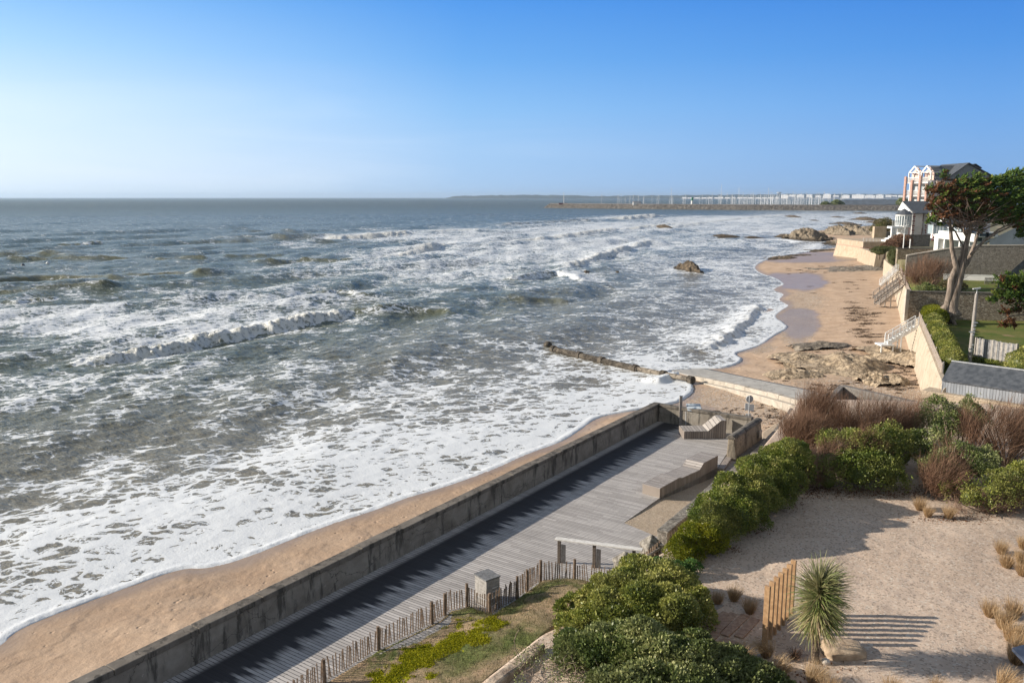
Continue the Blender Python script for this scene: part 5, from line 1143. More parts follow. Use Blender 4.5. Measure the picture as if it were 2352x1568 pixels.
for a in [('big ochre rock ridge across the upper beach below the white stairs', 1950, 838, -1.95, 105, 24, 1.35, M['rock_tan'], 3, gb_, R(12)),
          ('pale yellow rock lump in front of the ochre ridge', 2010, 868, -1.6, 32, 11, .7, M['rock_tan'], 5, gb_, 0),
          ('small flat rock right of the pale yellow lump', 2056, 868, -1.5, 26, 8, .45, M['rock_tan'], 6, gb_, 0),
          ('ochre rocks piled against the foot of the sea wall', 2096, 826, -1.35, 38, 18, .9, M['rock_tan'], 8, gb_, R(20)),
          ('low grey green rock at the left tip of the ochre ridge', 1845, 822, -2.0, 55, 14, .6, M['rock_tan'], 9, gb_, 0),
          ('rough low rock band on the sand near the slipway', 1830, 857, -2.0, 62, 8, .55, M['rock_tan'], 10, gb_, 0),
          ('thin line of rocks between wet sand and ochre ridge', 1885, 790, -2.0, 60, 6, .4, M['rock_low'], 11, gb_, 0),
          ('rock shelf under the landing of the white stairs', 2040, 803, -1.5, 50, 12, .6, M['rock_tan'], 12, gb_, 0),
          ('long dark layered ledge on the far beach', 1950, 619, -1.9, 54, 7, .75, M['rock_low'], 21, gb_, 0),
          ('grey ledge by the foot of the far dark stairs', 2005, 617, -1.6, 36, 7, .8, M['rock_low'], 22, gb_, 0),
          ('small dark stones in the middle of the far beach', 1868, 619, -2.2, 16, 4, .4, M['rock_low'], 23, gb_, 0),
          ('lone brown sea stack standing in the shallows', 1583, 621, -3.1, 24, 9, 2.6, M['rock_sea'], 31, gs_, 0),
          ('flat dark rock awash in the surf, nearest to the pipe', 1307, 665, -3.2, 32, 6, 1.0, M['rock_sea'], 32, gs_, 0),
          ('small dark rock left of the brown sea stack', 1346, 630, -3.2, 17, 4, 1.0, M['rock_sea'], 33, gs_, 0),
          ('tiny dark rock between two surf lines', 1418, 628, -3.2, 8, 2.5, .7, M['rock_sea'], 34, gs_, 0),
          ('dark rock with spray bursting over it', 1525, 524, -3.2, 17, 3.2, 2.3, M['rock_sea'], 35, gs_, 0),
          ('long flat dark reef in front of the headland', 1662, 544, -3.2, 36, 2.6, 1.3, M['rock_sea'], 36, gs_, 0),
          ('thin flat reef beside the long one', 1728, 546, -3.1, 24, 1.6, .8, M['rock_sea'], 37, gs_, 0),
          ('far dark rock left in the outer surf', 1821, 499, -3.2, 11, 1.6, 2.0, M['rock_sea'], 38, gs_, 0),
          ('low rock in the outer surf, second from the left', 1926, 500, -3.2, 12, 1.2, 1.4, M['rock_sea'], 39, gs_, 0),
          ('humped rock in the outer surf, widest there', 1987, 506, -3.2, 22, 2.2, 3.0, M['rock_sea'], 40, gs_, 0),
          ('low dark rock nearer than the humped one', 1944, 516, -3.2, 24, 2.6, 2.0, M['rock_sea'], 41, gs_, 0),
          ('dark rock right of the humped one in the surf', 2028, 507, -3.2, 18, 1.6, 1.8, M['rock_sea'], 42, gs_, 0),
          ('thin far rock under the breakwater', 1976, 491, -3.1, 12, .8, 1.6, M['rock_sea'], 43, gs_, 0),
          ('rock beside the headland in the outer surf', 2013, 513, -3.2, 16, 2.2, 1.8, M['rock_sea'], 44, gs_, 0),
          ('tiny far rock before the villa terrace', 1871, 507, -3.1, 8, .9, .9, M['rock_sea'], 45, gs_, 0),
          ('large brown headland rock at the left tip', 1852, 551, -3.3, 52, 5.0, 5.6, M['rock_head'], 51, gh_, 0),
          ('low weedy rock trailing left from the headland', 1805, 545, -3.2, 28, 2.6, 1.8, M['rock_sea'], 52, gh_, 0),
          ('rounded grey headland rock in the middle', 1925, 545, -3.2, 30, 5.0, 6.2, M['rock_head'], 53, gh_, 0),
          ('pale tan headland rock next to the terrace', 1962, 543, -3.0, 30, 6.0, 6.4, M['rock_head'], 54, gh_, 0),
          ('brown rock below the terrace railing', 1945, 563, -2.9, 32, 6.0, 2.6, M['rock_head'], 55, gh_, 0),
          ('tan rocky slope behind the terrace', 2000, 541, -2.0, 42, 6.0, 4.6, M['rock_head'], 56, gh_, 0),
          ('dark weedy reef reaching into the water below the terrace', 1905, 579, -3.1, 80, 5.0, 1.0, M['rock_sea'], 61, gh_, R(3)),
          ('near dark weedy reef ending in a blunt rock', 1800, 597, -3.1, 46, 6.0, 1.3, M['rock_sea'], 62, gh_, R(4)),
          ('weed covered rocks between near reef and sand', 1860, 591, -2.95, 62, 5.5, .9, M['rock_sea'], 63, gh_, R(6)),
          ('scattered dark weedy stones at the wet sand edge', 1790, 616, -3.0, 34, 3.5, .5, M['rock_sea'], 64, gh_, 0),
          ('pale boulder apron at the foot of the terrace wall', 1985, 588, -1.6, 34, 4.0, 1.4, M['terrace_wall'], 65, gh_, 0)]:
    reef('rock', a[0], *a[1:7], a[7], a[8], a[9], a[10], n=72 if a[4] > 30 else 40)
# seaweed clumps strewn on the sand
P = []; rr = random.Random(8)
for u, v, ru, rv, c in [(1985, 745, 16, 55, 22), (1962, 700, 14, 40, 20), (2010, 760, 20, 50, 12), (1925, 795, 30, 8, 8), (1995, 700, 30, 30, 14), (1860, 615, 50, 8, 16), (1930, 650, 50, 14, 10), (1900, 870, 90, 12, 14), (2070, 860, 40, 30, 40)]:
    for _ in range(c):
        a, b = rr.gauss(u, ru*.6), rr.gauss(v, rv*.6); g = G(a, b, -1.5); P.append((g[0], g[1], rr.uniform(.10, .40)*(1 if v > 780 else 1.7)))
bvt = np.array([vv.co[:] for vv in BEACH.data.vertices]) if False else None
me = BEACH.data; co = np.empty(len(me.vertices)*3, np.float32); me.vertices.foreach_get('co', co); co = co.reshape(-1, 3)
def ground(x, y, _c={}):
    k_ = (round(x), round(y))
    d = (co[:, 0]-x)**2+(co[:, 1]-y)**2; return float(co[int(np.argmin(d)), 2])
for _ in range(750):  # added dark bits on the strip, standing in for shaded footprint dents
    t_ = rr.uniform(-6, 44); q_ = WIN0+WD*t_-WN*(.6+rr.random()**.8*5.0); P.append((float(q_[0]), float(q_[1]), rr.uniform(.03, .11)))
for _ in range(120):
    g = G(rr.uniform(1640, 1800), rr.uniform(905, 985), -1.6); P.append((g[0], g[1], rr.uniform(.03, .12)))
Q = []
for x, y, r_ in P:
    z = ground(x, y); m_ = max(3, int(60*r_/.3))
    Q.append(np.array([x, y, z])+rsG.randn(m_, 3)*[r_, r_*.45, .02]+[0, 0, .03])
Q = np.concatenate(Q)
o = leaves(Q, rsG.randn(len(Q), 3)*[1, .7, .2], np.where(Q[:, 1] < 62, .09, .20), np.where(Q[:, 1] < 62, .045, .06), 'seaweed', mat2('dried_seaweed_and_marks', (.05, .035, .025), (.13, .09, .06), 6, .9, .3)); tag(o, 'dark clumps of seaweed along the tide line and dark bits for shaded footprints', 'seaweed', kind='stuff')

# ================================================================ SLIPWAY, PIPE
rampU = [G(1541, 849.5, -2.95), G(1623, 846, -2.75), G(1746, 872, -2.0), G(1830, 889, -1.5), G(1905, 905, -1.05)]
rampL = [G(1541, 851, -2.95), G(1600, 866, -2.75), G(1670, 880, -2.35), G(1746, 897, -1.9), G(1826, 918, -1.4), G(1870, 930, -1.1)]
o, _ = loft('concrete_slipway', [rampU, rampL], 60, 10, M['conc_ramp'], .02, .5, 2, skirt=-4); tag(o, kind='structure')
cw = thing('slipway_kerb', 'pale broken concrete kerb wall along the near side of the slipway', 'kerb', rampL[2])
KL = subdiv_line([rampL[1], rampL[2], rampL[3], rampL[4], (*G(1880, 934, -1.1)[:2], -1.1)], 1.6); rr = random.Random(3)
m = MB()
for a, b in zip(KL[:-1], KL[1:]):
    d = Vector(b)-Vector(a); b2 = Vector(a)+d*.985; j = rr.uniform(-.03, .03)
    m.wall([a[:2], (b2.x, b2.y)], -.1, .38, [-4, -4], [a[2]+.16+j, b[2]+.16+j])
m.build('upper_kerb', M['conc_light'], cw, bevel=.03)
m = MB(); m.wall([p[:2] for p in KL[1:]], .385, .85, -4, [p[2]-.22 for p in KL[1:]]).build('lower_step', M['conc_light'], cw, bevel=.03)
# outfall pipe of concrete rings
pipe = thing('outfall_pipe', 'long dark jointed outfall pipe running from the slipway into the surf', 'pipe', G(1476, 846, -2.8))
pts = [G(1272, 800, -2.75), G(1330, 812, -2.72), G(1398, 828, -2.7), G(1466, 846, -2.66)]
p0, p1 = Vector(pts[0]), Vector(pts[-1]); M['pipe'] = rock_mat('weedy_concrete_pipe', (.07, .058, .045), (.16, .135, .105), (.03, .025, .02))
m = MB(); m.tube([p0.lerp(p1, i/24)+Vector((0, 0, -.12)) for i in range(25)], .36, 14).build('pipe_barrel', M['pipe'], pipe)
for f_ in (0.0, .33, .60, .97):
    c = p0.lerp(p1, f_); d = (p1-p0).normalized(); MB().tube([c-d*.3+Vector((0, 0, -.1)), c+d*.3+Vector((0, 0, -.1))], .46, 14).build('pipe_collar', M['pipe'], pipe, bevel=.05)
q0, q1 = Vector(G(1466, 847, -2.7)), Vector(G(1592, 873, -2.55))
MB().tube([q0, q1], .26, 12).build('pipe_barrel', M['rock_low'], pipe)
for f_ in (.48, .96):
    c = q0.lerp(q1, f_); d = (q1-q0).normalized(); MB().tube([c-d*.3, c+d*.3], .40, 12).build('pipe_collar', M['pipe'], pipe, bevel=.04)
boulder('pipe_piece', 'detached dark pipe piece awash at the seaward end of the outfall', 'pipe', (*G(1258, 793, -2.9)[:2], -2.85), (.55, .55, .45), M['pipe'], 2, amp=.12)
# sunken ramp with parapets behind the thicket
pw = thing('ramp_parapet', 'grey concrete parapet around the sunken ramp behind the tamarisks', 'wall', G(1932, 882, .6))
a_, b_, c_, d_ = G(1934, 884, .35), G(2185, 940, .35), G(1898, 913, .35), G(2120, 962, .35)
for p, q, nm, tp in ((a_, b_, 'far_wall', .35), (c_, d_, 'near_wall', .32)):
    MB().wall([p[:2], q[:2]], -.25, .25, -2.5, tp).build(nm, M['conc_dark'], pw, bevel=.03)
MB().wall([c_[:2], a_[:2]], -.2, .2, -2.5, [.05, .345]).build('end_wall', M['conc_dark'], pw, bevel=.03)
MB().prism([c_[:2], d_[:2], b_[:2], a_[:2]], -2.4, [-1.0, -.4, -.4, -1.0]).build('ramp_floor', M['conc_ramp'], pw)

# ================================================================ BEACH RETAINING WALL
BW = [G(u, v, -1.2) for u, v in ((2150, 975), (2133, 920), (2113, 864), (2095, 800), (2076, 741), (2066, 700), (2054, 656))]
TW = [G(u, v, 1.5) for u, v in ((2192, 955), (2176, 905), (2156, 863), (2125, 783), (2102, 726), (2080, 665), (2064, 621))]
Bs = resamp(BW, 60); Ys = np.linspace(BW[0][1], BW[-1][1], 60)
bx_ = np.interp(Ys, [p[1] for p in BW], [p[0] for p in BW]); tx_ = np.interp(Ys, [p[1] for p in TW], [p[0] for p in TW]); tx_ = np.maximum(tx_, bx_+.25)
rwall = thing('beach_wall', 'tall lime rendered retaining wall with rounded top above the sand', 'wall', (float(bx_[8]), float(Ys[8]), -1.2))
V = []; F = []; 
for i in range(60):
    wv = .06*(float(vn(Ys[i]*.7, 0, 4))-.5)
    V += [(bx_[i]-.25, Ys[i], -3.0), (bx_[i]+wv, Ys[i], -.8), (tx_[i]-.06, Ys[i], 1.32), (tx_[i]+.08, Ys[i], 1.5), (tx_[i]+.42, Ys[i], 1.5), (tx_[i]+.5, Ys[i], -2.0)]
for i in range(59):
    for j in range(5): F.append((6*i+j, 6*i+6+j, 6*i+7+j, 6*i+1+j))
F += [(0, 1, 2, 3, 4, 5), tuple(59*6+j for j in (5, 4, 3, 2, 1, 0))]
MB().add(V, F).build('wall', M['beach_wall'], rwall)
# board fence on top
bf_ = thing('board_fence', 'low weathered board fence along the top of the beach retaining wall', 'fence', (float(tx_[10]), float(Ys[10]), 1.5))
MB().wall([(float(tx_[i])+.30, float(Ys[i])) for i in range(3, 60)], -.02, .02, 1.5, 2.25).build('board_panel', mat2('fence_boards', (.20, .16, .13), (.38, .32, .265), 5, .85, .4), bf_)
for i in range(3, 59, 4): MB().box(tx_[i]+.33, tx_[i]+.43, Ys[i]-.05, Ys[i]+.05, 1.4, 2.4).build('post', M['grey_wood'], bf_)
# stairs
def stairs(label, top, bot, width, mat, n, legs=True, rails=2, bars=3, group='stairs from the gardens to the beach'):
    top, bot = Vector(top), Vector(bot); t = thing('beach_stairs', label, 'stairs', tuple(bot), group)
    d = top-bot; h = Vector((d.x, d.y, 0)).normalized(); s_ = Vector((-h.y, h.x, 0))*width/2
    for sg in (-1, 1):
        MB().beam(bot+s_*sg, top+s_*sg, .07, .30).build('stringer', mat, t)
        m = MB(); k_ = 4
        for i in range(k_+1):
            p = bot.lerp(top, i/k_)+s_*sg; m.beam(p-Vector((0, 0, .1)), p+Vector((0, 0, 1.0)), .09, .09, (1, 0, 0))
        for b_ in range(bars): z = Vector((0, 0, 1.0-b_*.27)); m.beam(bot+s_*sg+z, top+s_*sg+z, .06, .07 if b_ == 0 else .045)
        m.build('handrail', mat, t)
    for i in range(n):
        p = bot.lerp(top, (i+.5)/n); MB().beam(p-s_*.97, p+s_*.97, .30, .06).build('tread', mat, t)
    if legs:
        for f_ in (.45,):
            for sg in (-1, 1): p = bot.lerp(top, f_)+s_*sg; MB().beam((p.x, p.y, -2.4), (p.x, p.y, p.z-.1), .12, .12, (1, 0, 0)).build('leg', mat, t)
    return t
def onwall(Y): return float(np.interp(Y, Ys, tx_))
st1 = stairs('short white timber stairs with slatted rails nearest on the wall', (onwall(86)-.1, 86.2, 1.35), (*G(2044, 792, -.6)[:1], 86.5, -.55), 1.0, M['white'], 9, rails=2, bars=5)
sx, sy = G(2044, 792, -.6)[0], 86.5
MB().box(sx-.9, sx+.5, sy-.8, sy+.8, -.75, -.6).build('landing', M['white'], st1)
for q in (-.8, .4): MB().box(sx+q-.06, sx+q+.06, sy-.75, sy-.63, -2.2, -.75).build('leg', M['white'], st1)
stairs('wide grey timber stairs with dense slatted rails, its shadow on the sand', (onwall(126), 126.5, 1.5), (*G(2000, 692, -1.3)[:1], 126, -1.45), 1.5, M['grey_wood'], 14, bars=6)
stairs('grey timber stairs just behind the wide grey ones', (onwall(134), 134.5, 1.6), (*G(1988, 676, -1.3)[:1], 134, -1.5), 1.2, M['grey_wood'], 14, bars=2)
stairs('long white painted stairs, farthest of the light ones', (onwall(150)+.2, 151, 1.7), (*G(2001, 651, -1.3)[:1], 151.5, -1.2), 1.3, M['white'], 14, bars=3)

# ================================================================ LAWNS, RUBBLE WALLS, HEDGE
def lawn_mat():
    k = N('lawn'); P = k.pos(); n = k.noise(P, .35, 5, .6); f = k.noise(k.mp(P, (1, 1, 1)), 5, 5, .75)
    col = k.mix(k.ss(n, .35, .65), (.085, .125, .022), (.17, .16, .05)); col = k.mix(k.math('MULTIPLY', k.ss(f, .45, .7), .5), col, (.06, .085, .02))
    col = k.mix(k.math('MULTIPLY', k.ss(k.noise(P, .22, 4), .60, .66), .8), col, (.30, .20, .12))
    return k.fin(col, .95, k.bump(f, .7, .06), .15)
M['lawn'] = lawn_mat()
def yline(x0, x1, Y, z): return [(x0, Y, z), (x1, Y, z)]
LT = [(float(x)+.45, float(y), 1.42) for x, y in zip(tx_, Ys) if y < 96][::3]
o, lwG = loft('lawn', [LT, [(80, p[1], 1.5) for p in LT]], 50, 60, M['lawn'], .12, .3, 4, skirt=-2); tag(o, kind='structure')
RWY = G(2200, 733, 1.5)[1]                 # the rubble wall behind the cypress
x0r = G(2094, 733, 1.5)[0]; hR = HT((G(2200, 733, 1.5)), 671)
rw = thing('rubble_wall', 'honey coloured rubble stone garden wall behind the cypress trunk', 'wall', (x0r, RWY, 1.5))
RL = [(x0r, RWY+1.0), (85, RWY-6.5)]
MB().wall(RL, -.5, 0, .5, 1.5+hR-.10).build('wall', M['rubble'], rw)
MB().wall(RL, -.56, .06, 1.5+hR-.098, 1.5+hR+.02).build('coping', M['conc_cope'], rw)
gp = MB().box(x0r-.5, x0r-.12, RWY+.7, RWY+1.1, 1.2, 1.5+hR+.25).build('white_gatepost', M['conc_light'], None, bevel=.02, loc=(x0r-.3, RWY, 1.5)); tag(gp, 'pale square post at the end of the honey coloured rubble wall', 'post')
UZ = 2.3
LT2 = [(float(np.interp(Y, Ys, tx_))+.5, Y, UZ) for Y in np.linspace(RWY+.3, 150, 10)]
o, ug = loft('upper_lawn', [LT2, [(120, p[1], UZ+.2) for p in LT2]], 40, 40, M['lawn'], .2, .3, 6, skirt=-2); tag(o, kind='structure')
# clipped hedge between lawn and fence
hb = []
for i, f_ in enumerate(np.linspace(0, 1, 13)):
    Y = 63.5+f_*(84-63.5); x = float(np.interp(Y, Ys, tx_))+1.35; hb.append((x, Y))
def hedge_line(name, label, pts, z0, h, w_, n, mat, L=.12):
    t = thing(name, label, 'hedge', (pts[0][0], pts[0][1], z0)); B = [(x, y, z0+h*.5, w_, w_*1.2, h*.55) for x, y in pts]
    P, D = blob_points(B, n, .06, .2); D = D+rsG.randn(*D.shape)*.7+[0, 0, .3]
    cl = vn(P[:, 0]*1.6, P[:, 1]*1.6+P[:, 2]*2, 12); leaves(P, D, L*(.7+.6*rsG.rand(len(P))), L*.6, 'foliage', mat, t, np.clip(.5*rsG.rand(len(P))+.9*(cl-.25), 0, 1))
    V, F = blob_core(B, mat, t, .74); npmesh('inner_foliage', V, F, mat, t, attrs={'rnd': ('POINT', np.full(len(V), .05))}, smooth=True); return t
hedge_line('garden_hedge', 'yellow tipped clipped hedge running beside the fence on the wall', hb, 1.4, 1.5, .85, 26000, LM['pitto'])
hedge_line('garden_hedge', 'short yellow green hedge block in front of the rubble wall', [(float(np.interp(Y, Ys, tx_))+1.7, Y) for Y in (86.3, 87.3, 88.3, 89.2)], 1.4, 1.7, 1.2, 11000, LM['yellow'])
tp = G(2148, 722, 1.5); boulder('white_tarpaulin', 'crumpled white tarpaulin heap at the foot of the cypress', 'tarpaulin', (tp[0], tp[1], 2.0), (.85, .6, .85), mat2('tarpaulin', (.6, .62, .66), (.75, .76, .78), 2, .5, .5), 7, amp=.18)
# weather mast with finger boards
mp_ = G(2226, 838, 1.5); mt = thing('signpost', 'round timber mast with white finger boards and a wind vane on the lawn', 'signpost', mp_)
hM = HT(mp_, 674); MB().tube([(mp_[0], mp_[1], 1.3), (mp_[0]+.05, mp_[1], 1.5+hM)], [.17, .12], 10).build('mast', M['grey_wood'], mt)
MB().tube([(mp_[0]+.05, mp_[1], 1.5+hM), (mp_[0]+.05, mp_[1], 1.5+hM+.35)], .025, 6).build('vane_stem', M['white'], mt)
m = MB(); m.beam((mp_[0]-.28, mp_[1], 1.5+hM+.36), (mp_[0]+.32, mp_[1], 1.5+hM+.44), .08, .10); m.build('wind_vane', M['white'], mt)
for f_, l, s_ in ((.56, .30, 1), (.60, .42, 1), (.47, .5, -1), (.43, .2, 1), (.23, .42, -1), (.24, .2, 1), (.51, .16, -1), (.29, .16, -1), (.20, .16, 1)):
    z = 1.5+hM*f_; x = mp_[0]; y = mp_[1]-.17
    P5 = [(0, -.055), (l*.8, -.055), (l, 0), (l*.8, .055), (0, .055)]
    V = [(x+s_*(a-.12), y-.02*dd, z+b) for dd in (0, 1) for a, b in P5]
    MB().add(V, [(0, 1, 2, 3, 4), (9, 8, 7, 6, 5)]+[(i, 5+i, 5+(i+1) % 5, (i+1) % 5) for i in range(5)]).build('finger_board', M['white'], mt)
# slanted grey palisade screen
a, b = G(2237, 834, 1.5), G(2331, 851, 1.5); sf = thing('wood_screen', 'tall screen of grey weathered upright slabs behind the shed', 'fence', a)
n = 26; rr = random.Random(6); k_ = 0
ha = HT(a, 776)
for shade in (0, 1, 2):
    m = MB()
    for i in range(n):
        if i % 3 != shade: continue
        p = Vector(a).lerp(Vector(b), (i+.5)/n); dv = (Vector(b)-Vector(a)).normalized(); hw = (Vector(b)-Vector(a)).length/n*.5
        m.obox((p.x, p.y+rr.uniform(-.04, .04)), (dv.x, dv.y), None, 1.2, 1.5+ha+rr.uniform(-.05, .05), hw*1.02, .03+.01*shade)
    m.build('slab_panel', mat2('screen_boards_%d' % shade, [(.20, .19, .185), (.28, .26, .24), (.16, .16, .165)][shade], [(.32, .31, .30), (.42, .38, .33), (.27, .27, .27)][shade], 5, .85, .4), sf)
for p in (a, b): MB().box(p[0]-.06, p[0]+.06, p[1]-.06, p[1]+.06, 1.0, 1.5+ha+.05).build('post', M['grey_wood'], sf)
# shed with slate roof on the wall
E0 = Vector(G(2193, 876, 1.9)); E1 = Vector(G(2352, 899, 1.9)); ev = (E1-E0).normalized(); E1 = E0+ev*9
R0 = Vector(G(2186, 831, 3.0)); R1 = R0+ev*10; bkv = Vector((-ev.y, ev.x, 0)); E0 = R0-bkv*2.0+ev*.1; E0.z = 1.95; E1 = E0+ev*10
sh = thing('slate_shed', 'long low shed with dark slate roof and grey boarded front on the garden wall', 'shed', (E0.x, E0.y, 1.0))
Bk0 = R0+bkv*1.8; Bk1 = R1+bkv*1.8
up = Vector((0, 0, .06))
def q4(a, b, c, d, th=.07): return [a, b, c, d]+[x+Vector((0, 0, th)) for x in (a, b, c, d)]
FB = [(3, 2, 1, 0), (4, 5, 6, 7), (0, 1, 5, 4), (1, 2, 6, 5), (2, 3, 7, 6), (3, 0, 4, 7)]
m = MB(); m.add(q4(E0-bkv*.12, E1-bkv*.12, R1, R0), FB); k0 = Vector((Bk0.x, Bk0.y, 2.0)); k1 = Vector((Bk1.x, Bk1.y, 2.0)); m.add(q4(R0, R1, k1, k0), FB); m.build('roof', M['slate'], sh)
MB().beam(R0+Vector((0, 0, .09)), R1+Vector((0, 0, .09)), .16, .07).build('ridge_cap', M['grey_metal'], sh)
z_ = Vector((0, 0, -1)); g0 = E0+ev*.1; 
def dn(p, z): return Vector((p.x, p.y, z))
m = MB(); m.add([dn(E0, 1.15), dn(E1, 1.15), dn(E1, 1.95), dn(E0, 1.95), dn(E0+bkv*.1, 1.15), dn(E1+bkv*.1, 1.15), dn(E1+bkv*.1, 1.95), dn(E0+bkv*.1, 1.95)], FB)
m.build('front_wall', planks_mat('shed_boards', (ev.x, ev.y), .19, (.22, .24, .265), (.33, .35, .38), rough=.6), sh)
m = MB(); gl_ = ev*.02; m.add([dn(E0+gl_, .9), dn(Bk0+gl_, .9), dn(Bk0+gl_, 1.95), dn(R0+gl_, 2.98), dn(E0+gl_, 1.93)]+[dn(E0+ev*.12, .9), dn(Bk0+ev*.12, .9), dn(Bk0+ev*.12, 1.95), dn(R0+ev*.12, 2.98), dn(E0+ev*.12, 1.93)],
      [(0, 1, 2, 3, 4), (9, 8, 7, 6, 5)]+[(i, 5+i, 5+(i+1) % 5, (i+1) % 5) for i in range(5)]).build('gable_wall', mat2('pale_blue_boards', (.40, .43, .47), (.48, .51, .55), 3, .6, .2), sh)
sw2 = thing('shed_wall', 'pale rendered stone wall carrying the slate shed', 'wall', (E0.x, E0.y, 0))
c0_ = E0-bkv*.5-ev*1.2; c1_ = E1-bkv*.5
MB().prism([(c0_.x, c0_.y), (c1_.x, c1_.y), (c1_.x+bkv.x*1.6, c1_.y+bkv.y*1.6), (c0_.x+bkv.x*1.6, c0_.y+bkv.y*1.6)], -2.5, 1.14).build('wall', M['terrace_wall'], sw2, bevel=.06)
hedge_line('garden_hedge', 'dark green bush at the right edge behind the slate shed', [(G(2345, 860, 1.5)[0], G(2345, 860, 1.5)[1]), (G(2360, 840, 1.5)[0], G(2345, 850, 1.5)[1]+1), (G(2375, 850, 1.5)[0], G(2345, 860, 1.5)[1])], 1.4, 1.9, 1.1, 6000, LM['pitto'])
hedge_line('garden_hedge', 'ivy along the foot of the grey upright screen', [(a[0]+(b[0]-a[0])*f_, a[1]-.5+(b[1]-a[1])*f_) for f_ in (-.05, .1, .3, .5, .7, .9)], 1.3, .7, .5, 4000, LM['hedge'])
# big grey stone wall behind the upper lawn with a sloping top
SWY = 131.0
def wx(u): return AT(u, 600, SWY)[0]
def wz(v, Y=SWY): return AT(2200, v, Y)[2]
bs = thing('grey_stone_wall', 'large grey pebbly stone gable wall behind the upper lawn', 'wall', (wx(2140), SWY, UZ))
def sy_(x): return SWY-(x-wx(2082))*.22
prof_ = [(2082, 588), (2160, 573), (2225, 565), (2700, 562)]
Pt = [(wx(u), sy_(wx(u)), AT(2200, v, sy_(wx(u)))[2]) for u, v in prof_]
m = MB()
for a, b in zip(Pt[:-1], Pt[1:]):
    m.wall([a[:2], b[:2]], -.6, 0, 0, [a[2], b[2]])
m.build('wall', M['rubble_grey'], bs)
m = MB()
for a, b in zip(Pt[:-1], Pt[1:]): m.beam((a[0]+.1, a[1]+.3, a[2]+.075), (b[0]+.1, b[1]+.3, b[2]+.075), .75, .14)
m.build('coping', M['conc_light'], bs)
ws = thing('white_low_wall', 'long low white wall at the foot of the grey stone wall', 'wall', (wx(2190), SWY-6, UZ))
yy = SWY-6; xl, xr = AT(2175, 640, yy)[0], AT(2345, 640, yy)[0]; zt0 = AT(2200, 632, yy)[2]
MB().wall([(xl, yy+1), (xr, yy-3)], -.3, 0, UZ-1, zt0).build('wall', M['white_wall'], ws)
MB().wall([(xl, yy+1), (xr, yy-3)], -.34, .04, zt0+.002, zt0+.08).build('coping', M['white'], ws)
pk = thing('picket_fence', 'small grey picket fence on the upper lawn in front of the white wall', 'fence', AT(2262, 650, yy-6))
m = MB(); yf = yy-6; xa, xb = AT(2262, 650, yf)[0], AT(2332, 650, yf)[0]; zt_ = AT(2262, 667-27, yf)[2]; zb_ = surf_z(ug, xa, yf, UZ)
for i in range(24):
    x = xa+(xb-xa)*i/23; m.box(x-.05, x+.05, yf, yf+.03, zb_-.2, zb_+1.0)
m.build('palings', M['grey_wood'], pk)
m = MB()
for z in (.3, .75): m.box(xa, xb, yf+.035, yf+.08, zb_+z, zb_+z+.08)
m.build('rails', M['grey_wood'], pk)
# tamarisk on the upper lawn
def AG(u, v, z): return G(u, v, z)
tamarisk('large purplish bare tamarisk before the grey stone wall', [(2105, 640, UZ+1.6, 3.0, 2.5, 2.4), (2150, 632, UZ+1.9, 3.2, 2.5, 2.8), (2180, 640, UZ+1.5, 2.4, 2.2, 2.2)], 5500, LM['tam'], z0=UZ, Lr=(.9, 2.0), w_=.022, up=1.0)
shrub('garden_shrub', 'low dark green shrub under the purplish tamarisk', [(2125, 668, UZ+.5, 1.4, 1.0, .8), (2150, 671, UZ+.4, 1.0, .8, .6)], 4000, .16, LM['dark'], z0=UZ)
shrub('garden_shrub', 'dry brown shrub left of the cypress trunk on the upper lawn', [(2178, 664, UZ+.5, 1.6, 1.0, .9), (2200, 662, UZ+.4, 1.2, .8, .7)], 4500, .16, LM['grass'], z0=UZ)

# ================================================================ MONTEREY CYPRESS
TY = RWY-2.6
def TP_(u, v, dy=0): return Vector(AT(u, v, TY+dy))
tz = TP_(2180, 726); cy_ = thing('cypress_tree', 'tall wind swept cypress with forked bare trunk and partly scorched crown', 'tree', (tz.x, tz.y, 1.5))
def ctr(cx, cy): return (1800.75+cx*.23438, 349.1+cy*.23438)
limbs = [([(1640, 1600), (1640, 1530), (1665, 1420), (1700, 1300), (1735, 1160), (1760, 1060), (1775, 960), (1800, 840), (1830, 740), (1880, 680)], [1.05, .62, .50, .46, .40, .33, .29, .25, .20, .12]),
         ([(1560, 1560), (1600, 1500), (1625, 1380), (1640, 1250), (1690, 1130), (1665, 1040), (1645, 950), (1640, 860), (1632, 760), (1625, 670), (1600, 620)], [.5, .36, .34, .34, .30, .25, .22, .20, .17, .13, .06]),
         ([(1735, 1160), (1790, 1090), (1830, 1010), (1870, 900), (1900, 800), (1930, 700), (1960, 600)], [.28, .26, .22, .17, .14, .12, .08]),
         ([(1830, 1010), (1900, 930), (1990, 850), (2090, 790), (2200, 740), (2310, 680), (2420, 620)], [.16, .15, .13, .11, .09, .07, .05]),
         ([(1800, 840), (1750, 760), (1690, 700), (1620, 620), (1540, 560), (1480, 500)], [.14, .12, .10, .09, .06, .04]),
         ([(1830, 740), (1800, 640), (1740, 520), (1680, 420), (1620, 330)], [.16, .12, .10, .08, .05]),
         ([(1880, 680), (1900, 560), (1900, 420), (1880, 300)], [.14, .12, .09, .05]),
         ([(1880, 680), (1990, 600), (2100, 500), (2200, 400), (2330, 300)], [.14, .13, .11, .09, .06]),
         ([(1990, 850), (2100, 760), (2230, 700), (2352, 690), (2460, 700)], [.1, .09, .08, .06, .04]),
         ([(1900, 800), (2000, 740), (2120, 700), (2240, 640)], [.1, .08, .06, .05]),
         ([(1775, 960), (1720, 860), (1680, 780), (1600, 700), (1500, 640), (1430, 610)], [.1, .09, .08, .06, .05, .03]),
         ([(1690, 1130), (1740, 1000), (1745, 900)], [.14, .1, .05])]
m = MB()
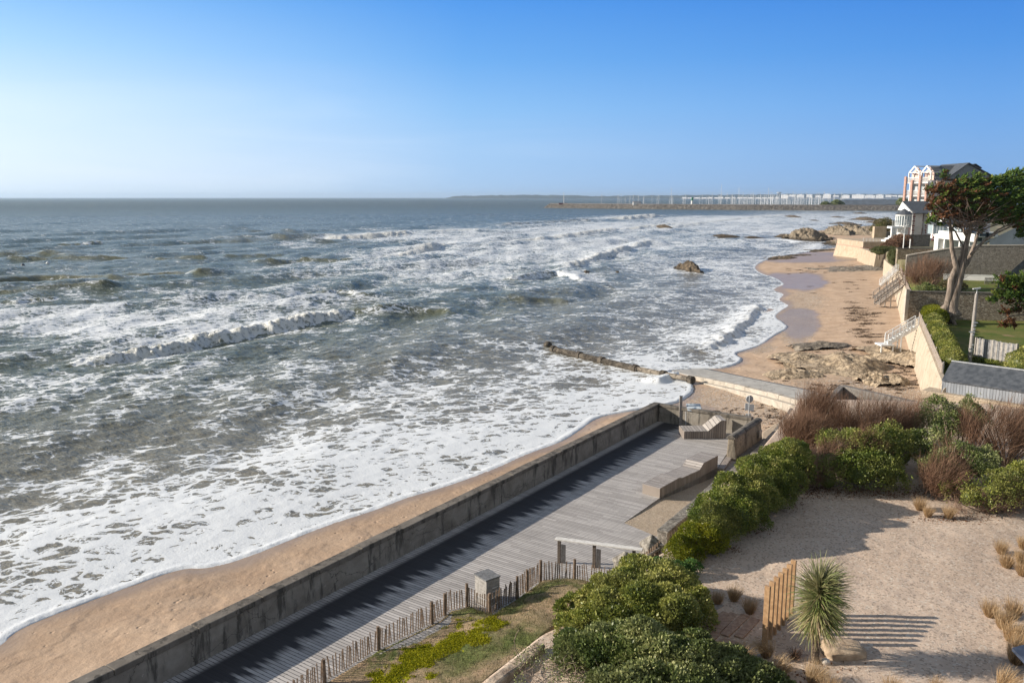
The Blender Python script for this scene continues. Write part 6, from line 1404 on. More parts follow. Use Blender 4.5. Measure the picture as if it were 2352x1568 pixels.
for i, (pts, rad) in enumerate(limbs):
    rr = random.Random(i); dy = 0 if i < 2 else rr.uniform(-2.2, 2.2)
    P3 = [TP_(*ctr(*p), dy*(j/len(pts))) for j, p in enumerate(pts)]
    # smooth by subdivision
    Q = smooth_poly([tuple(p) for p in P3], 0); sp3 = []
    for a, b in zip(P3[:-1], P3[1:]): sp3 += [a, a.lerp(b, .5)]
    sp3.append(P3[-1]); r2 = list(np.interp(np.linspace(0, 1, len(sp3)), np.linspace(0, 1, len(rad)), rad))
    m.tube(sp3, r2, 10)
rr = random.Random(77)
for i in range(9):    # root flare
    an = rr.uniform(0, 2*pi); b = TP_(2180, 700); m.tube([b, (b.x+cos(an)*.5, b.y+sin(an)*.4, 1.95), (b.x+cos(an)*1.2, b.y+sin(an)*.9, 1.35)], [.35, .26, .10], 7)
k = N('cypress_bark'); P_ = k.pos(); f_ = k.noise(k.mp(P_, (4, 4, .5)), 1.6, 6, .7); m.build('trunk', k.fin(k.mix(k.ss(f_, .35, .65), (.12, .095, .075), (.36, .29, .235)), .9, k.bump(f_, 1, .12), .2), cy_, smooth=True)
CL = [  # crown clumps in crop coordinates: x, y, rx, ry (crop px), red share
 (1480, 330, 95, 45, .75), (1530, 420, 100, 60, .7), (1470, 500, 90, 50, .6), (1600, 490, 110, 70, .55), (1560, 590, 120, 50, .85), (1690, 560, 120, 60, .7), (1450, 640, 60, 26, .2), (1520, 670, 40, 16, .2),
 (1590, 210, 28, 60, .3), (1600, 330, 60, 70, .7), (1690, 400, 100, 90, .5), (1740, 260, 60, 70, .35), (1800, 330, 90, 90, .2), (1880, 230, 50, 70, .1), (1900, 350, 110, 90, .1), (1830, 470, 130, 80, .25), (1930, 530, 110, 70, .5), (1800, 600, 110, 50, .55),
 (2010, 290, 80, 60, .05), (2080, 270, 90, 60, .03), (2050, 400, 130, 90, .05), (2180, 250, 110, 60, .02), (2290, 210, 110, 70, .02), (2200, 380, 150, 110, .02), (2100, 520, 140, 80, .1), (2250, 540, 150, 100, .03), (2400, 300, 140, 120, .02), (2420, 480, 140, 140, .02), (2060, 630, 100, 40, .15), (2200, 640, 120, 50, .08), (2330, 640, 110, 60, .1), (2460, 640, 120, 60, .1), (2250, 690, 80, 20, .3), (2330, 790, 60, 25, .1), (1700, 690, 30, 25, .1), (1930, 720, 25, 40, .1), (2330, 740, 50, 30, .1)]
def cypress_crown(CL, TPf, YY, t, n_per, pxm, seed=0, wind=(.75, 0, .28)):
    green = ([], [], []); red = ([], [], []); rs = np.random.RandomState(seed)
    for cx, cy, rx, ry, rd in CL:
        c = np.array(TPf(*ctr(cx, cy))); ra = rx*.23438*YY/FOC; rb_ = ry*.23438*YY/FOC; dpt = min(2.6, (ra+rb_)*.75)
        nt = max(6, int(n_per*ra*rb_))
        d = rs.randn(nt, 3); d /= np.linalg.norm(d, axis=1, keepdims=True); r_ = rs.rand(nt)**.4
        p = c+d*r_[:, None]*[ra, dpt, rb_]
        axis = np.array(wind)+d*[.55, .5, .45]+rs.randn(nt, 3)*.16; axis /= np.linalg.norm(axis, axis=1, keepdims=True)
        k_ = 26
        s_ = rs.rand(nt, k_, 1); ln = .55+.5*rs.rand(nt, 1, 1)
        q = p[:, None]+axis[:, None]*(s_-.6)*ln+rs.randn(nt, k_, 3)*.085*(1.15-s_)
        dd = axis[:, None]*1.0+rs.randn(nt, k_, 3)*.45
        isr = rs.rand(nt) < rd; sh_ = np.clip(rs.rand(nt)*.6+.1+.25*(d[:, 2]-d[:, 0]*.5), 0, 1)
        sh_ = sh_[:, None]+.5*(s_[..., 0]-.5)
        for msk, dst in ((isr, red), (~isr, green)):
            dst[0].append(q[msk].reshape(-1, 3)); dst[1].append(dd[msk].reshape(-1, 3)); dst[2].append(np.clip(sh_[msk], 0, 1).reshape(-1))
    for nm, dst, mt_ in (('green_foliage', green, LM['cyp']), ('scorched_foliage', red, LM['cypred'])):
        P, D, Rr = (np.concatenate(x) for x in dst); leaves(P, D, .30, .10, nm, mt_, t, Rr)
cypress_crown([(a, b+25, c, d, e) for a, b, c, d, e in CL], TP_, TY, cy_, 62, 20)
m = MB(); rr = random.Random(5)
for i in range(70):   # bare twigs under the crown
    a = TP_(*ctr(rr.uniform(1700, 1950), rr.uniform(640, 800)), rr.uniform(-1, 1)); b = TP_(*ctr(rr.uniform(1430, 2350), rr.uniform(420, 690)), rr.uniform(-2.5, 2.5)); c = a.lerp(b, .5)+Vector((rr.uniform(-.3, .3), 0, rr.uniform(-.5, .1)))
    m.tube([a, c, b], [.05, .035, .012], 5)
m.build('bare_branches', mat2('dead_twig', (.16, .11, .085), (.30, .22, .17), 5, .9, .4), cy_)
# young cypress cut by the right edge
TY2 = 74.0
def T2(u, v, dy=0): return Vector(AT(u, v, TY2+dy))
c2 = thing('cypress_tree', 'low spreading green and russet cypress branch mass at the right edge above the lawn', 'tree', (T2(2400, 760).x, TY2, 1.5))
cypress_crown([(2130, 1230, 60, 30, 0.36), (2180, 1300, 90, 50, 0.18), (2260, 1260, 110, 70, 0.07), (2330, 1330, 120, 70, 0.05), (2230, 1390, 120, 50, 0.14), (2100, 1420, 80, 25, 0.09), (2050, 1440, 50, 14, 0.05), (2340, 1420, 110, 60, 0.09), (2240, 1450, 90, 25, 0.41), (2160, 1560, 70, 25, 0.85), (2260, 1540, 80, 25, 0.85), (2200, 1650, 45, 20, 0.85), (2240, 1690, 30, 12, 0.81), (2150, 1690, 18, 12, 0.81), (2420, 1300, 120, 120, 0.05), (2440, 1520, 100, 40, 0.63)], T2, TY2, c2, 60, 20, 3, wind=(-.6, 0, .1))
m = MB(); q0 = T2(2420, 800); m.tube([(q0.x+.5, q0.y, 1.3), T2(2410, 740), T2(2370, 700), T2(2330, 670), T2(2290, 660)], [.28, .22, .14, .09, .04], 8)
m.tube([T2(2410, 740), T2(2360, 722), T2(2318, 726), T2(2300, 740)], [.14, .07, .05, .02], 7); m.build('trunk', M['bark'], c2)
# ================================================================ UPPER GROUND BEHIND THE SHORE
CG = 3.0
gl_left = [(float(tx_[-1])+.5, 150, CG), (80, 178, CG), (88.5, 192, CG), (98, 215, CG), (106, 240, CG), (139, 300, 1.0), (192, 400, -1), (335, 650, -1.5), (505, 950, -1.5)]
o, _ = loft('coast_ground', [gl_left, [(p[0]+60, p[1], p[2]+.3) for p in gl_left], [(p[0]+260, p[1]-20, p[2]+1) for p in gl_left]], 60, 14, mat2('dry_coast_ground', (.22, .17, .11), (.13, .14, .06), .4, .95, .5), .5, .05, 3, skirt=-4); tag(o, kind='structure')
PK = lambda cx, cy: (1800.75+cx*.23438, 349.1+cy*.23438)      # first survey crop
P5 = lambda cx, cy: (2021.3+cx*.14063, 349.1+cy*.14063)
M['brick'] = mat2('pink_brick', (.40, .235, .18), (.50, .325, .265), 2, .85, .2)
M['redbrick'] = mat2('dark_red_brick', (.18, .045, .035), (.26, .07, .055), 2, .85, .2)
M['pale_glass'] = N('pale_pane').fin((.30, .36, .38), .12, None, .8)
# terrace wall and railing
tw = thing('terrace_wall', 'battered pale terrace wall with white railing at the end of the beach', 'wall', (94, 222, -1))
def slab(m, P_bot, P_top, zb, zt):
    n = len(P_bot); m.add([(x, y, zb) for x, y in P_bot]+[(x, y, zt) for x, y in P_top], [tuple(range(n))[::-1], tuple(range(n, 2*n))]+[(i, (i+1) % n, n+(i+1) % n, n+i) for i in range(n)]); return m
tl = AT(1980, 560, 222)[0]; tr_ = AT(2052, 560, 222)[0]; tbl = AT(1971, 590, 222)[0]
slab(MB(), [(tbl, 221), (tr_+4, 221), (tr_+4, 240), (tbl, 240)], [(tl+.2, 222), (tr_+4, 222), (tr_+4, 240), (tl+.2, 240)], -3, 1.3).build('lower_wall', M['terrace_wall'], tw)
MB().box(tl+.1, tr_+4, 221.8, 240, 1.303, 1.5).build('string_course', M['brick'], tw)
MB().box(tl+.35, tr_+4, 222.1, 240, 1.503, 3.0).build('upper_wall', M['terrace_wall'], tw)
m = MB(); x = tl+.4
while x < tr_-2: m.box(x, x+.07, 222.3, 222.37, 3.0, 4.0); x += .9
for z in (3.3, 3.65, 3.98): m.box(tl+.4, tr_-2, 222.31, 222.36, z, z+.06)
m.build('railing', M['white'], tw)
for i in range(3): MB().box(tr_-2+i*.9, tr_-1.1+i*.9, 222.2, 225, 3.0, 3.5+i*.45).build('white_step', M['white'], tw)
lwl = thing('beach_wall_end', 'pale lower wall with the dark ladder stairs left of the topiary', 'wall', (86, 192, -1))
x0, x1 = AT(2002, 600, 192)[0], AT(2030, 600, 192)[0]
slab(MB(), [(x0, 191), (x1+4, 190), (x1+4, 215), (x0+6, 215)], [(x0+.7, 191.5), (x1+4, 190.5), (x1+4, 215), (x0+6.5, 215)], -3, AT(2005, 583, 191)[2]).build('wall', M['terrace_wall'], lwl)
MB().wall([(float(tx_[-1]), 151), (79.5, 177), (x1+2, 190)], -.1, .5, -3, [1.5, 1.6, 1.7]).build('return_wall', M['beach_wall'], lwl)
stairs('dark ladder like stairs against the pale lower wall', (AT(2041, 585, 189)[0], 189.4, 1.9), (AT(2026, 612, 189)[0], 188.5, -1.5), 1.3, M['dark_wood'], 10, legs=False, bars=1)
def bush(name, label, cat, blobs, n, L, mat, z0, tw_=None):
    t = thing(name, label, cat, (blobs[0][0], blobs[0][1], z0)); P, D = blob_points(blobs, n, .10, .35); D = D+rsG.randn(*D.shape)*.7+[0, 0, .3]
    cl = vn(P[:, 0]*.8, P[:, 1]*.8+P[:, 2], 12); leaves(P, D, L*(.7+.6*rsG.rand(len(P))), L*.5, 'foliage', mat, t, np.clip(.5*rsG.rand(len(P))+.9*(cl-.25), 0, 1))
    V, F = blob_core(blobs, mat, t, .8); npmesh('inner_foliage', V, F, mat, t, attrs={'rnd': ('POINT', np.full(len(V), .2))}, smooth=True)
    m = MB()
    for b in blobs[:2]: m.tube([(b[0], b[1], z0-.5), (b[0]+.1, b[1], b[2]-.2*b[5])], [.18, .10], 6)
    m.build('stem', M['twig'], t); return t
def AB(u, v, Y, rx, ry, rz): p = AT(u, v, Y); return (p[0], p[1], p[2], rx, ry, rz)
bush('topiary_hedge', 'flat disc shaped olive topiary overhanging the pale lower wall', 'hedge', [AB(2020, 577, 185, 1.9, 2, .9), AB(2034, 576, 185, 1.9, 2, .9), AB(2048, 575, 186, 1.5, 2, .8)], 5000, .22, LM['olive'], 1.5)
bush('topiary_hedge', 'rounded olive topiary just right of the white beach stairs', 'hedge', [AB(2054, 590, 160, 1.1, 1.5, 1.3), AB(2066, 594, 160, 1.2, 1.5, 1.0), AB(2052, 600, 160, .8, 1.2, 1.0)], 4500, .2, LM['olive'], 1.5)
bush('garden_shrub', 'brownish shrub mass below the villa porch', 'shrub', [AB(2052, 563, 196, 2.4, 2, 1.3), AB(2070, 558, 196, 2.6, 2, 1.8), AB(2035, 567, 196, 1.5, 2, .8)], 5000, .25, LM['tam'], CG)
bush('garden_shrub', 'dry brown bush on the rocks left of the villa', 'shrub', [AB(2030, 520, 262, 3.4, 3, 2.2), AB(2018, 527, 262, 2.6, 3, 1.2), AB(2045, 520, 262, 3.4, 3, 1.5)], 4500, .3, LM['grass'], CG)
w3 = thing('grey_stone_wall', 'low pale stone wall with step below the brown bush left of the villa', 'wall', AT(2015, 540, 250)); p = AT(2008, 533, 250); q = AT(2046, 545, 250)
MB().box(p[0], q[0], 250, 250.6, 1, AT(2010, 532, 250)[2]).build('wall', M['conc_dark'], w3); MB().box(p[0]-.6, p[0]+3, 248.5, 249.9, 1, AT(2010, 520, 250)[2]).build('pillar', M['terrace_wall'], w3)
w4 = thing('grey_stone_wall', 'dark grey stone wall right in front of the villa', 'wall', AT(2090, 560, 200)); p = AT(2056, 541, 200)
MB().box(p[0], AT(2137, 541, 200)[0], 200, 200.6, 1, p[2]).build('wall', M['rubble_grey'], w4); MB().box(p[0]-.1, AT(2137, 541, 200)[0]+.1, 199.9, 200.7, p[2]+.003, p[2]+.2).build('coping', M['conc_cope'], w4)
w5 = thing('grey_stone_wall', 'short grey rubble wall left of the big stone gable wall', 'wall', AT(2100, 580, 158)); p = AT(2062, 572, 158)
MB().box(p[0], AT(2150, 572, 158)[0], 158, 158.6, 1, p[2]).build('wall', M['rubble'], w5); MB().box(p[0]-.1, AT(2150, 572, 158)[0]+.1, 157.9, 158.7, p[2]+.003, p[2]+.15).build('coping', M['conc_cope'], w5)
for u, vt, Y, la in ((2077, 539, 168, 'left of two slim white poles below the villa'), (2091, 551, 160, 'right of two slim white poles below the villa')):
    b = AT(u, vt, Y); t = thing('white_pole', la, 'pole', (b[0], Y, CG), 'slim white poles'); MB().tube([(b[0], Y, 2), (b[0], Y, b[2])], .10, 8).build('shaft', M['white'], t); MB().tube([(b[0], Y, b[2]), (b[0], Y, b[2]+.15)], .14, 8).build('cap', M['white'], t)

# ================================================================ VILLA WITH ROUND BAY
VY = 228.0
def vx(cx, Y=VY): return AT(PK(cx, 0)[0], 540, Y)[0]
def vz(cy, Y=VY): return AT(2080, PK(0, cy)[1], Y)[2]
vl = thing('white_villa', 'white villa with round glazed bay, dark brick quoins and slate roofs', 'villa', (vx(1250), VY, CG))
zE = vz(600); zB = CG-.5
bodyW = mat2('shaded_render', (.52, .49, .45), (.60, .57, .53), .8, .85, .1)  # shade on the white wall put into a beige base colour
MB().prism([(vx(1250), VY), (vx(1345), VY), (vx(1345)+4, VY+9), (vx(1250)+4, VY+9)], zB, zE).build('wall', bodyW, vl)
ra = (vx(1345), VY); rb2 = (vx(1425), VY+3.5); dv = Vector((rb2[0]-ra[0], rb2[1]-ra[1], 0)).normalized()
# right wing turned towards the sea
pA_ = (vx(1345)+.02, VY+2.6); pB_ = (vx(1430), VY-2.5); pC_ = (vx(1430)+6, VY+4); pD_ = (vx(1345)+6, VY+11)
MB().prism([pA_, pB_, pC_, pD_], zB, zE+.1).build('wing_wall', M['white_wall'], vl)
# quoins
def quoins(x, y, z0, z1, w_, name='quoin'):
    m = MB(); z = z0; i = 0
    while z < z1: m.box(x-w_*(.5 if i % 2 else .25), x+w_*(.5 if i % 2 else .25), y-.06, y+.4, z, z+.38); z += .62; i += 1
    m.build(name, M['redbrick'], vl)
quoins(vx(1262), VY, zB, zE-.2, .55); quoins(pB_[0]-.25, pB_[1], zB, zE-.2, .5); quoins((pA_[0]*.5+pB_[0]*.5), (pA_[1]+pB_[1])/2-.05, zB, zE-.2, .35)
wq = Vector((pB_[0]-pA_[0], pB_[1]-pA_[1], 0)); 
for f_, z0_, z1_ in ((.22, vz(680), vz(615)), (.22, vz(815), vz(745))):
    c = Vector((pA_[0], pA_[1], 0))+wq*f_; fr2 = MB(); fr2.obox((c.x, c.y), (wq.normalized().x, wq.normalized().y), None, z0_, z1_, .42, .06).build('window', M['redbrick'], vl)
c = Vector((pA_[0], pA_[1], 0))+wq*.62
MB().obox((c.x, c.y), (wq.normalized().x, wq.normalized().y), None, vz(700), vz(630), .5, .05).build('window', M['glass'], vl)
# main slate roof with white gable on the left
zr = vz(482); zeL = vz(598); gx0, gx1 = vx(1195), vx(1262)
V = [(gx1-.3, VY-.6, zeL), (vx(1490), VY-.6, zeL), (vx(1225), VY+5.5, zr), (vx(1470), VY+5.5, zr), (gx1+3.5, VY+10.5, zeL), (vx(1490)+3, VY+10.5, zeL)]
V2 = [(x, y, z-.22) for x, y, z in V]
MB().add(V+V2, [(0, 1, 3, 2), (2, 3, 5, 4), (7, 6, 8, 9), (9, 8, 10, 11), (0, 6, 7, 1), (5, 11, 10, 4), (0, 2, 8, 6), (2, 4, 10, 8), (1, 7, 9, 3), (3, 9, 11, 5)]).build('roof', M['slate'], vl)
MB().add([(gx0, VY+6, vz(570)), (vx(1240), VY-.2, zE+.1), (vx(1222), VY+5.3, zr-.2), (vx(1240)+3.5, VY+10, zE+.1)], [(0, 1, 2), (0, 2, 3), (0, 3, 1), (1, 3, 2)]).build('gable', M['white_wall'], vl)
V = [(vx(1345), VY+1.6, zeL+.05), (vx(1440), VY-3.2, zeL+.05), (vx(1480), VY+4.5, zeL+.05), (vx(1425), VY+3.5, vz(538))]
MB().add(V, [(0, 1, 3), (1, 2, 3), (2, 0, 3), (0, 2, 1)]).build('wing_roof', M['slate'], vl)
# round bay on the corner
bcx, bcy = vx(1180), VY+1.2; br = vx(1255)-vx(1182)
def ring(r_, z, n=10): return [(bcx+r_*cos(pi+2*pi*i/n), bcy+r_*sin(pi+2*pi*i/n), z) for i in range(n)]
def drum(r0, r1, z0, z1, n=10):
    m = MB(); m.add(ring(r0, z0, n)+ring(r1, z1, n), [tuple(range(n))[::-1], tuple(range(n, 2*n))]+[(i, (i+1) % n, n+(i+1) % n, n+i) for i in range(n)]); return m
drum(br*.72, br*.72, zB, vz(738)).build('bay_base', M['white_wall'], vl)
drum(br*1.02, br*1.02, vz(738)+.002, vz(722)).build('bay_sill', M['white'], vl)
bg_ = drum(br*.95, br*.95, vz(722)+.002, vz(625)).build('bay_glazing', M['pale_glass'], vl)
m = MB()
for i in range(20):
    a = pi+2*pi*i/20; x, y = bcx+br*.98*cos(a), bcy+br*.98*sin(a); m.box(x-.09, x+.09, y-.09, y+.09, vz(722)+.01, vz(627))
m.build('mullions', M['white'], bg_)
drum(br*1.04, br*1.04, vz(626), vz(614)).build('bay_cornice', M['white'], vl)
drum(br*1.15, .15, vz(613), vz(556)).build('bay_roof', M['slate'], vl)
MB().box(vx(1028), vx(1130), VY-1.5, VY+1.5, vz(748), vz(728)).build('balcony', M['white'], vl)
m = MB(); x = vx(1030)
while x < vx(1108): m.box(x, x+.06, VY-1.45, VY-1.39, vz(728), vz(680)); x += .28
m.box(vx(1028), vx(1110), VY-1.5, VY-1.35, vz(680), vz(674)); m.build('balcony_railing', M['white'], vl)
for cx in (1042, 1070): MB().box(vx(cx)-.32, vx(cx)+.32, VY-1.3, VY-.7, zB, vz(748)-.002).build('porch_column', M['white'], vl)
m = MB()      # spiral stair beside the bay
for i in range(14): a = i*.55; m.beam((vx(1140), VY-2.4, vz(860)+i*.42), (vx(1140)+1.0*cos(a), VY-2.4+1.0*sin(a), vz(860)+i*.42), .3, .06)
m.tube([(vx(1140), VY-2.4, zB), (vx(1140), VY-2.4, vz(735))], .07, 6); m.build('spiral_stairs', M['white'], vl)

# ================================================================ APARTMENT BUILDING
AY = 282.0
def axx(cx, Y=AY): return AT(P5(cx, 0)[0], 450, Y)[0]
def az(cy, Y=AY): return AT(2100, P5(0, cy)[1], Y)[2]
ab = thing('apartment_building', 'tall apartment block with pink brick balcony pillars, white railings and slate gables', 'building', (axx(900), AY, CG))
C0 = Vector((axx(830), AY, 0)); L0 = Vector((axx(470, AY+7)-0, AY+7, 0)); ld = (L0-C0).normalized(); ln = Vector((ld.y, -ld.x, 0)); ln = ln if ln.x < 0 else -ln
Rx = axx(1850); zEv = az(465)
bodyP = [(C0.x, C0.y), (Rx, AY), (Rx, AY+18), (L0.x+11, AY+18), (L0.x, L0.y)]
MB().prism(bodyP, CG-1, zEv).build('wall', mat2('lilac_render', (.60, .57, .60), (.68, .65, .67), .6, .85, .1), ab)
LL = (L0-C0).length
levels = [az(500), az(715), az(935), az(1150)]
for i, z in enumerate(levels):
    q = [C0+ln*.05, L0+ln*.05, L0+ln*2.2, C0+ln*2.2]
    sl = MB().prism([(p.x, p.y) for p in q], z-.25, z).build('balcony', M['white_wall'], ab)
    m = MB(); p, q_ = C0+ln*2.1, L0+ln*2.1; hz = 1.9 if i == 0 else 2.0
    for j in range(38):
        c = p.lerp(q_, j/37); m.box(c.x-.05, c.x+.05, c.y-.05, c.y+.05, z, z+hz*.85)
    m.beam((p.x, p.y, z+hz*.88), (q_.x, q_.y, z+hz*.88), .12, .16); m.build('balcony_railing', M['white'], sl)
for f_, zt_ in ((1.0, az(395)), (.70, az(455)), (.34, az(385)), (.02, az(520))):
    c = C0.lerp(L0, f_)+ln*2.45; MB().obox((c.x, c.y), (ld.x, ld.y), None, CG-1, zt_, .34, .28).build('brick_pillar', M['brick'], ab)
for lvl in range(3):
    for f_ in (.18, .52, .85):
        c = C0.lerp(L0, f_)+ln*.04; z = levels[lvl+1]
        w1 = MB().obox((c.x, c.y), (ld.x, ld.y), None, z+.05, z+4.0, 1.25, .05).build('window', M['white'], ab)
        MB().obox((c.x+ln.x*.06, c.y+ln.y*.06), (ld.x, ld.y), None, z+.2, z+3.8, 1.05, .03).build('pane', M['pale_glass'], w1)
MB().box(axx(885), axx(1005), AY-1.2, AY-.003, az(520), az(470)).build('oriel', mat2('peach_render', (.62, .48, .38), (.72, .58, .48), .7, .85, .1), ab)
for cx in (930, 1080, 1180):
    w1 = MB().box(axx(cx), axx(cx)+1.6, AY-.08, AY-.003, az(640), az(560)).build('window', M['white'], ab); MB().box(axx(cx)+.2, axx(cx)+1.4, AY-.10, AY-.082, az(630), az(570)).build('pane', M['glass'], w1)
# roofs
def gable_roof(name, x0, x1, xr, y0, y1, ze, zr, mat, parent, th=.3, sh=0):
    k_ = sh*(y1-y0); V = [(x0, y0, ze), (xr, y0, zr), (x1, y0, ze), (x0+k_, y1, ze), (xr+k_, y1, zr), (x1+k_, y1, ze)]; V2 = [(a, b, c-th) for a, b, c in V]
    return MB().add(V+V2, [(0, 1, 4, 3), (1, 2, 5, 4), (6, 9, 10, 7), (7, 10, 11, 8), (0, 6, 7, 1), (1, 7, 8, 2), (3, 4, 10, 9), (4, 5, 11, 10), (0, 3, 9, 6), (2, 8, 11, 5)]).build(name, mat, parent)
zc = az(462)
V = [(axx(880), AY-.8, zc), (axx(1300), AY-.8, zc), (axx(905), AY+5, az(215)), (axx(1300), AY+5, az(212)), (axx(880)+5, AY+12, zc), (axx(1300), AY+12, zc)]
V2 = [(a, b, c-.3) for a, b, c in V]
MB().add(V+V2, [(0, 1, 3, 2), (2, 3, 5, 4), (7, 6, 8, 9), (9, 8, 10, 11), (0, 6, 7, 1), (5, 11, 10, 4), (0, 2, 8, 6), (2, 4, 10, 8), (1, 7, 9, 3), (3, 9, 11, 5)]).build('roof', M['slate'], ab)
gable_roof('roof', axx(1000), axx(1860), axx(1350), AY-2.2, AY+16, az(440), az(178), M['slate'], ab)
MB().add([(axx(1040), AY-1.6, az(440)), (axx(1350), AY-1.6, az(200)), (axx(1800), AY-1.6, az(440)), (axx(1040), AY-1.2, az(440)), (axx(1350), AY-1.2, az(200)), (axx(1800), AY-1.2, az(440))], [(0, 2, 1), (3, 4, 5), (0, 1, 4, 3), (1, 2, 5, 4), (2, 0, 3, 5)]).build('gable', mat2('slate_hung', (.15, .165, .19), (.22, .24, .27), 3, .7, .2), ab)
gable_roof('roof', axx(1380), axx(1702), axx(1600), AY+3, AY+14, az(250), az(185), M['slate'], ab)
MB().box(axx(1600), axx(1690), AY+4, AY+13, az(440), az(262)).build('brick_stack', mat2('dull_red_brick', (.25, .10, .09), (.33, .15, .13), 2, .85, .2), ab)
# white attic frames on the sea side
for k_, (f0, f1, yo) in enumerate(((.55, 1.02, 0), (.02, .45, 0))):
    a = C0.lerp(L0, f1)+ln*.5; b = C0.lerp(L0, f0)+ln*.5; mid = a.lerp(b, .5); z0_, z1_, z2_ = levels[0], az(330), az(225)
    m = MB()
    for p in (a, b): m.beam((p.x, p.y, z0_), (p.x, p.y, z1_), .35, .35, (1, 0, 0)); m.beam((p.x, p.y, z1_), (mid.x, mid.y, z2_), .35, .4)
    m.beam((a.x, a.y, z1_), (b.x, b.y, z1_), .2, .25); m.beam((mid.x, mid.y, z2_), (mid.x-ln.x*7, mid.y-ln.y*7, z2_), .3, .35)
    for p in (a, b): m.beam((p.x, p.y, z1_), (p.x-ln.x*5, p.y-ln.y*5, z1_), .2, .3)
    m.build('attic_frame', M['white'], ab)
    q = [a-ln*1.5, b-ln*1.5, b-ln*2, a-ln*2]; V = [(p.x, p.y, z0_) for p in q]+[(p.x, p.y, z1_) for p in q]+[((q[0].x+q[1].x)/2, (q[0].y+q[1].y)/2, z2_-.3), ((q[2].x+q[3].x)/2, (q[2].y+q[3].y)/2, z2_-.3)]
    MB().add(V, [(0, 1, 5, 8, 4), (3, 7, 9, 6, 2), (1, 2, 6, 5), (0, 4, 7, 3), (5, 6, 9, 8), (4, 8, 9, 7), (0, 3, 2, 1)]).build('attic_gable', mat2('pink_render', (.62, .44, .36), (.72, .54, .46), 1, .85, .1), ab)

# ================================================================ WHITE HOUSE BEHIND THE CYPRESS
HY = 150.0
def hx(cx, Y=HY): return AT(PK(cx, 0)[0], 540, Y)[0]
def hz_(cy, Y=HY): return AT(2200, PK(0, cy)[1], Y)[2]
hs = thing('white_house', 'long white house with raised balcony, conservatory and slate roofs behind the cypress', 'house', (hx(1600), HY, CG))
MB().prism([(hx(1600), HY), (hx(2000), HY), (hx(2000)+5, HY+9), (hx(1600)+5, HY+9)], CG-1, hz_(800)).build('wall', M['white_wall'], hs)
MB().box(hx(1560), hx(1600)-.01, HY+1, HY+3, CG-1, hz_(700)).build('wall', M['white_wall'], hs)
MB().add([(hx(1990), HY-1, CG-1), (hx(2700), HY-1, CG-1), (hx(2700), HY-1, hz_(880)), (hx(2250), HY-1, hz_(735)), (hx(1990), HY-1, hz_(870)), (hx(1990)+6, HY+8, CG-1), (hx(2700)+6, HY+8, CG-1), (hx(2700)+6, HY+8, hz_(880)), (hx(2250)+6, HY+8, hz_(735)), (hx(1990)+6, HY+8, hz_(870))],
         [(0, 1, 2, 3, 4), (9, 8, 7, 6, 5)]+[(i, 5+i, 5+(i+1) % 5, (i+1) % 5) for i in range(5)]).build('gable_wall', M['grey_wall'], hs)
gable_roof('roof', hx(1930), hx(2760), hx(2250), HY-1.1, HY+9, hz_(885), hz_(728), M['grey_wall'], hs, .2, .8)
V = [(hx(1590), HY-.6, hz_(800)), (hx(2010), HY-.6, hz_(800)), (hx(1640), HY+5, hz_(650)), (hx(2010), HY+5, hz_(650)), (hx(1590)+5, HY+10, hz_(800)), (hx(2010)+5, HY+10, hz_(800))]; V2 = [(a, b, c-.25) for a, b, c in V]
MB().add(V+V2, [(0, 1, 3, 2), (2, 3, 5, 4), (7, 6, 8, 9), (9, 8, 10, 11), (0, 6, 7, 1), (5, 11, 10, 4), (0, 2, 8, 6), (2, 4, 10, 8), (1, 7, 9, 3), (3, 9, 11, 5)]).build('roof', M['slate'], hs)
V = [(hx(1425), HY-1.2, hz_(712)), (hx(1600), HY-1.2, hz_(712)), (hx(1490), HY+4, hz_(640)), (hx(1590), HY+4, hz_(640)), (hx(1425)+3.5, HY+7, hz_(712)), (hx(1600)+2, HY+7, hz_(712))]; V2 = [(a, b, c-.2) for a, b, c in V]
MB().add(V+V2, [(0, 1, 3, 2), (2, 3, 5, 4), (7, 6, 8, 9), (9, 8, 10, 11), (0, 6, 7, 1), (5, 11, 10, 4), (0, 2, 8, 6), (2, 4, 10, 8), (1, 7, 9, 3), (3, 9, 11, 5)]).build('conservatory_roof', M['slate'], hs)
MB().add([(hx(1500), HY-1.25, hz_(690)), (hx(1550), HY-1.25, hz_(690)), (hx(1527), HY-1.25, hz_(612)), (hx(1500), HY+3, hz_(690)), (hx(1550), HY+3, hz_(690)), (hx(1527), HY+3, hz_(612))], [(0, 1, 2), (5, 4, 3), (0, 2, 5, 3), (1, 4, 5, 2), (0, 3, 4, 1)]).build('dormer', M['white_wall'], hs)
cn = MB().box(hx(1432), hx(1598), HY-.9, HY+.99, hz_(800), hz_(714)).build('conservatory', M['pale_glass'], hs)
m = MB()
for cx in (1432, 1465, 1495, 1525, 1560, 1597): m.box(hx(cx)-.1, hx(cx)+.1, HY-1.0, HY-.88, hz_(800), hz_(712))
m.build('mullions', M['white'], cn)
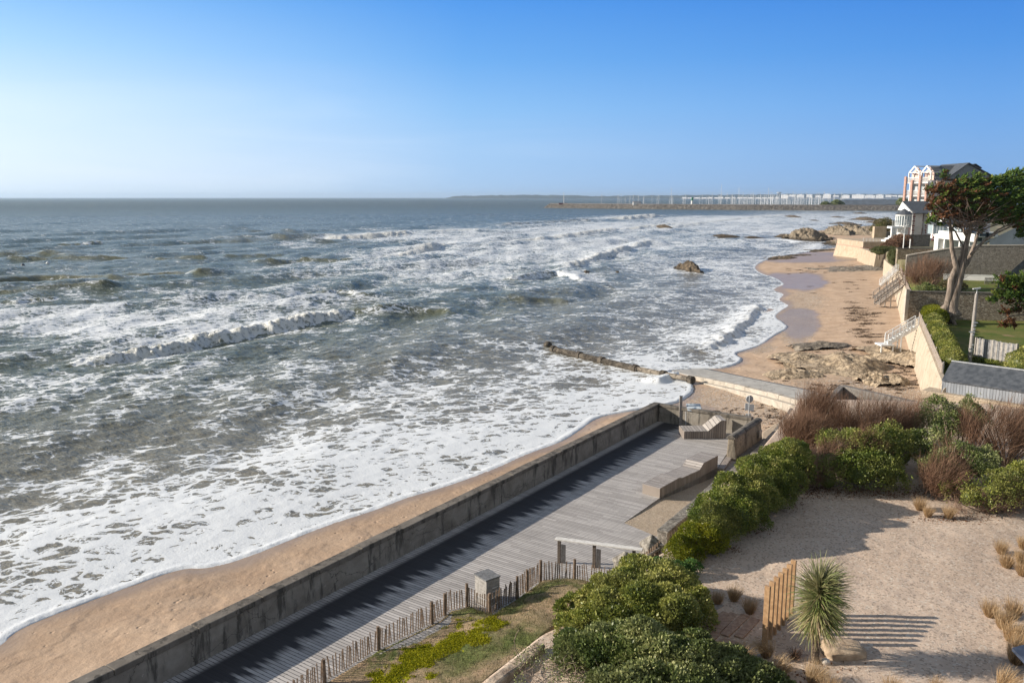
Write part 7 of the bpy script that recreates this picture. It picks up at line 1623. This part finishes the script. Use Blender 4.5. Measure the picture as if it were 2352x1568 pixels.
# balcony in front, slanting down to the right
m = MB(); m.beam((hx(1432), HY-3, hz_(800)), (hx(1600), HY-9, hz_(840, HY-9)), .3, 1.4); m.build('balcony_front', M['white'], hs)
MB().prism([(hx(1432), HY-2.8), (hx(1600), HY-8.8), (hx(1640), HY-.1), (hx(1432), HY-.95)], hz_(812)-.1, hz_(808)).build('balcony', M['white_wall'], hs)
for cx, dy in ((1436, -3), (1470, -4), (1500, -5.2), (1540, -6.6), (1585, -8.2)): MB().box(hx(cx)-.16, hx(cx)+.16, HY+dy-.16, HY+dy+.16, CG-1, hz_(815)-.12).build('balcony_post', M['white'], hs)
for cx, dy in ((1500, -5), (1530, -6)): MB().box(hx(cx)-.12, hx(cx)+.12, HY+dy-.12, HY+dy+.12, hz_(800), hz_(700)).build('pergola_post', M['white'], hs)
MB().box(hx(1560), hx(1615), HY-6.5, HY-.05, hz_(812)+.01, hz_(745)).build('glazed_lean_to', M['pale_glass'], hs)
MB().prism([(hx(1555), HY-6.8), (hx(1760), HY-6), (hx(1760), HY), (hx(1555), HY)], hz_(745)+.01, hz_(733)).build('lean_to_roof', M['grey_wall'], hs)
for cx in (1850, 1935):
    d = MB().box(hx(cx), hx(cx)+2.2, HY-1.3, HY+2, hz_(830), hz_(785)).build('dormer', M['white'], hs); MB().box(hx(cx)+.5, hx(cx)+1.7, HY-1.33, HY-1.303, hz_(822), hz_(795)).build('pane', M['glass'], d)
for cx in (1700, 1780, 1880):
    w1 = MB().box(hx(cx), hx(cx)+1.3, HY-.06, HY-.003, hz_(880), hz_(835)).build('window', M['white'], hs); MB().box(hx(cx)+.15, hx(cx)+1.15, HY-.08, HY-.062, hz_(875), hz_(840)).build('pane', M['glass'], w1)
# corner of a house on the right edge
EY = 108.0
def ex(u): return AT(u, 600, EY)[0]
def ez(v): return AT(2300, v, EY)[2]
eh = thing('gabled_house', 'cream house corner with steep slate roof, right edge, behind russet branches', 'house', (ex(2400), EY, UZ))
MB().add([(ex(2312), EY, UZ-1), (ex(2600), EY, UZ-1), (ex(2600), EY, ez(625)), (ex(2445), EY, ez(505)), (ex(2312), EY, ez(636))]+[(ex(2312)+9.5, EY+9, UZ-1), (ex(2600)+9.5, EY+9, UZ-1), (ex(2600)+9.5, EY+9, ez(625)), (ex(2445)+9.5, EY+9, ez(505)), (ex(2312)+9.5, EY+9, ez(636))],
         [(0, 1, 2, 3, 4), (9, 8, 7, 6, 5)]+[(i, 5+i, 5+(i+1) % 5, (i+1) % 5) for i in range(5)]).build('gable_wall', mat2('ivory_render', (.60, .54, .44), (.70, .64, .54), .7, .85, .1), eh)
gable_roof('roof', ex(2288), ex(2610), ex(2445), EY-.9, EY+10, ez(648), ez(492), M['slate'], eh, 1.2, .86)
MB().box(ex(2312)-.05, ex(2345), EY-.12, EY-.003, UZ-1, ez(638)).build('terracotta_panel', mat2('terracotta', (.50, .24, .10), (.60, .31, .14), 1, .8, .2), eh)

# ================================================================ HARBOUR
BWL = [G(1243, 477.5, -3), G(1330, 478.5, -3), G(1500, 480.5, -3), G(1700, 482.3, -3), G(1900, 483.7, -3), G(2090, 484.8, -3), G(2300, 486, -3)]
bl_ = resamp([(p[0], p[1], 0) for p in BWL], 700); n = len(bl_)
cross = [(-9, -4), (-6.5, -1.6), (-4.5, .4), (-2.5, 2.2), (-.8, 3.3), (1.2, 3.5), (3, 3.4), (5, 1.5), (9, -4)]
dx = np.gradient(bl_[:, 0]); dy = np.gradient(bl_[:, 1]); L_ = np.hypot(dx, dy); nx, ny = -dy/L_, dx/L_
off_ = [6.5]; V = np.zeros((len(cross), n, 3))
for j, (o_, z) in enumerate(cross):
    jit = (fbm(np.arange(n)*.45, np.full(n, j*3.1), 3, 5)-.5)
    V[j, :, 0] = bl_[:, 0]+nx*(o_+6.5); V[j, :, 1] = bl_[:, 1]+ny*(o_+6.5); V[j, :, 2] = z+jit*2.4*(1 if z < 3.2 else .6)
tp_ = np.minimum(1, np.minimum(np.arange(n)/12., 1)); V[:, :, 2] = V[:, :, 2]*tp_+(-3.5)*(1-tp_)
idx = np.arange(len(cross)*n).reshape(len(cross), n); F = np.stack([idx[:-1, :-1], idx[:-1, 1:], idx[1:, 1:], idx[1:, :-1]], -1).reshape(-1, 4)
k = N('armour_rock'); P_ = k.pos(); vc = k.sep(k.vor(P_, .75, 'F1', 1, 'Color'))[0]; ed = k.vor(P_, .75, 'DISTANCE_TO_EDGE')
armour = k.fin(k.mix(k.ss(ed, .0, .14), (.03, .027, .025), k.mix(vc, (.085, .075, .065), (.28, .255, .225))), .9, k.bump(ed, 1, .8), .2)
bwt = thing('breakwater', 'long rock armoured harbour breakwater across the bay', 'breakwater', tuple(BWL[2]))
npmesh('rock_armour', V.reshape(-1, 3), F, armour, bwt)
MB().wall([(float(x+a*8), float(y+b*8)) for x, y, a, b in zip(bl_[14::20, 0], bl_[14::20, 1], nx[14::20], ny[14::20])], -.6, .6, 0, 4.6).build('parapet', mat2('quay_concrete', (.13, .115, .105), (.20, .18, .165), .2, .9, .1), bwt)
def bwp(u, back=30):
    p = G(u, 482, -3); i = int(np.argmin(np.abs(bl_[:, 0]/bl_[:, 1]-p[0]/p[1]))); return bl_[i, 0]+nx[i]*back, bl_[i, 1]+ny[i]*back
tag(MB().prism([bwp(1880, 16), bwp(2280, 16), (900, 1500), (640, 1560), bwp(1905, 240)], -4, 1.8).build('harbour_quay', mat2('quay_paving', (.24, .22, .20), (.33, .31, .28), .1, .9, .1)), kind='structure')
# beacon pole on the head
x, y = bwp(1288, 8); t = thing('beacon_mast', 'tall white lattice beacon mast on the breakwater head', 'mast', (x, y, 3))
MB().tube([(x, y, 3), (x, y, AT(1288, 441, y)[2])], [.5, .3], 6).build('mast', M['white'], t); MB().box(x-8, x+6, y, y+3, 3, 5.2).build('red_hut', M['redbrick'], t)
x, y = bwp(1455, 9); t = thing('harbour_hut', 'small white flat hut on the breakwater', 'hut', (x, y, 3)); MB().box(x-6, x+6, y-2, y+3, 2, 7.4).build('wall', M['white_wall'], t); MB().box(x-6.4, x+6.4, y-2.4, y+3.4, 7.402, 7.8).build('roof', M['brick'], t)
x, y = bwp(1576, 20); t = thing('lighthouse', 'little white lighthouse with green top behind the breakwater', 'lighthouse', (x, y, 0)); MB().tube([(x, y, -3), (x, y, 10)], [2.2, 1.5], 10).build('tower', M['white_wall'], t); MB().tube([(x, y, 10), (x, y, 10.6), (x, y, 13.2), (x, y, 14.6)], [2.2, 1.7, 1.5, .2], 10).build('lantern', mat2('green_paint', (.02, .14, .09), (.03, .20, .12), 1, .5, .1), t)
# sailing boats
bm_ = MB(); Lh = 5.5
st_ = [(-Lh, .9, .2), (-Lh*.5, 1.6, 0), (0, 1.7, 0), (Lh*.55, 1.2, .1), (Lh, .05, .35)]
V = []
for x, w_, dz in st_: V += [(x, -w_*.5, -.6), (x, w_*.5, -.6), (x, w_, 1.3+dz), (x, -w_, 1.3+dz)]
bm_.add(V, [(0, 1, 2, 3), (19, 18, 17, 16)]+[(4*i+j, 4*i+(j+1) % 4, 4*i+4+(j+1) % 4, 4*i+4+j) for i in range(4) for j in range(4)])
bm_.box(-2.5, 2.2, -.9, .9, 1.3, 2.3); bm_.box(-4.4, -.4, -.22, .22, 3.0, 3.5); bm_.tube([(.6, 0, 1), (.6, 0, 21)], [.22, .15], 5); bm_.beam((.6, 0, 9), (.6, 1.4, 8.9), .1, .1); bm_.beam((.6, 0, 20.6), (5.2, 0, 1.6), .05, .05); bm_.beam((.6, 0, 20.6), (-5.2, 0, 1.6), .05, .05)
boat0 = bm_.build('sailing_boat', mat2('gelcoat', (.66, .67, .68), (.76, .77, .78), 1, .4, .05)); rr = random.Random(31); first = True
def boat(u, back, s_, lab='white sailing boat with bare mast moored among the others behind the breakwater'):
    global first
    x, y = bwp(u, back); o = boat0 if first else boat0.copy()
    if not first: COL.objects.link(o)
    first = False; o.location = (x, y, SEA+.2); o.rotation_euler = (0, rr.gauss(0, .015), rr.choice((0, pi))+rr.gauss(.3, .25)); o.scale = (1, 1, s_); tag(o, lab, 'sailboat', 'sailing boats moored in the harbour')
for u, s_ in ((1347, 1.1), (1400, .85), (1515, 1.55), (1630, 1.75), (1673, 1.55), (1750, 1.5), (1432, 1.0), (1582, .9)): boat(u, 40, s_, 'one of the few tallest masted sailing boats standing above the harbour' if s_ > 1.4 else 'lone white sailing boat near the seaward end of the harbour')
for i in range(24): boat(rr.uniform(1350, 1545), rr.uniform(30, 190), rr.uniform(.75, 1.1))
for i in range(105): boat(rr.uniform(1560, 1895), rr.uniform(30, 260), rr.uniform(.75, 1.25))
for i in range(26): boat(rr.uniform(1660, 1860), rr.uniform(22, 40), rr.uniform(.6, 1.0))
# harbour sheds and trees
for u0, u1, back, ht, la in ((1925, 1992, 60, 11, 'long grey roofed harbour shed, leftmost of three'), (1978, 2035, 30, 12, 'dark roofed harbour shed in the middle of three'), (2028, 2088, 60, 11.5, 'grey roofed harbour shed nearest the apartment block')):
    x0, y0 = bwp(u0, back); x1, y1 = bwp(u1, back); t = thing('harbour_shed', la, 'shed', (x0, y0, 1.8), 'harbour sheds')
    d = Vector((x1-x0, y1-y0, 0)).normalized(); nn_ = Vector((-d.y, d.x, 0)); a = Vector((x0, y0, 0)); b = Vector((x1, y1, 0))
    MB().prism([(p.x, p.y) for p in (a, b, b+nn_*26, a+nn_*26)], 1.5, ht*.42).build('wall', mat2('harbour_wall', (.32, .36, .40), (.44, .48, .52), .3, .8, .1), t)
    V = [a-nn_*1, b-nn_*1, b+nn_*13, a+nn_*13, b+nn_*27, a+nn_*27]; zz = [ht*.42, ht*.42, ht, ht, ht*.42, ht*.42]; V = [(p.x, p.y, z) for p, z in zip(V, zz)]
    MB().add(V+[(p[0], p[1], ht*.42-.3) for p in (V[0], V[1], V[4], V[5])], [(0, 1, 2, 3), (3, 2, 4, 5), (0, 3, 5, 9, 6), (1, 7, 8, 4, 2), (6, 9, 8, 7), (0, 6, 7, 1), (5, 4, 8, 9)]).build('roof', mat2('harbour_roof', (.07, .085, .105), (.11, .13, .155), .2, .6, .1), t)
    m = MB()
    for i in range(9):
        c = a.lerp(b, (i+.5)/9)-nn_*.06; m.obox((c.x, c.y), (d.x, d.y), None, 1.9, 4.2, (b-a).length/9*.33, .05)
    m.build('window_band', M['glass'], t)
for u, r_, back, la in ((1888, 5, 26, 'round dark tree left of the harbour sheds'), (1918, 6.5, 30, 'larger dark tree touching the leftmost harbour shed'), (2072, 8, 26, 'dark tree in front of the harbour shed by the apartment block')):
    x, y = bwp(u, back); bush('harbour_tree', la, 'tree', [(x, y, r_*.9, r_, r_, r_*.75), (x+r_*.8, y, r_*.7, r_*.8, r_, r_*.6)], 2600, 1.1, LM['dark'], 1.5)
# ================================================================ FAR SHORE
FY = 10000.0
def fx(u, Y=FY): return AT(u, 450, Y)[0]
def fz(v, Y=FY): return AT(1700, v, Y)[2]
U_ = np.linspace(1025, 2600, 420); top = np.interp(U_, [1025, 1050, 1200, 1330, 1360, 1500, 1700, 1800, 2100, 2600], [455, 450, 447.6, 449, 450.5, 449, 447.5, 446, 446, 446])
top = top+(fbm(U_/9, U_*0, 3, 4)-.5)*2.6; xs_ = np.array([fx(u) for u in U_]); zt_ = np.array([fz(v) for v in top])
V = np.concatenate([np.stack([xs_, np.full_like(xs_, FY-60), np.full_like(xs_, -5)], -1), np.stack([xs_, np.full_like(xs_, FY), np.maximum(zt_, -2)], -1), np.stack([xs_, np.full_like(xs_, FY+900), np.full_like(xs_, -5)], -1)])
n = len(xs_); idx = np.arange(3*n).reshape(3, n); F = np.stack([idx[:-1, :-1], idx[:-1, 1:], idx[1:, 1:], idx[1:, :-1]], -1).reshape(-1, 4)
tag(npmesh('far_hills', V, F, mat2('far_woodland', (.04, .055, .055), (.07, .085, .08), .01, .95, .1)), kind='structure')
V = [(fx(1560), FY-260, -4), (fx(2600), FY-260, -4), (fx(2600), FY-60, 4), (fx(1560), FY-60, 4)]
tag(MB().add(V, [(0, 1, 2, 3)]).build('far_sand', mat2('far_sand', (.5, .42, .33), (.58, .5, .4), .01, .95, .1)), kind='structure')
k = N('resort_front'); P_ = k.pos(); s3 = k.sep(P_); fl_ = k.math('FRACT', k.math('DIVIDE', s3[2], 6.4)); bay = k.math('FRACT', k.math('DIVIDE', s3[0], 15))
wm = k.math('MULTIPLY', k.ss(fl_, .45, .5), k.ss(bay, .25, .3)); resort = k.fin(k.mix(k.math('MULTIPLY', wm, .8), (.80, .79, .77), (.35, .38, .42)), .7)
rr = random.Random(9); u = 1562.; blocks = []
while u < 2165:
    big_ = u > 1775; wd = rr.uniform(7, 13) if not big_ else rr.choice((12, 16, 22, 30, 26)); h = rr.uniform(.3, 2.0) if not big_ else rr.uniform(4.8, 8.6)
    if big_ and rr.random() < .12: h = rr.uniform(9.5, 11.5)
    blocks.append((u, u+wd, h)); u += wd+rr.uniform(1, 6 if not big_ else 9)
names = ['narrow', 'wide', 'stepped', 'tall', 'low']
for i, (u0, u1, h) in enumerate(blocks):
    zt = fz(454.2-h); m = MB(); x0, x1 = fx(u0), fx(u1); ax_ = (cos(R(-40)), sin(R(-40))); hw = (x1-x0)/2*1.05; m.obox(((x0+x1)/2, FY-150), ax_, None, 0, zt, hw, 9)
    if u1-u0 > 14: m.obox(((x0+x1)/2, FY-150), ax_, None, zt, zt+6, hw*rr.uniform(.3, .7), 8)
    o = m.build('apartment_block', resort, None, loc=(x0, FY-120, 0)); nd = min(range(9), key=lambda q: abs(u0-(1562+q*70)))
    tag(o, 'white %s apartment block on the hazy far shore' % ('low' if h < 2.5 else 'tall' if h > 9.4 else 'wide' if u1-u0 > 20 else 'mid sized'), 'building', 'white apartment blocks along the far shore')
x = fx(1789, FY+200); t = thing('water_tower', 'mushroom shaped water tower above the far shore', 'tower', (x, FY+200, 0)); MB().tube([(x, FY+200, 0), (x, FY+200, fz(445))], 9, 8).build('shaft', M['white_wall'], t); MB().tube([(x, FY+200, fz(446.5)), (x, FY+200, fz(444)), (x, FY+200, fz(441.5)), (x, FY+200, fz(440.5))], [10, 28, 30, 8], 10).build('tank', M['grey_wall'], t)
# buoys on the open water
for u, v, la, mt_ in ((110, 607, 'round pale buoy floating alone on the open sea at the left', M['white']), (53, 612, 'small dark buoy left of the pale one', M['slate'])):
    g = G(u, v, SEA); t = thing('buoy', la, 'buoy', g, 'buoys'); nv_ = [(g[0], g[1], SEA-.3), (g[0], g[1], SEA+.1), (g[0], g[1], SEA+.5), (g[0], g[1], SEA+.75)]; MB().tube(nv_, [.3, .5, .4, .08], 10).build('float', mt_, t, smooth=True); MB().tube([nv_[3], (g[0], g[1], SEA+1.1)], .05, 5).build('ring', mt_, t)
# ================================================================ HAZE
hb_ = MB().box(-52000, 52000, -600, 28600, -60, 112).build('haze', None); hm = bpy.data.materials.new('haze'); hm.use_nodes = True; nt = hm.node_tree; nt.nodes.clear()
ou = nt.nodes.new('ShaderNodeOutputMaterial'); pv = nt.nodes.new('ShaderNodeVolumePrincipled'); pv.inputs['Density'].default_value = .000055; pv.inputs['Color'].default_value = (.66, .83, 1.0, 1); pv.inputs['Anisotropy'].default_value = .3
nt.links.new(pv.outputs[0], ou.inputs['Volume']); hb_.data.materials.append(hm); tag(hb_, kind='stuff')
